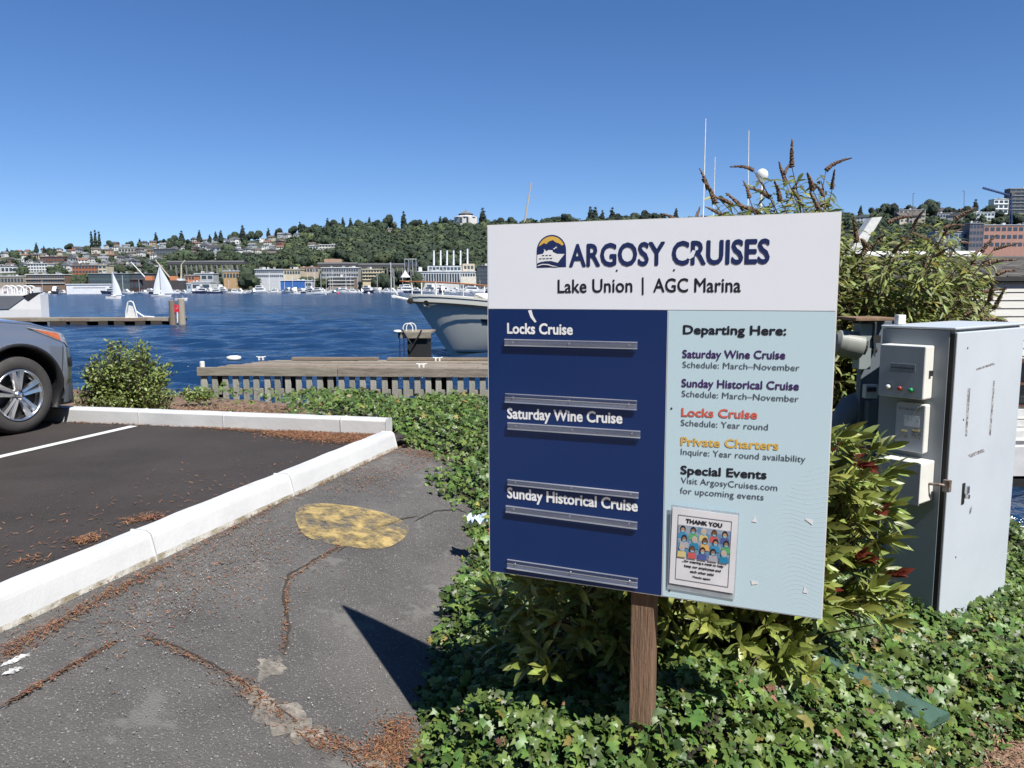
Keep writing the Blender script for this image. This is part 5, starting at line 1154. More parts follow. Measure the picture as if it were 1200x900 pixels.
for (u, v, Yt, fl) in tips:
    tip = at(u, v, Yt); base = Vector((BX + random.uniform(-.5, .5), BY + random.uniform(-.35, .35), gland(BX, BY) - .05))
    h = tip.z - base.z; mid = base.lerp(tip, .55); mid.z = base.z + h * .78 + .05; pts = []
    droop = Vector((tip.x - base.x, 0, 0)).normalized() if abs(tip.x - base.x) > .01 else Vector((1, 0, 0))
    for k in range(11):
        t = k / 10; p = base * (1 - t) ** 2 + mid * 2 * t * (1 - t) + tip * t * t; pts.append(p)
    bst.tube(pts, [lerp(.014, .003, k / 10) for k in range(11)], 5)
    dirn = (pts[-1] - pts[-3]).normalized()
    if fl or random.random() < .2:
        o = bpy.data.objects.new('flower_spike', random.choice(spk)); C.objects.link(o); o.parent = bu
        dd = (dirn + Vector((random.uniform(-.7, .9), random.uniform(-.5, .3), random.uniform(-.7, .25) if v > 250 else random.uniform(-.9, .5)))).normalized()
        q = dd.to_track_quat('X', 'Z'); o.matrix_basis = BI @ (Matrix.Translation(tip - dd * .0) @ q.to_matrix().to_4x4() @ Matrix.Scale(random.uniform(.75, 1.15) * (1 if fl else .85), 4)); nspk += 1
        for _ in range(2):
            dd2 = (dd + Vector((random.gauss(0, .9), random.gauss(0, .6), random.gauss(0, .6)))).normalized(); o = bpy.data.objects.new('flower_spike', random.choice(spk)); C.objects.link(o); o.parent = bu
            o.matrix_basis = BI @ (Matrix.Translation(pts[-2]) @ dd2.to_track_quat('X', 'Z').to_matrix().to_4x4() @ Matrix.Scale(random.uniform(.3, .5), 4))
    nt_ = 25
    for k in range(nt_):
        t = lerp(.28, .97, k / nt_); i = min(9, int(t * 10)); p = pts[i].lerp(pts[i + 1], t * 10 - i); ax = (pts[i + 1] - pts[i]).normalized(); e1 = ax.orthogonal().normalized(); e2 = ax.cross(e1); a = k * 1.57 + random.uniform(-.4, .4)
        for sgn in (1, -1):
            rad = (e1 * math.cos(a) + e2 * math.sin(a)) * sgn
            tl_ = random.uniform(.03, .17) if v > 235 else random.uniform(.01, .10)
            q0 = p + rad * tl_; n_l = (3 if tl_ > .07 else 2) if v > 235 else 2
            for j in range(n_l):
                dv = (rad + ax * random.uniform(-.2, .8) + Vector((random.gauss(0, .35), random.gauss(0, .35), random.uniform(-.7, .2)))); addleaf(q0 - rad * tl_ * (j / n_l) * .7, dv, random.uniform(.06, .12))
            if tl_ > .07: bst.tube([p, q0], [.003, .0015], 3)
bst.build('stem', m_stem, bu, label='arching woody stems')
bv, bf = lance(.135, .15, .3)
me = scatter_mesh('leaves', bv, bf, frames(np.array(bl_pos), np.array(bl_n), np.array([tuple(d) for d in bl_d]), np.array(bl_s)), [m_bud, m_bud_y], np.array(bl_m)); me.transform(BI); link('leaves', me, bu, kind='stuff')
print('buddleia leaves', len(bl_pos), 'spikes', nspk)

# --- small leafy shrubs
def shrub(name, lab, cx_, cy_, rx, ry, h, n, leaf, z0, ns=60, cat='shrub', m=m_shrub, seed=1):
    rnd = random.Random(seed); t_ = thing(name, lab, cat, (cx_, cy_, z0)); st = MB(); pos, nr, dr, sz = [], [], [], []
    for k in range(ns):
        a = rnd.uniform(0, 6.28); r_ = rnd.random() ** .5; hh = h * (1 - .45 * r_ ** 2) * rnd.uniform(.72, 1.1)
        tip = Vector((cx_ + rx * r_ * math.cos(a), cy_ + ry * r_ * math.sin(a), z0 + hh)); base = Vector((lerp(cx_, tip.x, .55), lerp(cy_, tip.y, .55), z0 - .05)); mid = base.lerp(tip, .5); pts = [base, mid + Vector((0, 0, .03)), tip]
        st.tube(pts, [.006, .004, .002], 4)
        for i in range(n // ns):
            t = rnd.uniform(.08, 1); p = base.lerp(tip, t); pos.append((p.x + rnd.gauss(0, .03), p.y + rnd.gauss(0, .03), p.z + rnd.gauss(0, .02))); nr.append((rnd.gauss(0, .7), rnd.gauss(-.3, .7), .8)); dr.append((rnd.gauss(0, .6), rnd.gauss(0, .6), .7)); sz.append(leaf * rnd.uniform(.7, 1.2))
    st.build('stem', m_stem, t_); lv, lf = lance(.24, .1, .1); me = scatter_mesh('leaves', lv, lf, frames(np.array(pos), np.array(nr), np.array(dr), np.array(sz)), m); me.transform(wmat(t_).inverted()); link('leaves', me, t_, kind='stuff'); return t_
g0 = gz(147, 470, .28)
shrub('green_shrub', 'rounded green shrub growing on the bank between the car and the pier', g0.x + .0, g0.y + .1, .52, .4, .80, 6600, .05, .20, 130)
for u, v, rx, h, lab, sd in ((103, 470, .22, .24, 'low green weeds at the left foot of the rounded shrub', 2), (185, 472, .24, .26, 'low green weeds at the right foot of the rounded shrub', 3), (130, 474, .3, .18, 'broad leaved weeds in front of the rounded shrub', 4), (232, 462, .22, .12, 'thin weed patch on the bare earth bank', 5)):
    g1 = gz(u, v, .28); shrub('weed_clump', lab, g1.x, g1.y, rx, .2, h, 520, .045, .24, 26, 'weeds', seed=sd)
# sparse needle and chip cover on the bare bank
litter('bark_litter', [(gz(120, 478, .3), gz(330, 476, .3), .22, 4200), (gz(200, 466, .3), gz(330, 468, .3), .25, 2800)], mat('bark_chip', (.34, .215, .13), (.19, .12, .075), 60, .9, island=.5), 'brown bark and needle litter on the bare bank', fz=lambda x, y: gland(x, y) - .05, size=(.03, .06))
litter('bark_litter', [(gp(1165, 890), gp(1210, 870), .08, 900), (at(985, 779, 3.3), at(1080, 812, 2.9), .05, 500)], MATS['bark_chip'], 'brown bark litter in the gap of the ivy at the right', fz=lambda x, y: (ivyh(x, y) - .0 if inpoly(x, y, POLY) else gland(x, y)) - .02, size=(.015, .04))
# ------------------------------------------------------------------ far shore: terrain
RIDGE = [(-900, 305), (-200, 302), (0, 299), (60, 294), (100, 292), (150, 288), (200, 285), (250, 283), (300, 281), (350, 274), (400, 270), (450, 267), (500, 267), (550, 264), (600, 266), (700, 262), (800, 260), (900, 258), (1000, 254), (1050, 250), (1100, 252), (1150, 250), (1200, 251), (1500, 262), (2300, 280)]
SHORE_Y, RIDGE_Y = 900., 1550.
def ridgev(u):
    for (a, p), (c_, q) in zip(RIDGE, RIDGE[1:]):
        if u <= c_: return lerp(p, q, max(0, (u - a) / (c_ - a)))
    return RIDGE[-1][1]
def hz_far(x, y):
    if y < SHORE_Y - 12: return WATER - 3
    u = 600 + 901 * x / y; H = (338.5 - ridgev(u)) * RIDGE_Y / 901
    base = WATER + 2.2
    if y < SHORE_Y: return lerp(WATER - 3, base, (y - SHORE_Y + 12) / 12)
    if y < SHORE_Y + 50: return base + 1.5 * (y - SHORE_Y) / 50
    t = (y - SHORE_Y - 50) / (RIDGE_Y - SHORE_Y - 50)
    if t <= 1: return base + 1.5 + (H - base) * (t ** .85) + 3 * mnoise(x, y, .008) * smooth(0, .1, t) * smooth(1, .9, t)
    return base + 1.5 + (H - base) * max(0, 1 - (t - 1) * 1.2)
hill_m = mat('hill_ground', (.075, .085, .040), (.035, .045, .022), .02, .95, detail=8)
b = MB(); P = []
for y in [880, 889, 895, 900, 925, 950] + list(np.linspace(975, 1560, 28)) + [1620, 1750, 2000, 2500]: P.append([(x_, y, hz_far(x_, y)) for x_ in [y * lerp(-1.3, 1.3, i / 150) for i in range(151)]])
struct('hillside', b.grid(P), hill_m, True)['label'] = 'wooded hillside across the lake'
b = MB(); b.add([(-9000, 2400, -3), (9000, 2400, -3), (9000, 9000, -3), (-9000, 9000, -3)], [(0, 1, 2, 3)]); b.add([(-9000, -400, -4.), (9000, -400, -4.), (9000, 2400, -4.), (-9000, 2400, -4.)], [(0, 1, 2, 3)])
struct('lake_bed', b, hill_m)['label'] = 'ground sheet under the lake out to the horizon'
def onhill(u, v):
    r = ray(u, v); Y = SHORE_Y + 5
    while Y < RIDGE_Y + 40:
        p = EYEV + r * (Y / r.y)
        if p.z <= hz_far(p.x, Y): return Vector((p.x, Y, hz_far(p.x, Y)))
        Y += 4
    p = EYEV + r * (RIDGE_Y / r.y); return Vector((p.x, RIDGE_Y, hz_far(p.x, RIDGE_Y)))

# ------------------------------------------------------------------ far buildings
def fm(c, r_=.7): return mat('paint_%02d_%02d_%02d' % tuple(int(x * 99) for x in c), c, tuple(x * .85 for x in c), .3, r_)
fglass = mat('far_glass', (.05, .07, .09), None, .5, .15); froof = fm((.16, .16, .165)); fwhite = fm((.70, .70, .68))
HCOL = [((.62, .62, .60), (.15, .15, .16), 'white', 'grey'), ((.50, .45, .36), (.12, .10, .09), 'beige', 'brown'), ((.30, .31, .33), (.10, .10, .11), 'grey', 'dark'), ((.66, .64, .58), (.20, .11, .08), 'cream', 'reddish'),
        ((.22, .11, .075), (.13, .12, .12), 'brick', 'grey'), ((.36, .40, .40), (.20, .20, .21), 'greenish', 'grey'), ((.70, .70, .70), (.55, .55, .55), 'white', 'flat'), ((.42, .30, .20), (.09, .08, .08), 'tan', 'black')]
hproto = []
for k, (wc_, rc_, wn_, rn_) in enumerate(HCOL):
    W_, D_, H_ = 10., 9., 6.; h_ = thing('house', 'x', 'house', (0, 0, 0))
    b = MB(); b.b2((-W_ / 2, -D_ / 2, -4), (W_ / 2, D_ / 2, H_)); b.build('wall', fm(wc_), h_, local=True)
    b = MB()
    if k in (6,): b.b2((-W_ / 2 - .5, -D_ / 2 - .5, H_ + .01), (W_ / 2 + .5, D_ / 2 + .5, H_ + .6))
    elif k % 2: b.prism([(-D_ / 2 - .8, H_ - .1), (0, H_ + 3), (D_ / 2 + .8, H_ - .1)], -W_ / 2 - .6, W_ / 2 + .6, M=Matrix(((0, 0, 1, 0), (1, 0, 0, 0), (0, 1, 0, 0), (0, 0, 0, 1))))
    else: b.prism([(-W_ / 2 - .8, H_ - .1), (0, H_ + 3.4), (W_ / 2 + .8, H_ - .1)], -D_ / 2 - .6, D_ / 2 + .6, M=Matrix(((1, 0, 0, 0), (0, 0, -1, 0), (0, 1, 0, 0), (0, 0, 0, 1)))); b.b2((-.6 + 3, -1, H_), (.4 + 3, 0, H_ + 3.6))
    b.build('roof', fm(rc_, .9), h_, local=True)
    for fl in (0, 1):
        for q in range(3):
            if (k + fl + q) % 4 == 3: continue
            x = -3.3 + q * 3.3; b = MB(); b.b2((x - .9, -D_ / 2 - .06, .9 + fl * 2.8), (x + .9, -D_ / 2 + .02, 2.5 + fl * 2.8)); b.build('window', fglass, h_, local=True)
    hproto.append(h_)
hused = [False] * 8
ZONES = [(40, 'left of brick block'), (80, 'by brown brick block'), (110, 'by the poplars'), (150, 'right of the poplars'), (195, 'above the booms'), (240, 'above left viaduct'), (290, 'above right viaduct'), (330, 'above blue shed'), (380, 'by white apartments'), (430, 'above big cruiser'), (500, 'left of chimneys'), (600, 'behind the chimneys'), (1000, 'behind the sign'), (1080, 'above butterfly bush'), (1140, 'by lamp posts'), (9999, 'by brick office')]
def zone(u): return next(z for a, z in ZONES if u < a)
def band(u, v):
    t = (v - ridgev(u)) / (334 - ridgev(u)); return 'on the crest' if t < .15 else 'high up' if t < .4 else 'midway up' if t < .7 else 'low down'
BUILT = []                                            # occupied px rects for tree placement
FIRST = {}
def place(proto_list, k, p, rz, label, sc, group):
    pr = proto_list[k]; key = (id(proto_list), k)
    if key not in FIRST:
        FIRST[key] = True; TREES[pr.name] = [(c, kids(c)) for c in kids(pr)]
        pr.location = p; pr.rotation_euler = (0, 0, rz); pr.scale = sc if isinstance(sc, tuple) else (sc,) * 3; pr['label'] = label; pr['group'] = group; return pr
    return dup(pr, p, rz, label, sc, group)
rh = random.Random(5); hp = []
def house_at(u, v, k, s=1., rz=None):
    p = onhill(u, v); W_, R_, a, c_ = HCOL[k]
    place(hproto, k, p, rh.uniform(-.5, .5) if rz is None else rz, '%s house with %s roof, %s %s' % (a, c_, band(u, v), zone(u)), (s * rh.uniform(.9, 1.5), s, s * rh.uniform(.85, 1.25)), 'houses on the far hillside')
    hp.append((u, v)); BUILT.append((u - 7 * s, u + 7 * s, v - 8 * s, v))
for _ in range(2600):
    u = rh.uniform(-25, 330); dens = 1 if u < 200 else lerp(1, .3, min(1, (u - 150) / 150)); 
    if rh.random() > dens: continue
    v = rh.uniform(ridgev(u) - .5, 318)
    if v > 303 and 190 < u: continue
    if any(abs(u - a) < 9.5 and abs(v - c_) < 4. for a, c_ in hp): continue
    house_at(u, v, rh.choice((0, 0, 0, 1, 1, 2, 2, 3, 4, 5, 6, 7)), rh.uniform(.8, 1.15))
    if len(hp) > 175: break
for u, v, k, s in ((325, 278, 6, 1.), (337, 279, 0, 1.1), (347, 280, 0, 1.2), (364, 277, 6, .9), (306, 293, 6, .8), (312, 292, 0, .8), (275, 286, 0, 1.5), (268, 287, 6, 1.1), (243, 295, 0, 1.5), (251, 298, 2, 1.5), (366, 290, 1, .9), (457, 273, 1, .8), (471, 273, 0, .9), (407, 287, 6, .6), (434, 290, 6, .7), (516, 266, 1, .6), (1058, 262, 1, 2.2), (1072, 263, 1, 2.), (1066, 252, 0, 1.8), (1100, 254, 4, 1.7), (1118, 262, 2, 1.9), (1128, 252, 3, 1.5), (1010, 262, 0, 1.6)):
    house_at(u, v, k, s)
print('houses', len(hp))
def block(name, label, cat, u0, u1, vt, vb, Y, col, roofc, nc, nr_, depth=18., wh=.5, roof_h=.8, fac=None, slab=False, pitched=False, zbase=None):
    p0, p1 = at(u0, vb, Y), at(u1, vb, Y); zt = at((u0 + u1) / 2, vt, Y).z; zb = at((u0 + u1) / 2, vb, Y).z; cx_ = (p0.x + p1.x) / 2; W_ = p1.x - p0.x; zlow = min(zb, hz_far(cx_, Y + depth)) - 3 if zbase is None else zbase
    t_ = thing(name, label, cat, (cx_, Y, zb)); BUILT.append((u0 - 1, u1 + 1, vt - 1, vb + 2))
    b = MB(); b.b2((p0.x, Y, zlow), (p1.x, Y + depth, zt)); b.build('wall', fm(col), t_)
    b = MB()
    if pitched: b.prism([(Y - .6, zt - .02), (Y + depth / 2, zt + roof_h * 3.5), (Y + depth + .6, zt - .02)], p0.x - .6, p1.x + .6, M=Matrix(((0, 0, 1, 0), (1, 0, 0, 0), (0, 1, 0, 0), (0, 0, 0, 1))))
    else: b.b2((p0.x - .6, Y - .8, zt + .01), (p1.x + .6, Y + depth, zt + roof_h))
    b.build('roof', fm(roofc, .9), t_)
    rr = random.Random(int(u0 * 7 + vt))
    if not pitched and zbase is None:
        for _ in range(rr.randint(2, 5)):
            x = rr.uniform(p0.x + 1, p1.x - 2); w_ = rr.uniform(1.2, 4); h_ = rr.uniform(.8, 2.6); b = MB(); b.b2((x, Y + 1.5, zt + roof_h + .01), (x + w_, Y + 5, zt + roof_h + h_)); b.build('roof_unit', fm(rr.choice(((.3, .3, .31), (.55, .55, .54), (.2, .2, .2)))), t_)
    fh = (zt - zb) / max(1, nr_); cw = W_ / max(1, nc)
    for r_ in range(nr_):
        for c_ in range(nc):
            x = p0.x + cw * (c_ + .5); z = zb + fh * (r_ + .5); b = MB(); b.b2((x - cw * .36, Y - .12, z - fh * wh / 2), (x + cw * .36, Y + .05, z + fh * wh / 2)); b.build('window', fglass, t_)
        if slab: b = MB(); b.b2((p0.x - .3, Y - 1.3, zb + fh * r_ - .25), (p1.x + .3, Y - .14, zb + fh * r_ + .35)); b.build('floor_slab', fm(roofc), t_)
    return t_
def bY(u, vb): return onhill(u, vb).y
wht, crm, brk, org, dk, gr, bl = (.68, .68, .66), (.56, .49, .36), (.20, .085, .055), (.36, .13, .06), (.055, .05, .05), (.33, .34, .35), (.03, .12, .36)
for a in (
    ('brown_brick_block', 'long flat brown brick block halfway up the left slope', 47, 76, 301, 308, bY(60, 308), brk, (.17, .08, .06), 9, 2), ('modern_block', 'white modern block with dark windows at the far left', 33, 56, 309, 319, bY(45, 319), wht, wht, 7, 3),
    ('terrace_block', 'long brown two storey block with white bands by the far left shore', 31, 76, 322, 332, 925, (.20, .13, .09), wht, 16, 2), ('orange_brick_block', 'orange brick building above the long glazed block', 85, 115, 311, 321, 965, org, gr, 8, 2),
    ('cream_block', 'cream block joined to the right of the orange brick building', 115.3, 125, 311, 320, 964, crm, crm, 2, 2), ('glazed_block', 'long dark glazed waterfront block behind the left sailboat', 104, 152, 321, 333, 930, (.07, .10, .11), (.25, .27, .28), 18, 2),
    ('glazed_annex', 'lower dark annex right of the long glazed block', 152.5, 180, 321, 333, 934, (.09, .09, .10), (.13, .13, .14), 9, 2), ('dark_shed', 'dark maroon waterfront shed between the two sailboats', 153, 181, 328.5, 340, 899, (.05, .028, .028), (.04, .03, .03), 6, 1),
    ('pale_blue_boathouse', 'pale blue boathouse just right of the right sailboat', 203, 224, 333, 340, 897, (.45, .54, .62), (.6, .66, .7), 5, 1), ('white_boathouse', 'white boathouse with two dark openings', 224.5, 247, 331, 340, 897, (.62, .62, .60), wht, 2, 1),
    ('orange_depot', 'orange fronted depot beside the pale metal sheds', 217, 228, 323, 329, 925, (.50, .19, .09), gr, 3, 1), ('metal_shed', 'pale metal shed with curved looking roof near the viaduct', 228.5, 250, 321, 329, 940, (.40, .44, .47), (.5, .53, .55), 3, 1), ('tan_depot', 'tan depot with big white roof right of the metal shed', 262, 280, 318, 328, 945, (.45, .30, .16), (.62, .66, .68), 5, 1),
    ('terrace_row', 'dark grey terrace high on the slope over the booms', 180, 204, 292, 299, bY(190, 299), (.12, .125, .14), (.2, .2, .22), 7, 2), ('apartment_row', 'long beige apartment row high on the slope right of the poplars', 139, 168, 290.5, 296, bY(150, 296), (.50, .46, .38), gr, 8, 1),
    ('white_apartments', 'long white apartment block standing in the trees halfway up the slope', 374, 395, 287, 293, bY(384, 293), (.64, .61, .52), wht, 6, 2), ('lower_apartments', 'low white wing left of the long white apartments', 360, 373, 288.5, 293, bY(366, 293), wht, gr, 4, 1),
    ('office_row', 'long white and grey office with ribbon windows above the blue shed', 299, 332, 316, 326, 935, (.52, .54, .56), wht, 14, 2), ('cream_shop', 'cream shop row right of the white and grey office', 333, 352, 316, 323, 940, crm, crm, 6, 1), ('pink_roofed_block', 'low block with pinkish roof behind the shoreline tree', 353, 373, 313.5, 320, 960, (.45, .38, .30), (.50, .30, .22), 6, 1),
    ('flat_roofed_block', 'wide grey block with white eaves behind the restaurant', 377, 420, 314, 325, 935, (.33, .33, .33), (.66, .66, .66), 15, 2), ('restaurant', 'white roofed waterfront restaurant with balconies', 385, 415, 325, 333, 903, (.24, .20, .16), wht, 12, 2), ('cream_waterfront_block', 'cream waterfront block with balconies behind the tall mast', 425, 448, 316, 328, 925, (.60, .50, .32), crm, 7, 3),
    ('blue_shed', 'bright blue boat shed with white roof on the far shore', 329, 357, 329, 340, 897, bl, wht, 0, 0), ('pale_shed', 'pale grey shed attached right of the blue shed', 357.5, 366, 329, 340, 898, (.5, .5, .5), wht, 1, 1), ('dark_block', 'dark glass block right of the chimneyed plant', 559, 578, 312, 334, 930, (.06, .07, .09), (.12, .13, .15), 6, 5),
    ('white_hillside_block', 'white hillside block behind the construction crane', 1164, 1181, 233.5, 251, bY(1172, 251), (.72, .72, .72), wht, 3, 3), ('modern_row', 'long white modern terrace above the brick office', 1140, 1165, 249, 259, bY(1150, 259), (.56, .60, .62), wht, 6, 2),
    ('brick_office', 'wide pinkish brick office block with rows of square windows at the right', 1151.5, 1225, 264, 291, 905, (.40, .21, .155), (.5, .5, .5), 11, 3), ('brick_office_dark_side', 'left side of the brick office, shade put into its dark walls', 1135, 1151, 262, 291, 903, (.14, .12, .13), gr, 4, 4),  # the office's left side: its shade is put into the wall colour
    ('beige_terrace', 'beige terrace over the butterfly bush top', 1053, 1084, 246, 261, bY(1066, 261) - 8, (.42, .36, .28), gr, 6, 3), ('grey_depot', 'grey low depot behind the dark shingle roof', 1095, 1133, 272, 291, 910, (.28, .30, .33), (.4, .4, .42), 7, 2), ('street_row_block', 'grey roofed row behind the two lamp posts', 1098, 1128, 250, 256, bY(1110, 256), (.30, .31, .34), gr, 9, 1),
    ('shoreline_office', 'low brown office at the far left shore edge', -10, 28, 324, 333, 920, (.34, .29, .23), wht, 10, 1), ('left_villa_row', 'row of white villas at the left picture edge', -8, 20, 312, 320, bY(5, 320), wht, gr, 6, 1)):
    block(a[0], a[1], 'building', *a[2:8], a[8], a[9], a[10], slab=a[0] in ('terrace_block', 'restaurant', 'cream_waterfront_block', 'white_hillside_block'))
# low white covered moorage barge
block('covered_moorage', 'long white covered moorage shed floating on the far shore left of the sailboat', 'boathouse', 78, 131, 333.5, 341, 880, (.74, .74, .74), (.78, .78, .78), 1, 1, wh=.08, depth=14, zbase=WATER - 1)
# tower under construction
tw = block('tower', 'dark concrete tower under construction at the right edge', 'building', 1182, 1222, 221, 250, bY(1190, 250), (.10, .10, .11), (.45, .44, .42), 6, 7, slab=True)
# power plant building with chimneys
pl = block('plant_building', 'white former power plant with rows of tall windows and six chimneys', 'building', 490, 557, 318.5, 333, 915, (.58, .59, .58), (.62, .63, .62), 22, 1, depth=25, wh=.72)
def addbox(par, name, u0, u1, vt, vb, Y, d, c_): 
    p0, p1 = at(u0, vb, Y), at(u1, vt, Y); b = MB(); b.b2((p0.x, Y, p0.z), (p1.x, Y + d, p1.z)); BUILT.append((u0, u1, vt, vb)); return b.build(name, fm(c_), par)
addbox(pl, 'upper_storey', 501, 541, 311.5, 318, 920, 16, (.50, .54, .56)); addbox(pl, 'stair_tower', 542, 556, 309, 318, 921, 12, crm); addbox(pl, 'front_wing', 540, 558, 324, 334, 912.5, 2.4, (.66, .62, .52)); addbox(pl, 'roof_house', 490.5, 494, 313, 318, 918, 6, wht)
for i in range(9): addbox(pl, 'window', 503 + i * 4.2, 506 + i * 4.2, 313, 316.5, 919.8, .15, (.06, .08, .1))
for i in range(3): addbox(pl, 'window', 544 + i * 4, 546.5 + i * 4, 311.5, 315, 920.8, .15, (.06, .08, .1))
for u in (508.4, 516.3, 523.8, 531.5, 539.6, 547.8):
    vt = 291.5 if u > 545 else 293.5; p, q = at(u, 311, 928), at(u, vt, 928); b = MB(); b.tube([p, q], [1.15, 1.0], 10); b.build('chimney', fm((.72, .73, .74)), pl)
    BUILT.append((u - 2, u + 2, vt, 312))
# church on the crest
YC = RIDGE_Y - 15; c0 = at(546, 262, YC); ch = thing('domed_church', 'white octagonal church with dark pyramid roof on the hill crest', 'church', c0)
b = MB(); zt = at(546, 255, YC).z; p0, p1 = at(531, 262, YC), at(560, 262, YC); W_ = (p1.x - p0.x) / 2
b.prism([(W_ * math.cos(R(22.5 + 45 * k)), W_ * math.sin(R(22.5 + 45 * k))) for k in range(8)], c0.z - 25, zt, M=Matrix.Translation((c0.x, YC, 0))); b.build('nave', fm((.60, .58, .55)), ch)
b = MB(); b.lathe((c0.x, YC, 0), [(W_ * 1.03, zt), (W_ * .55, zt + 4.2)], 8); b.build('lower_roof', fm((.50, .49, .48)), ch)
b = MB(); b.lathe((c0.x, YC, 0), [(W_ * .58, zt + 3), (W_ * .56, zt + 7)], 8); b.build('drum', fm((.10, .08, .07)), ch)
b = MB(); zz = at(546, 247.5, YC).z; b.lathe((c0.x, YC, 0), [(W_ * .66, zt + 6.5), (W_ * .3, zz - 2), (0, zz + 1.5)], 8); b.tube([(c0.x, YC, zz), (c0.x, YC, zz + 4)], .5, 6); b.build('roof', fm((.17, .17, .18)), ch)
for x in (-.38, .12): b = MB(); b.b2((c0.x + W_ * x, YC - W_ * .96, zt - 11), (c0.x + W_ * x + 3.4, YC - W_ * .9, zt - 1)); b.build('arched_window', fglass, ch)
BUILT.append((529, 562, 240, 263))
# freeway viaduct
def viaduct(u0, u1, vd, lab, Yv=985):
    p0, p1 = at(u0, vd, Yv), at(u1, vd, Yv); t_ = thing('viaduct', lab, 'viaduct', (p0.x, Yv, 0)); b = MB(); b.b2((p0.x, Yv, p0.z - 3.6), (p1.x, Yv + 14, p0.z)); b.build('deck', fm((.07, .07, .075)), t_); n = int((p1.x - p0.x) / 6.5)
    b = MB(); b.b2((p0.x, Yv - .3, p0.z - .9), (p1.x, Yv - .02, p0.z + 1.0)); b.build('parapet', fm((.20, .20, .20)), t_)
    for i in range(n): x = p0.x + 3 + i * 6.5; b = MB(); b.b2((x, Yv + .5, hz_far(x, Yv) - 6), (x + 1.6, Yv + 3, p0.z - 3.62)); b.build('pier', fm((.20, .195, .19)), t_)
    BUILT.append((u0, u1, vd - 1, vd + 7)); return t_
viaduct(196, 286, 306.5, 'grey freeway viaduct on piers across the foot of the left slope'); viaduct(420, 489, 309.5, 'grey freeway viaduct left of the chimneyed plant'); viaduct(372, 419, 308.5, 'short viaduct stretch behind the flat roofed block')
p0, p1 = at(380, 308, 1000), at(400, 303.5, 1000); b = MB(); b.b2((p0.x, 1000, p0.z - 2), (p1.x, 1003, p1.z)); tag(b.build('retaining_wall', fm((.42, .27, .19))), 'pinkish retaining wall in the trees above the restaurant', 'wall'); BUILT.append((379, 401, 302, 309))
pv_ = at(481, 311, 960); gp_ = thing('glass_pavilion', 'pale grey steel framed pavilion raised above the viaduct', 'pavilion', pv_)
q0, q1 = at(474, 306, 960), at(488, 304, 960); b = MB(); b.b2((q0.x, 960, q1.z), (q1.x, 968, q1.z + .9)); b.build('roof', fm((.4, .43, .46)), gp_)
for u in (474.3, 479, 483.5, 487.6): p, q = at(u, 313, 960), at(u, 304.5, 960); b = MB(); b.b2((p.x - .3, 960.2, p.z - 6), (p.x + .3, 960.8, q.z)); b.build('column', fm((.33, .36, .4)), gp_)
b = MB(); b.b2((q0.x + .2, 960.9, q0.z - 4), (q1.x - .2, 962, q0.z - 1)); b.build('glass_wall', fglass, gp_); BUILT.append((473, 489, 302, 312))
p = at(475, 325, 915); b = MB(); b.lathe((p.x, 915, p.z), [(6, 0), (2.6, 4.2), (.3, 8.2), (0, 8.4)], 8); tag(b.build('white_marquee', fm((.72, .72, .7))), 'white peaked marquee on the shore left of the plant', 'marquee')
# derrick booms and cranes
def boom(name, lab, pts, Y, rad, col, extra=None, cat='crane'):
    p0 = at(*pts[0], Y); t_ = thing(name, lab, cat, (p0.x, Y, WATER)); b = MB(); b.tube([at(*p, Y) for p in pts], rad, 6); b.build('boom', fm(col), t_)
    if extra:
        (u0, u1, vt, vb), c_ = extra; a0, a1 = at(u0, vb, Y), at(u1, vt, Y); b = MB(); b.b2((a0.x, Y - 2, a0.z), (a1.x, Y + 4, a1.z)); b.build('machinery_house', fm(c_), t_); b = MB(); b.b2((a0.x - 2, Y - 3, WATER - 1), (a1.x + 2, Y + 5, a0.z - .01)); b.build('base', fm(dk), t_)
    return t_
boom('derrick_barge', 'derrick with pale boom raised left over an orange cab, left of the two', [(171.5, 326.5), (153.5, 307)], 893, [.75, .6], (.62, .62, .60), ((171, 179, 323.5, 328.5), (.55, .20, .09)))
boom('derrick_barge', 'derrick with tan boom raised left over an orange cab, behind the right sailboat', [(200, 326.5), (184, 307)], 894, [.75, .6], (.52, .44, .34), ((200, 207, 323.5, 328.5), (.55, .22, .10)))
c3 = boom('shore_crane', 'slim pale crane with a yellow mast right of the right sailboat', [(212, 329), (212.6, 310), (217, 305)], 895, [.8, .6, .45], (.60, .52, .38), ((208, 215, 326.5, 329), (.7, .7, .7)))
cY = boom('construction_crane', 'pale yellow lattice crane boom above the trees left of the sign top', [(614.5, 262), (618, 240), (622.5, 213)], 1500, [2.0, 1.6, .9], (.50, .42, .30)); q = at(626, 231, 1500); b = MB(); b.tube([at(622.5, 213, 1500), at(625, 228, 1500)], .2, 4); b.box(q, (3.5, 1, 2)); b.build('hook', fm((.3, .3, .3)), cY)
tc = thing('tower_crane', 'blue tower crane beside the dark tower at the right edge', 'crane', at(1184.5, 290, 1100)); 
def lattice(b, p, q, w_, n, th=.22):
    p, q = Vector(p), Vector(q); d = (q - p).normalized(); a = d.orthogonal().normalized(); c_ = d.cross(a); cs = [(a + c_) * w_, (a - c_) * w_, (-a - c_) * w_, (-a + c_) * w_]
    for o_ in cs: b.tube([p + o_, q + o_], th, 4)
    for i in range(n):
        s, e_ = p.lerp(q, i / n), p.lerp(q, (i + 1) / n)
        for k in range(4): b.tube([s + cs[k], e_ + cs[(k + 1) % 4]], th * .8, 3)
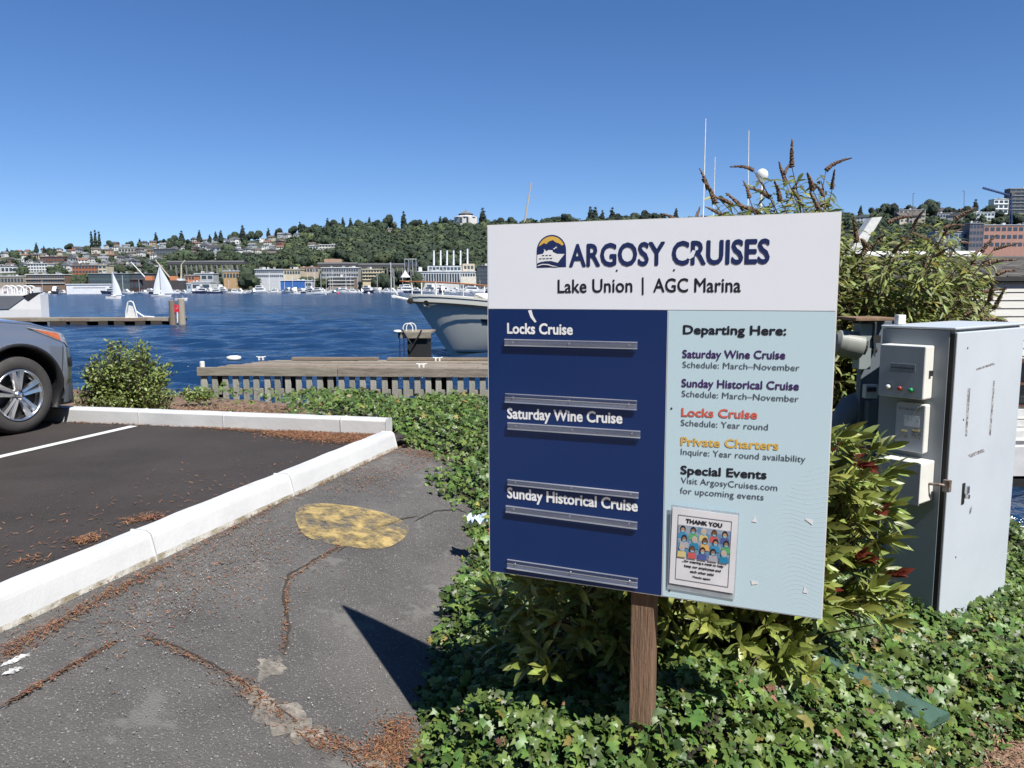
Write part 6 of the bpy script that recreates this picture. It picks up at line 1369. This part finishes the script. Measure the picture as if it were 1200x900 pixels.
cb_m = fm((.045, .085, .22)); b = MB(); lattice(b, at(1184.5, 290, 1100), at(1184.5, 226, 1100), 1.3, 26, .4); b.build('mast', cb_m, tc); b = MB(); lattice(b, at(1183, 229, 1100), at(1151.5, 220, 1100), .9, 16, .35); b.build('jib', cb_m, tc); b = MB(); b.box(at(1186.5, 228, 1100), (4.5, 3, 5)); b.build('cab', fm((.1, .1, .1)), tc)
for u, vt, vb in ((1070, 227, 246), (1130, 224, 250)):
    p, q = at(u, vb, 1150), at(u, vt, 1150); t_ = thing('street_lamp', 'tall dark lamp post on the far right hill, %s one of two' % ('left' if u < 1100 else 'right'), 'lamp post', p); b = MB(); b.tube([p - Vector((0, 0, 12)), q], .35, 5); b.build('pole', fm((.08, .08, .09)), t_); b = MB(); b.box(q + Vector((-1.2 if u > 1100 else 1.2, 0, .2)), (3.2, .8, .6)); b.build('lamp_head', fm((.1, .1, .11)), t_)

# ------------------------------------------------------------------ boats
def hullmesh(L_, B_, H_, n=9, bow=1):
    b = MB(); P = []
    for i in range(n + 1):
        t = i / n; hb = B_ / 2 * (1 - t ** 2.6 * .98) * (.88 + .12 * smooth(0, .3, t)); sh = H_ * (1 + .25 * t * t); x = L_ * (t - .5) + .06 * L_ * t * t * 0
        P.append([(x + (.10 * L_ * t ** 3), -hb, sh), (x + .05 * L_ * t ** 3, -hb * .86, H_ * .35), (x, -hb * .6, -.35), (x, hb * .6, -.35), (x + .05 * L_ * t ** 3, hb * .86, H_ * .35), (x + (.10 * L_ * t ** 3), hb, sh)])
    b.grid(P); b.add([p for p in P[0]], [(5, 4, 3, 2, 1, 0)]); b.add([q for row in P for q in (row[0], row[5])], [(2 * i, 2 * i + 1, 2 * i + 3, 2 * i + 2) for i in range(n)]); return b
bwh = fm((.74, .74, .73), .35); bnv = fm((.03, .04, .09), .35); bcan = fm((.05, .09, .2)); bsail = mat('sail_cloth', (.78, .80, .84), (.72, .75, .8), .4, .7, transl=.2)
bproto = []
def boatp(nm, lab, hullm, L_, B_, H_, cabs, mast=None, cat='boat', ext=()):
    t_ = thing(nm, lab, cat); hullmesh(L_, B_, H_).build('hull', hullm, t_, local=True)
    for (x0, x1, z0, z1, m_) in cabs:
        b = MB(); w0 = B_ * .36; b.add([(x0, -w0, z0), (x1, -w0 * .8, z0), (x1 - (z1 - z0) * .5, -w0 * .75, z1), (x0 + .1, -w0 * .9, z1), (x0, w0, z0), (x1, w0 * .8, z0), (x1 - (z1 - z0) * .5, w0 * .75, z1), (x0 + .1, w0 * .9, z1)], [(0, 1, 2, 3), (7, 6, 5, 4), (1, 5, 6, 2), (0, 3, 7, 4), (3, 2, 6, 7)]); cbn = b.build('cabin', m_, t_, local=True)
        if m_ is bwh: b = MB(); zz = lerp(z0, z1, .45); b.b2((x0 + .4, -w0 - .03, zz), (x1 - (z1 - z0) * .6, w0 + .03, zz + (z1 - z0) * .34)); b.build('cabin_window', fglass, t_, local=True)
    if mast: b = MB(); b.tube([(mast[0], 0, 0), (mast[0], 0, mast[1])], .12, 6); b.tube([(mast[0], 0, mast[1] * .6), (mast[0], -.9, mast[1] * .6)], .05, 4); b.build('mast', bwh, t_, local=True); b = MB(); b.tube([(mast[0], 0, 1.9), (mast[0] - L_ * .38, 0, 1.9)], .2, 6); b.build('furled_boom', bcan, t_, local=True)
    return t_
bproto = [boatp('motorboat', '', bwh, 10, 3.4, 1.3, [(-2.5, 2.8, 1.2, 2.9, bwh), (-1.6, 1.2, 2.9, 3.9, bwh)]), boatp('motorboat', '', bwh, 8, 3, 1.1, [(-1, 2.2, 1.1, 2.5, bwh)]), boatp('sailing_boat', '', bwh, 10, 3, 1.1, [(-1, 2.5, 1.1, 1.9, bwh)], (1, 14)),
          boatp('motorboat', '', bnv, 13, 4, 1.7, [(-4, 3.5, 1.6, 3.6, bwh), (-2.5, 1.5, 3.6, 5., bwh)]), boatp('motorboat', '', bwh, 16, 4.6, 2., [(-5, 4.5, 1.9, 4.2, bwh), (-3.5, 2.2, 4.2, 6., bwh)]), boatp('sailing_boat', '', bnv, 12, 3.4, 1.3, [(-1, 3, 1.2, 2.1, bwh)], (1, 17))]
BLAB = ['white flybridge motorboat', 'small white motorboat', 'white bare masted sailing boat', 'navy motor cruiser', 'large white motor yacht', 'navy bare masted sailing boat']
BZ = [(30, 'at the far left shore'), (78, 'before banded block'), (135, 'by the covered moorage'), (200, 'before the dark shed'), (250, 'before the boathouses'), (300, 'right of the white boathouse'), (330, 'left of the blue shed'), (385, 'before the blue shed'), (425, 'before the restaurant'), (470, 'around the tall bare mast'), (505, 'left of the plant building'), (540, 'before the plant building'), (999, 'behind the yacht railing')]
rb = random.Random(9); nb_ = 0
u = -14.
while u < 584:
    z_ = next(z for a, z in BZ if u < a)
    if not (78 < u < 131):
        k = rb.choice((0, 0, 1, 1, 1, 2, 3, 4, 5)) if u > 290 else rb.choice((0, 1, 1, 2, 3))
        Y = rb.uniform(862, 892); p = at(u, 341, Y); place(bproto, k, Vector((p.x, Y, WATER)), rb.choice((0, math.pi, .4, 2.7, 1.2, -1.2, -.3)) + rb.uniform(-.2, .2), '%s moored %s' % (BLAB[k], z_), rb.uniform(1.05, 1.75), 'boats moored along the far shore'); nb_ += 1
    u += rb.uniform(4.5, 8.5) if u < 290 else rb.uniform(3.6, 6.2)
for (u, v, k, rz, s, lab) in ((371, 344, 4, math.pi * .97, 1.35, 'big white motor cruiser under way before the blue shed'), (261, 341.8, 3, 0, .9, 'white motorboat out from the dark moored ship'), (144, 344.5, 1, .2, .42, 'small white launch just right of the left sailboat'), (278, 342, 1, 0, .6, 'tiny white runabout right of the white boathouse'), (288, 341.9, 1, 2., .55, 'tiny white open boat on the far water near the stall of boats'), (519, 338, 4, .1, 1.5, 'large white yacht with tall superstructure before the plant building'), (346, 343, 1, 0, 1.3, 'white boat with upright screen left of the big cruiser')):
    Y = min(880, 3.2 * 901 / max(2.2, v - 338.8)); p = at(u, v, Y); c_ = bproto[k]; o = place(bproto, k, Vector((p.x, Y, WATER)), rz, lab, s * Y / 880 * (1.0), 'boats out on the lake')
u = 286.
while u < 580:
    z_ = next(z for a, z in BZ if u < a); k = rb.choice((0, 1, 1, 2, 4, 1, 5)); p = at(u, 341, 896); place(bproto, k, Vector((p.x, 896, WATER)), rb.uniform(0, 6.28), '%s moored %s' % (BLAB[k], z_), rb.uniform(1.0, 1.6), 'boats moored along the far shore'); u += rb.uniform(6, 11)
# moored dark ship
p = at(258, 338, 885); shp = thing('work_ship', 'dark hulled work ship with white wheelhouse by the white boathouse', 'ship', (p.x, 885, WATER)); h_ = hullmesh(19, 5, 4.2).build('hull', fm((.025, .03, .05), .4), shp, local=True); b = MB(); b.b2((-2, -2, 4.2), (4, 2, 8)); b.b2((-1, -1.6, 8), (2.4, 1.6, 10.2)); b.build('wheelhouse', bwh, shp, local=True); b = MB(); b.tube([(-4, 0, 4), (-4.4, 0, 11)], .3, 6); b.tube([(0, 0, 10), (0, 0, 14)], .15, 5); b.build('mast', bwh, shp, local=True)
# tall bare mast
p = at(458.5, 339, 860); tm = thing('sailing_boat', 'moored sailing boat with the tallest bare white mast', 'boat', (p.x, 860, WATER)); hullmesh(14, 4, 1.4).build('hull', bwh, tm, local=True); b = MB(); hgt = at(458.5, 307.5, 860).z - WATER; b.tube([(0, 0, 0), (0, 0, hgt)], [.5, .35], 6); b.tube([(-2, 0, hgt * .72), (2, 0, hgt * .72)], .2, 4); b.build('mast', bwh, tm, local=True)
def sailer(lab, um, vw, vt, Y, sails, L_, rz):
    p = at(um, vw, Y); t_ = thing('sailboat', lab, 'sailboat', (p.x, Y, WATER), rz); b = hullmesh(L_, L_ * .3, .95); b.build('hull', bwh, t_, local=True); H_ = at(um, vt, Y).z - WATER
    b = MB(); b.tube([(.0, 0, 0), (0, 0, H_ + .2)], .07, 6); b.build('mast', fm((.5, .5, .5)), t_, local=True)
    b = MB(); b.b2((-L_ * .1, -.8, .95), (L_ * .22, .8, 1.5)); b.build('cabin', bwh, t_, local=True)
    for nm, pts in sails:
        b = MB(); P = []
        (x0, z0), (x1, z1), (xt, zt_) = pts; n = 8
        for i in range(n + 1):
            s = i / n; row = []
            for j in range(n + 1):
                q = j / n; x = lerp(lerp(x0, x1, q), xt, s); z = lerp(lerp(z0, z1, q), zt_ * H_, s); belly = .35 * math.sin(math.pi * q) * (1 - s) ; row.append((x * L_ + .25 * L_ * .2 * math.sin(math.pi * s) * (1 if x1 > x0 else -1) * q * (1 - s) * 2, -.05 - belly, z))
            P.append(row)
        b.grid(P); b.build(nm, bsail, t_, True, local=True)
    for k in range(2): b = MB(); b.lathe((-L_ * (.2 + .12 * k), 0, .9), [(.22, 0), (.26, .5), (.12, .75), (.14, .95), (0, 1.05)], 7); b.build('crew', fm((.10, .10, .14)), t_, local=True)
    return t_
sailer('lone sailboat with one tall white sail, left of the two under sail', 132.6, 347.6, 317.5, 320, [('mainsail', ((.02, 1.3), (.62, 1.5), (.06, .98)))], 5.4, .25)
sailer('sailboat with white mainsail and jib, right of the two under sail', 188.5, 345.8, 311, 420, [('mainsail', ((.02, 1.6), (.70, 1.9), (.02, 1.)) ), ('jib', ((-.02, 1.6), (-.40, 1.5), (-.02, .93)))], 9.4, math.pi * .06)
p = at(212, 350.6, 255); bb = thing('open_motorboat', 'small white open motorboat with dark canopy behind the pilings', 'boat', (p.x, 255, WATER), .15); hullmesh(3.6, 1.7, .75).build('hull', bwh, bb, local=True); b = MB(); b.b2((-1.5, -.8, 1.75), (.9, .8, 1.9)); b.build('canopy', bcan, bb, local=True)
for x in (-1.3, .7): b = MB(); b.tube([(x, -.7, .7), (x, -.7, 1.76)], .04, 4); b.tube([(x, .7, .7), (x, .7, 1.76)], .04, 4); b.build('canopy_pole', fwhite, bb, local=True)
for u, v, c_, lab in ((396, 343, (.6, .05, .10), 'small red float on the far water right of the cruiser'), (432, 342.5, (.75, .75, .75), 'small white mooring buoy left of the tall mast')):
    Y = 640; p = at(u, v, Y); b = MB(); b.lathe((p.x, Y, WATER - .1), [(0, 0), (1, .2), (1.1, 1.), (.5, 1.7), (0, 1.8)], 8); tag(b.build('buoy', fm(c_)), lab, 'buoy')
# white boat lying behind the car
YB = 80.; tr_ = at(47, 346, YB); lf = thing('white_powerboat', 'white powerboat with dark grey hull plane behind the car bonnet', 'boat', (tr_.x - 5, YB + 1.5, WATER))
zt1, zb1 = at(0, 345, YB).z, WATER - .2; b = MB(); P = []
for t in (0, .25, .5, .75, 1): x = tr_.x - t * 24; P.append([(x, YB + .1, zb1), (x, YB - .02, lerp(zb1, zt1, .5)), (x, YB, zt1 - .3 * t), (x, YB + 1.4, zt1 - .3 * t), (x, YB + 1.3, zb1)])
b.grid(P); b.add(P[0], [(0, 1, 2, 3, 4)]); b.build('hull', bwh, lf)
a0, a1, a2 = at(-8, 347, YB - .1), at(31, 346.5, YB - .1), at(10, 362, YB - .1); b = MB(); b.prism([(a0.x - 3, a0.z), (a1.x, a1.z), (a2.x, a2.z), (a2.x - 5, a2.z - .1)], -.04, .0, M=Matrix(((1, 0, 0, 0), (0, 0, -1, YB - .1), (0, 1, 0, 0), (0, 0, 0, 1)))); b.build('grey_hull_plane', fm((.13, .14, .16)), lf)  # flat plate for the dark grey plane of the hull side
b = MB(); pq_ = [at(33, 352, YB - .1), at(46, 342.5, YB - .1), at(36, 343.5, YB - .1), at(26, 347, YB - .1)]; b.add(pq_ + [p + Vector((0, .6, 0)) for p in pq_], [(0, 1, 2, 3), (7, 6, 5, 4), (0, 4, 5, 1), (1, 5, 6, 2), (2, 6, 7, 3), (3, 7, 4, 0)]); b.build('dark_canvas', fm((.02, .02, .025)), lf)
b = MB(); p, q = at(44, 346, YB), at(44, 336.5, YB); b.b2((p.x - .5, YB + .1, p.z), (p.x + .2, YB + .4, q.z)); b.build('stern_post', bwh, lf)
for u in (6, 12, 20, 28, 34):
    p = at(u, 345.5, YB); hh = .95; b = MB(); b.tube([(p.x - .5, YB + .4, p.z)] + [(p.x - .5 * math.cos(R(a)), YB + .4, p.z + hh * .55 + hh * .4 * math.sin(R(a))) for a in range(0, 181, 30)] + [(p.x + .5, YB + .4, p.z)], .09, 5); b.build('rail_hoop', bwh, lf)
b = MB(); p, q = at(-6, 345.5, YB), at(42, 344, YB); b.b2((p.x, YB + .02, p.z), (q.x, YB + 1.5, q.z)); b.build('deck_edge', bwh, lf)
b = MB(); p, q = at(-8, 344, YB + 1), at(10, 338, YB + 1); b.b2((p.x - 4, YB + .8, p.z), (q.x, YB + 2.6, q.z)); b.build('seat_box', fm((.6, .55, .55)), lf)

# ------------------------------------------------------------------ trees of the far shore
def sprigs(vs, fs, rnd, c_, n, sz):
    vs, fs = list(vs), list(fs); base = len(vs)
    for _ in range(n):
        p = Vector(vs[rnd.randrange(base)]); d = (p - c_).normalized(); p = p + d * rnd.uniform(-.02, .12); k = len(vs)
        for _j in range(3): vs.append(tuple(p + Vector((rnd.gauss(0, sz), rnd.gauss(0, sz), rnd.gauss(0, sz * .7)))))
        fs.append((k, k + 1, k + 2))
    return vs, fs
def crown(seed, kind):
    bm_ = bmesh.new(); rnd = random.Random(seed)
    if kind == 'round':
        lumps = [(Vector((rnd.gauss(0, .42), rnd.gauss(0, .42), rnd.uniform(.75, 1.55))), rnd.uniform(.42, .7)) for _ in range(7)]
    elif kind == 'conifer': lumps = [(Vector((rnd.gauss(0, .05), rnd.gauss(0, .05), .5 + k * .42)), .62 * (1 - k / 6.2) + .06) for k in range(6)]
    else: lumps = [(Vector((rnd.gauss(0, .05), rnd.gauss(0, .05), .5 + k * .45)), .40 * (1 - abs(k - 2) / 7)) for k in range(7)]
    for c_, r_ in lumps:
        g = bmesh.ops.create_icosphere(bm_, subdivisions=2, radius=r_, matrix=Matrix.Translation(c_))
        for v in g['verts']:
            d = (v.co - c_); f = 1 + .30 * noise.noise(v.co * 3.7 + Vector((seed, 0, 0))) + rnd.uniform(-.13, .13); v.co = c_ + d * f
            if kind == 'conifer' and d.z < 0: v.co.z += -d.z * .5
    vs = [tuple(v.co) for v in bm_.verts]; fs = [tuple(v.index for v in f.verts) for f in bm_.faces]; bm_.verts.index_update(); bm_.free(); return sprigs(vs, fs, rnd, Vector((0, 0, 1.1)), 260 if kind == 'round' else 160, .085)
def crown2(seed, kind):
    bm_ = bmesh.new(); vs, fs = crown(seed, kind); return vs, fs
TM = [mat('far_tree_%d' % i, c1, c2, .5, .9, island=.35, bump=2.5, bscale=.9, lo=.40, hi=.66) for i, (c1, c2) in enumerate((((.064, .092, .040), (.024, .038, .020)), ((.044, .068, .034), (.016, .027, .016)), ((.098, .124, .046), (.038, .056, .025)), ((.024, .042, .026), (.011, .020, .014))))]
tproto = []; bark = fm((.10, .08, .06))
for i, (kind, m_, nm, lab) in enumerate((('round', 0, 'broadleaf_tree', 'mid green broadleaf tree'), ('round', 1, 'broadleaf_tree', 'dark green broadleaf tree'), ('round', 2, 'broadleaf_tree', 'light green broadleaf tree'), ('conifer', 3, 'conifer_tree', 'dark conifer'), ('poplar', 1, 'poplar_tree', 'slim poplar'), ('round', 3, 'broadleaf_tree', 'blackish broadleaf tree'))):
    t_ = thing(nm, lab, 'tree'); vs, fs = crown(40 + i, kind); MB().add(vs, fs).build('crown', TM[m_], t_, local=True)
    b = MB(); b.tube([(0, 0, -1.2), (0, 0, .6)], [.09, .06], 6); b.build('trunk', bark, t_, local=True); tproto.append((t_, lab))
tpl = [a for a, _ in tproto]
def tree(u, v, k, s, zs=1., Y=None, lab=None):
    p = onhill(u, v) if Y is None else (lambda q: Vector((q.x, Y, max(hz_far(q.x, Y), WATER + 1))))(at(u, v, Y))
    place(tpl, k, p, random.uniform(0, 6.28), lab or '%s %s %s' % (tproto[k][1], band(u, v) if v < 322 else 'near shore', zone(u)), (s, s, s * zs), 'single trees on the far hillside')
tree(108, 293, 4, 8.5, 1.25, lab='left one of the tall poplars on the left skyline'); tree(112.5, 293, 4, 8.8, 1.28, lab='middle one of the tall poplars on the left skyline'); tree(117, 293, 4, 8.5, 1.22, lab='right one of the tall poplars on the left skyline')
tree(454, 268, 1, 10, 1.35, lab='tall blunt dark tree on the crest above the tall mast'); tree(473.5, 270, 3, 10.5, 1.2, lab='pointed conifer on the crest right of the blunt dark tree')
tree(566, 265, 3, 13, .95, lab='conifer right of the domed church'); tree(1089, 254, 1, 16, 1.0, lab='wide domed tree on the crest between the lamp posts'); tree(1045, 256, 1, 12, 1.1); tree(1025, 256, 5, 10, 1.1)
tree(568, 322, 2, 12, .9, 990, lab='yellow green tree right of the plant building'); tree(291, 336, 0, 11, 1.2, 912, lab='tall green shoreline tree left of the blue shed'); tree(284, 334, 2, 8, 1.2, 915, lab='light green shoreline tree left of the taller one')
for u in (356, 364, 372, 380): tree(u, 334, random.choice((0, 2)), 8, 1., 915)
for u in (447, 453, 488, 443): tree(u, 336, random.choice((0, 1)), 9, 1.1, 912)
for u in (63, 68, 78, 84, 88, 92): tree(u, 330, random.choice((0, 1)), 8.5, 1.1, 945)
rt_ = random.Random(21); ind = []
for u in [190 + 7.5 * i for i in range(14)] + [100 + 9 * i for i in range(5)] + [300 + 11 * i for i in range(26)]:
    if 440 < u < 492 or u < 560: tree(u + rt_.uniform(-3, 3), 325, rt_.choice((0, 1, 1, 5, 2)), rt_.uniform(5, 10), 1., 970)
for u, v, k, s in ((9, 299, 3, 6), (43, 296, 3, 7), (52, 297, 3, 5), (64, 297, 3, 5), (81, 293, 1, 8), (130, 289, 1, 7), (152, 288, 5, 6), (164, 288, 3, 6), (183, 285, 3, 8), (191, 286, 5, 6), (203, 286, 1, 8), (213, 286, 3, 11), (222, 287, 5, 7), (234, 284, 3, 8), (246, 284, 3, 7), (253, 283, 3, 8), (259, 284, 3, 8), (275, 283, 1, 9), (285, 283, 3, 11), (293, 281, 1, 9), (285, 282, 3, 9), (302, 281, 1, 9), (315, 281, 3, 8), (327, 277, 1, 8), (343, 275, 1, 9), (352, 273, 3, 8), (358, 274, 5, 9), (366, 272, 1, 8), (384, 270, 3, 9), (392, 270, 1, 9), (402, 268, 3, 8), (411, 269, 3, 8), (421, 268, 1, 10), (433, 267, 3, 8), (441, 268, 1, 9), (484, 268, 1, 9), (490, 268, 1, 9), (500, 267, 3, 7), (516, 267, 3, 8), (523, 267, 5, 10), (588, 267, 1, 9), (601, 266, 1, 9), (640, 266, 1, 8), (655, 264, 5, 12), (668, 264, 1, 10), (692, 263, 3, 15), (697, 263, 3, 13), (706, 263, 3, 10), (717, 263, 3, 12), (728, 262, 5, 11), (742, 262, 1, 12), (760, 262, 5, 13), (775, 261, 1, 11), (792, 261, 3, 10), (1008, 255, 3, 9), (1035, 254, 1, 12), (1060, 254, 5, 11), (1108, 254, 1, 9), (1120, 253, 5, 9), (1134, 253, 1, 10), (1142, 252, 3, 10), (1156, 254, 1, 11), (1170, 256, 5, 9), (1192, 262, 1, 10), (1150, 262, 0, 8)):
    tree(u, v + 1, k, s * rt_.uniform(.9, 1.1), rt_.uniform(.9, 1.15)); ind.append((u, v))
n_t = 0
while n_t < 330:
    u = rt_.uniform(-30, 300); v = rt_.uniform(ridgev(u) + 2, 325); n_t += 1
    if any((a < u < c_ and d_ + 1 < v < e_ + 3) if c_ - a > 16 else (a + 3 < u < c_ - 3 and d_ + 2 < v < e_ + 1.5) for a, c_, d_, e_ in BUILT): continue
    tree(u, v, rt_.choice((0, 0, 1, 1, 2, 5, 3)), rt_.uniform(3.2, 5.6) * (1.2 if u > 200 else 1), rt_.uniform(.8, 1.05))
# the wood itself: one mass
mvs, mfs = crown(77, 'round'); protos = []
for sd in range(5):
    rnd = random.Random(sd); bm_ = bmesh.new(); g = bmesh.ops.create_icosphere(bm_, subdivisions=2, radius=1.)
    for v in bm_.verts: d = v.co.normalized(); v.co = d * (1 + .42 * noise.noise(d * 2.3 + Vector((sd * 9, 0, 0))) + .30 * noise.noise(d * 6 + Vector((sd, 5, 0))) + rnd.uniform(-.16, .16)); v.co.z = v.co.z * .9 + .55
    bm_.verts.index_update(); protos.append(sprigs([tuple(v.co) for v in bm_.verts], [tuple(v.index for v in f.verts) for f in bm_.faces], rnd, Vector((0, 0, .55)), 90, .2)); bm_.free()
masses = [[] for _ in range(5)]; cnt = 0
for _ in range(9000):
    u = rt_.uniform(-60, 1270); v = rt_.uniform(ridgev(u) - .5, 324)
    dn = lerp(.20, 1, smooth(140, 300, u)); 
    if rt_.random() > dn: continue
    if 575 < u < 985 and v > 272 and rt_.random() < .5: continue
    if any((a < u < c_ and d_ + 1 < v < e_ + 5) if (c_ - a > 16 or u > 225) else (a + 2 < u < c_ - 2 and d_ + 2 < v < e_ + 3) for a, c_, d_, e_ in BUILT): continue
    p = onhill(u, v); s = rt_.choice((4.5, 5.5, 6.5, 8, 9)) * rt_.uniform(.9, 1.15) * (.8 if u < 200 else 1); M = Matrix.Translation(p) @ Matrix.Rotation(rt_.uniform(0, 6.28), 4, 'Z') @ Matrix.Diagonal((s, s, s * rt_.uniform(.8, 1.15), 1)); masses[rt_.randrange(5)].append(np.array(M)); cnt += 1
allv, allf, allm, off = [], [], [], 0
for k in range(5):
    if not masses[k]: continue
    Mk = np.array(masses[k]); me = scatter_mesh('hillside_wood', protos[k][0], protos[k][1], Mk, [TM[0], TM[1], TM[2]], RNG.choice(3, len(Mk), p=[.42, .43, .15]))
    o = tag(link('hillside_wood', me), 'mass of mixed green trees covering the far hillside', kind='stuff')
print('wood crowns', cnt, 'boats', nb_)

# ------------------------------------------------------------------ copies that read alike: say which of them by order from the left
bpy.context.view_layer.update(); same = {}
for o in bpy.data.objects:
    if o.get('category') and o.parent is None: same.setdefault(o['label'], []).append(o)
NUM = ['first', 'second', 'third', 'fourth', 'fifth', 'sixth', 'seventh', 'eighth', 'ninth', 'tenth', 'eleventh', 'twelfth', 'thirteenth', 'fourteenth', 'fifteenth']; CNT = {2: 'two', 3: 'three', 4: 'four', 5: 'five', 6: 'six', 7: 'seven', 8: 'eight', 9: 'nine', 10: 'ten', 11: 'eleven', 12: 'twelve', 13: 'thirteen', 14: 'fourteen', 15: 'fifteen'}
for lab, os_ in same.items():
    n = len(os_)
    if n < 2 or n > 15: continue
    for i, o in enumerate(sorted(os_, key=lambda o: o.location.x / max(1, o.location.y))):
        o['label'] = lab + (', left of two' if i == 0 else ', right of two') if n == 2 else lab + ', %s of %s from left' % (NUM[i], CNT[n])
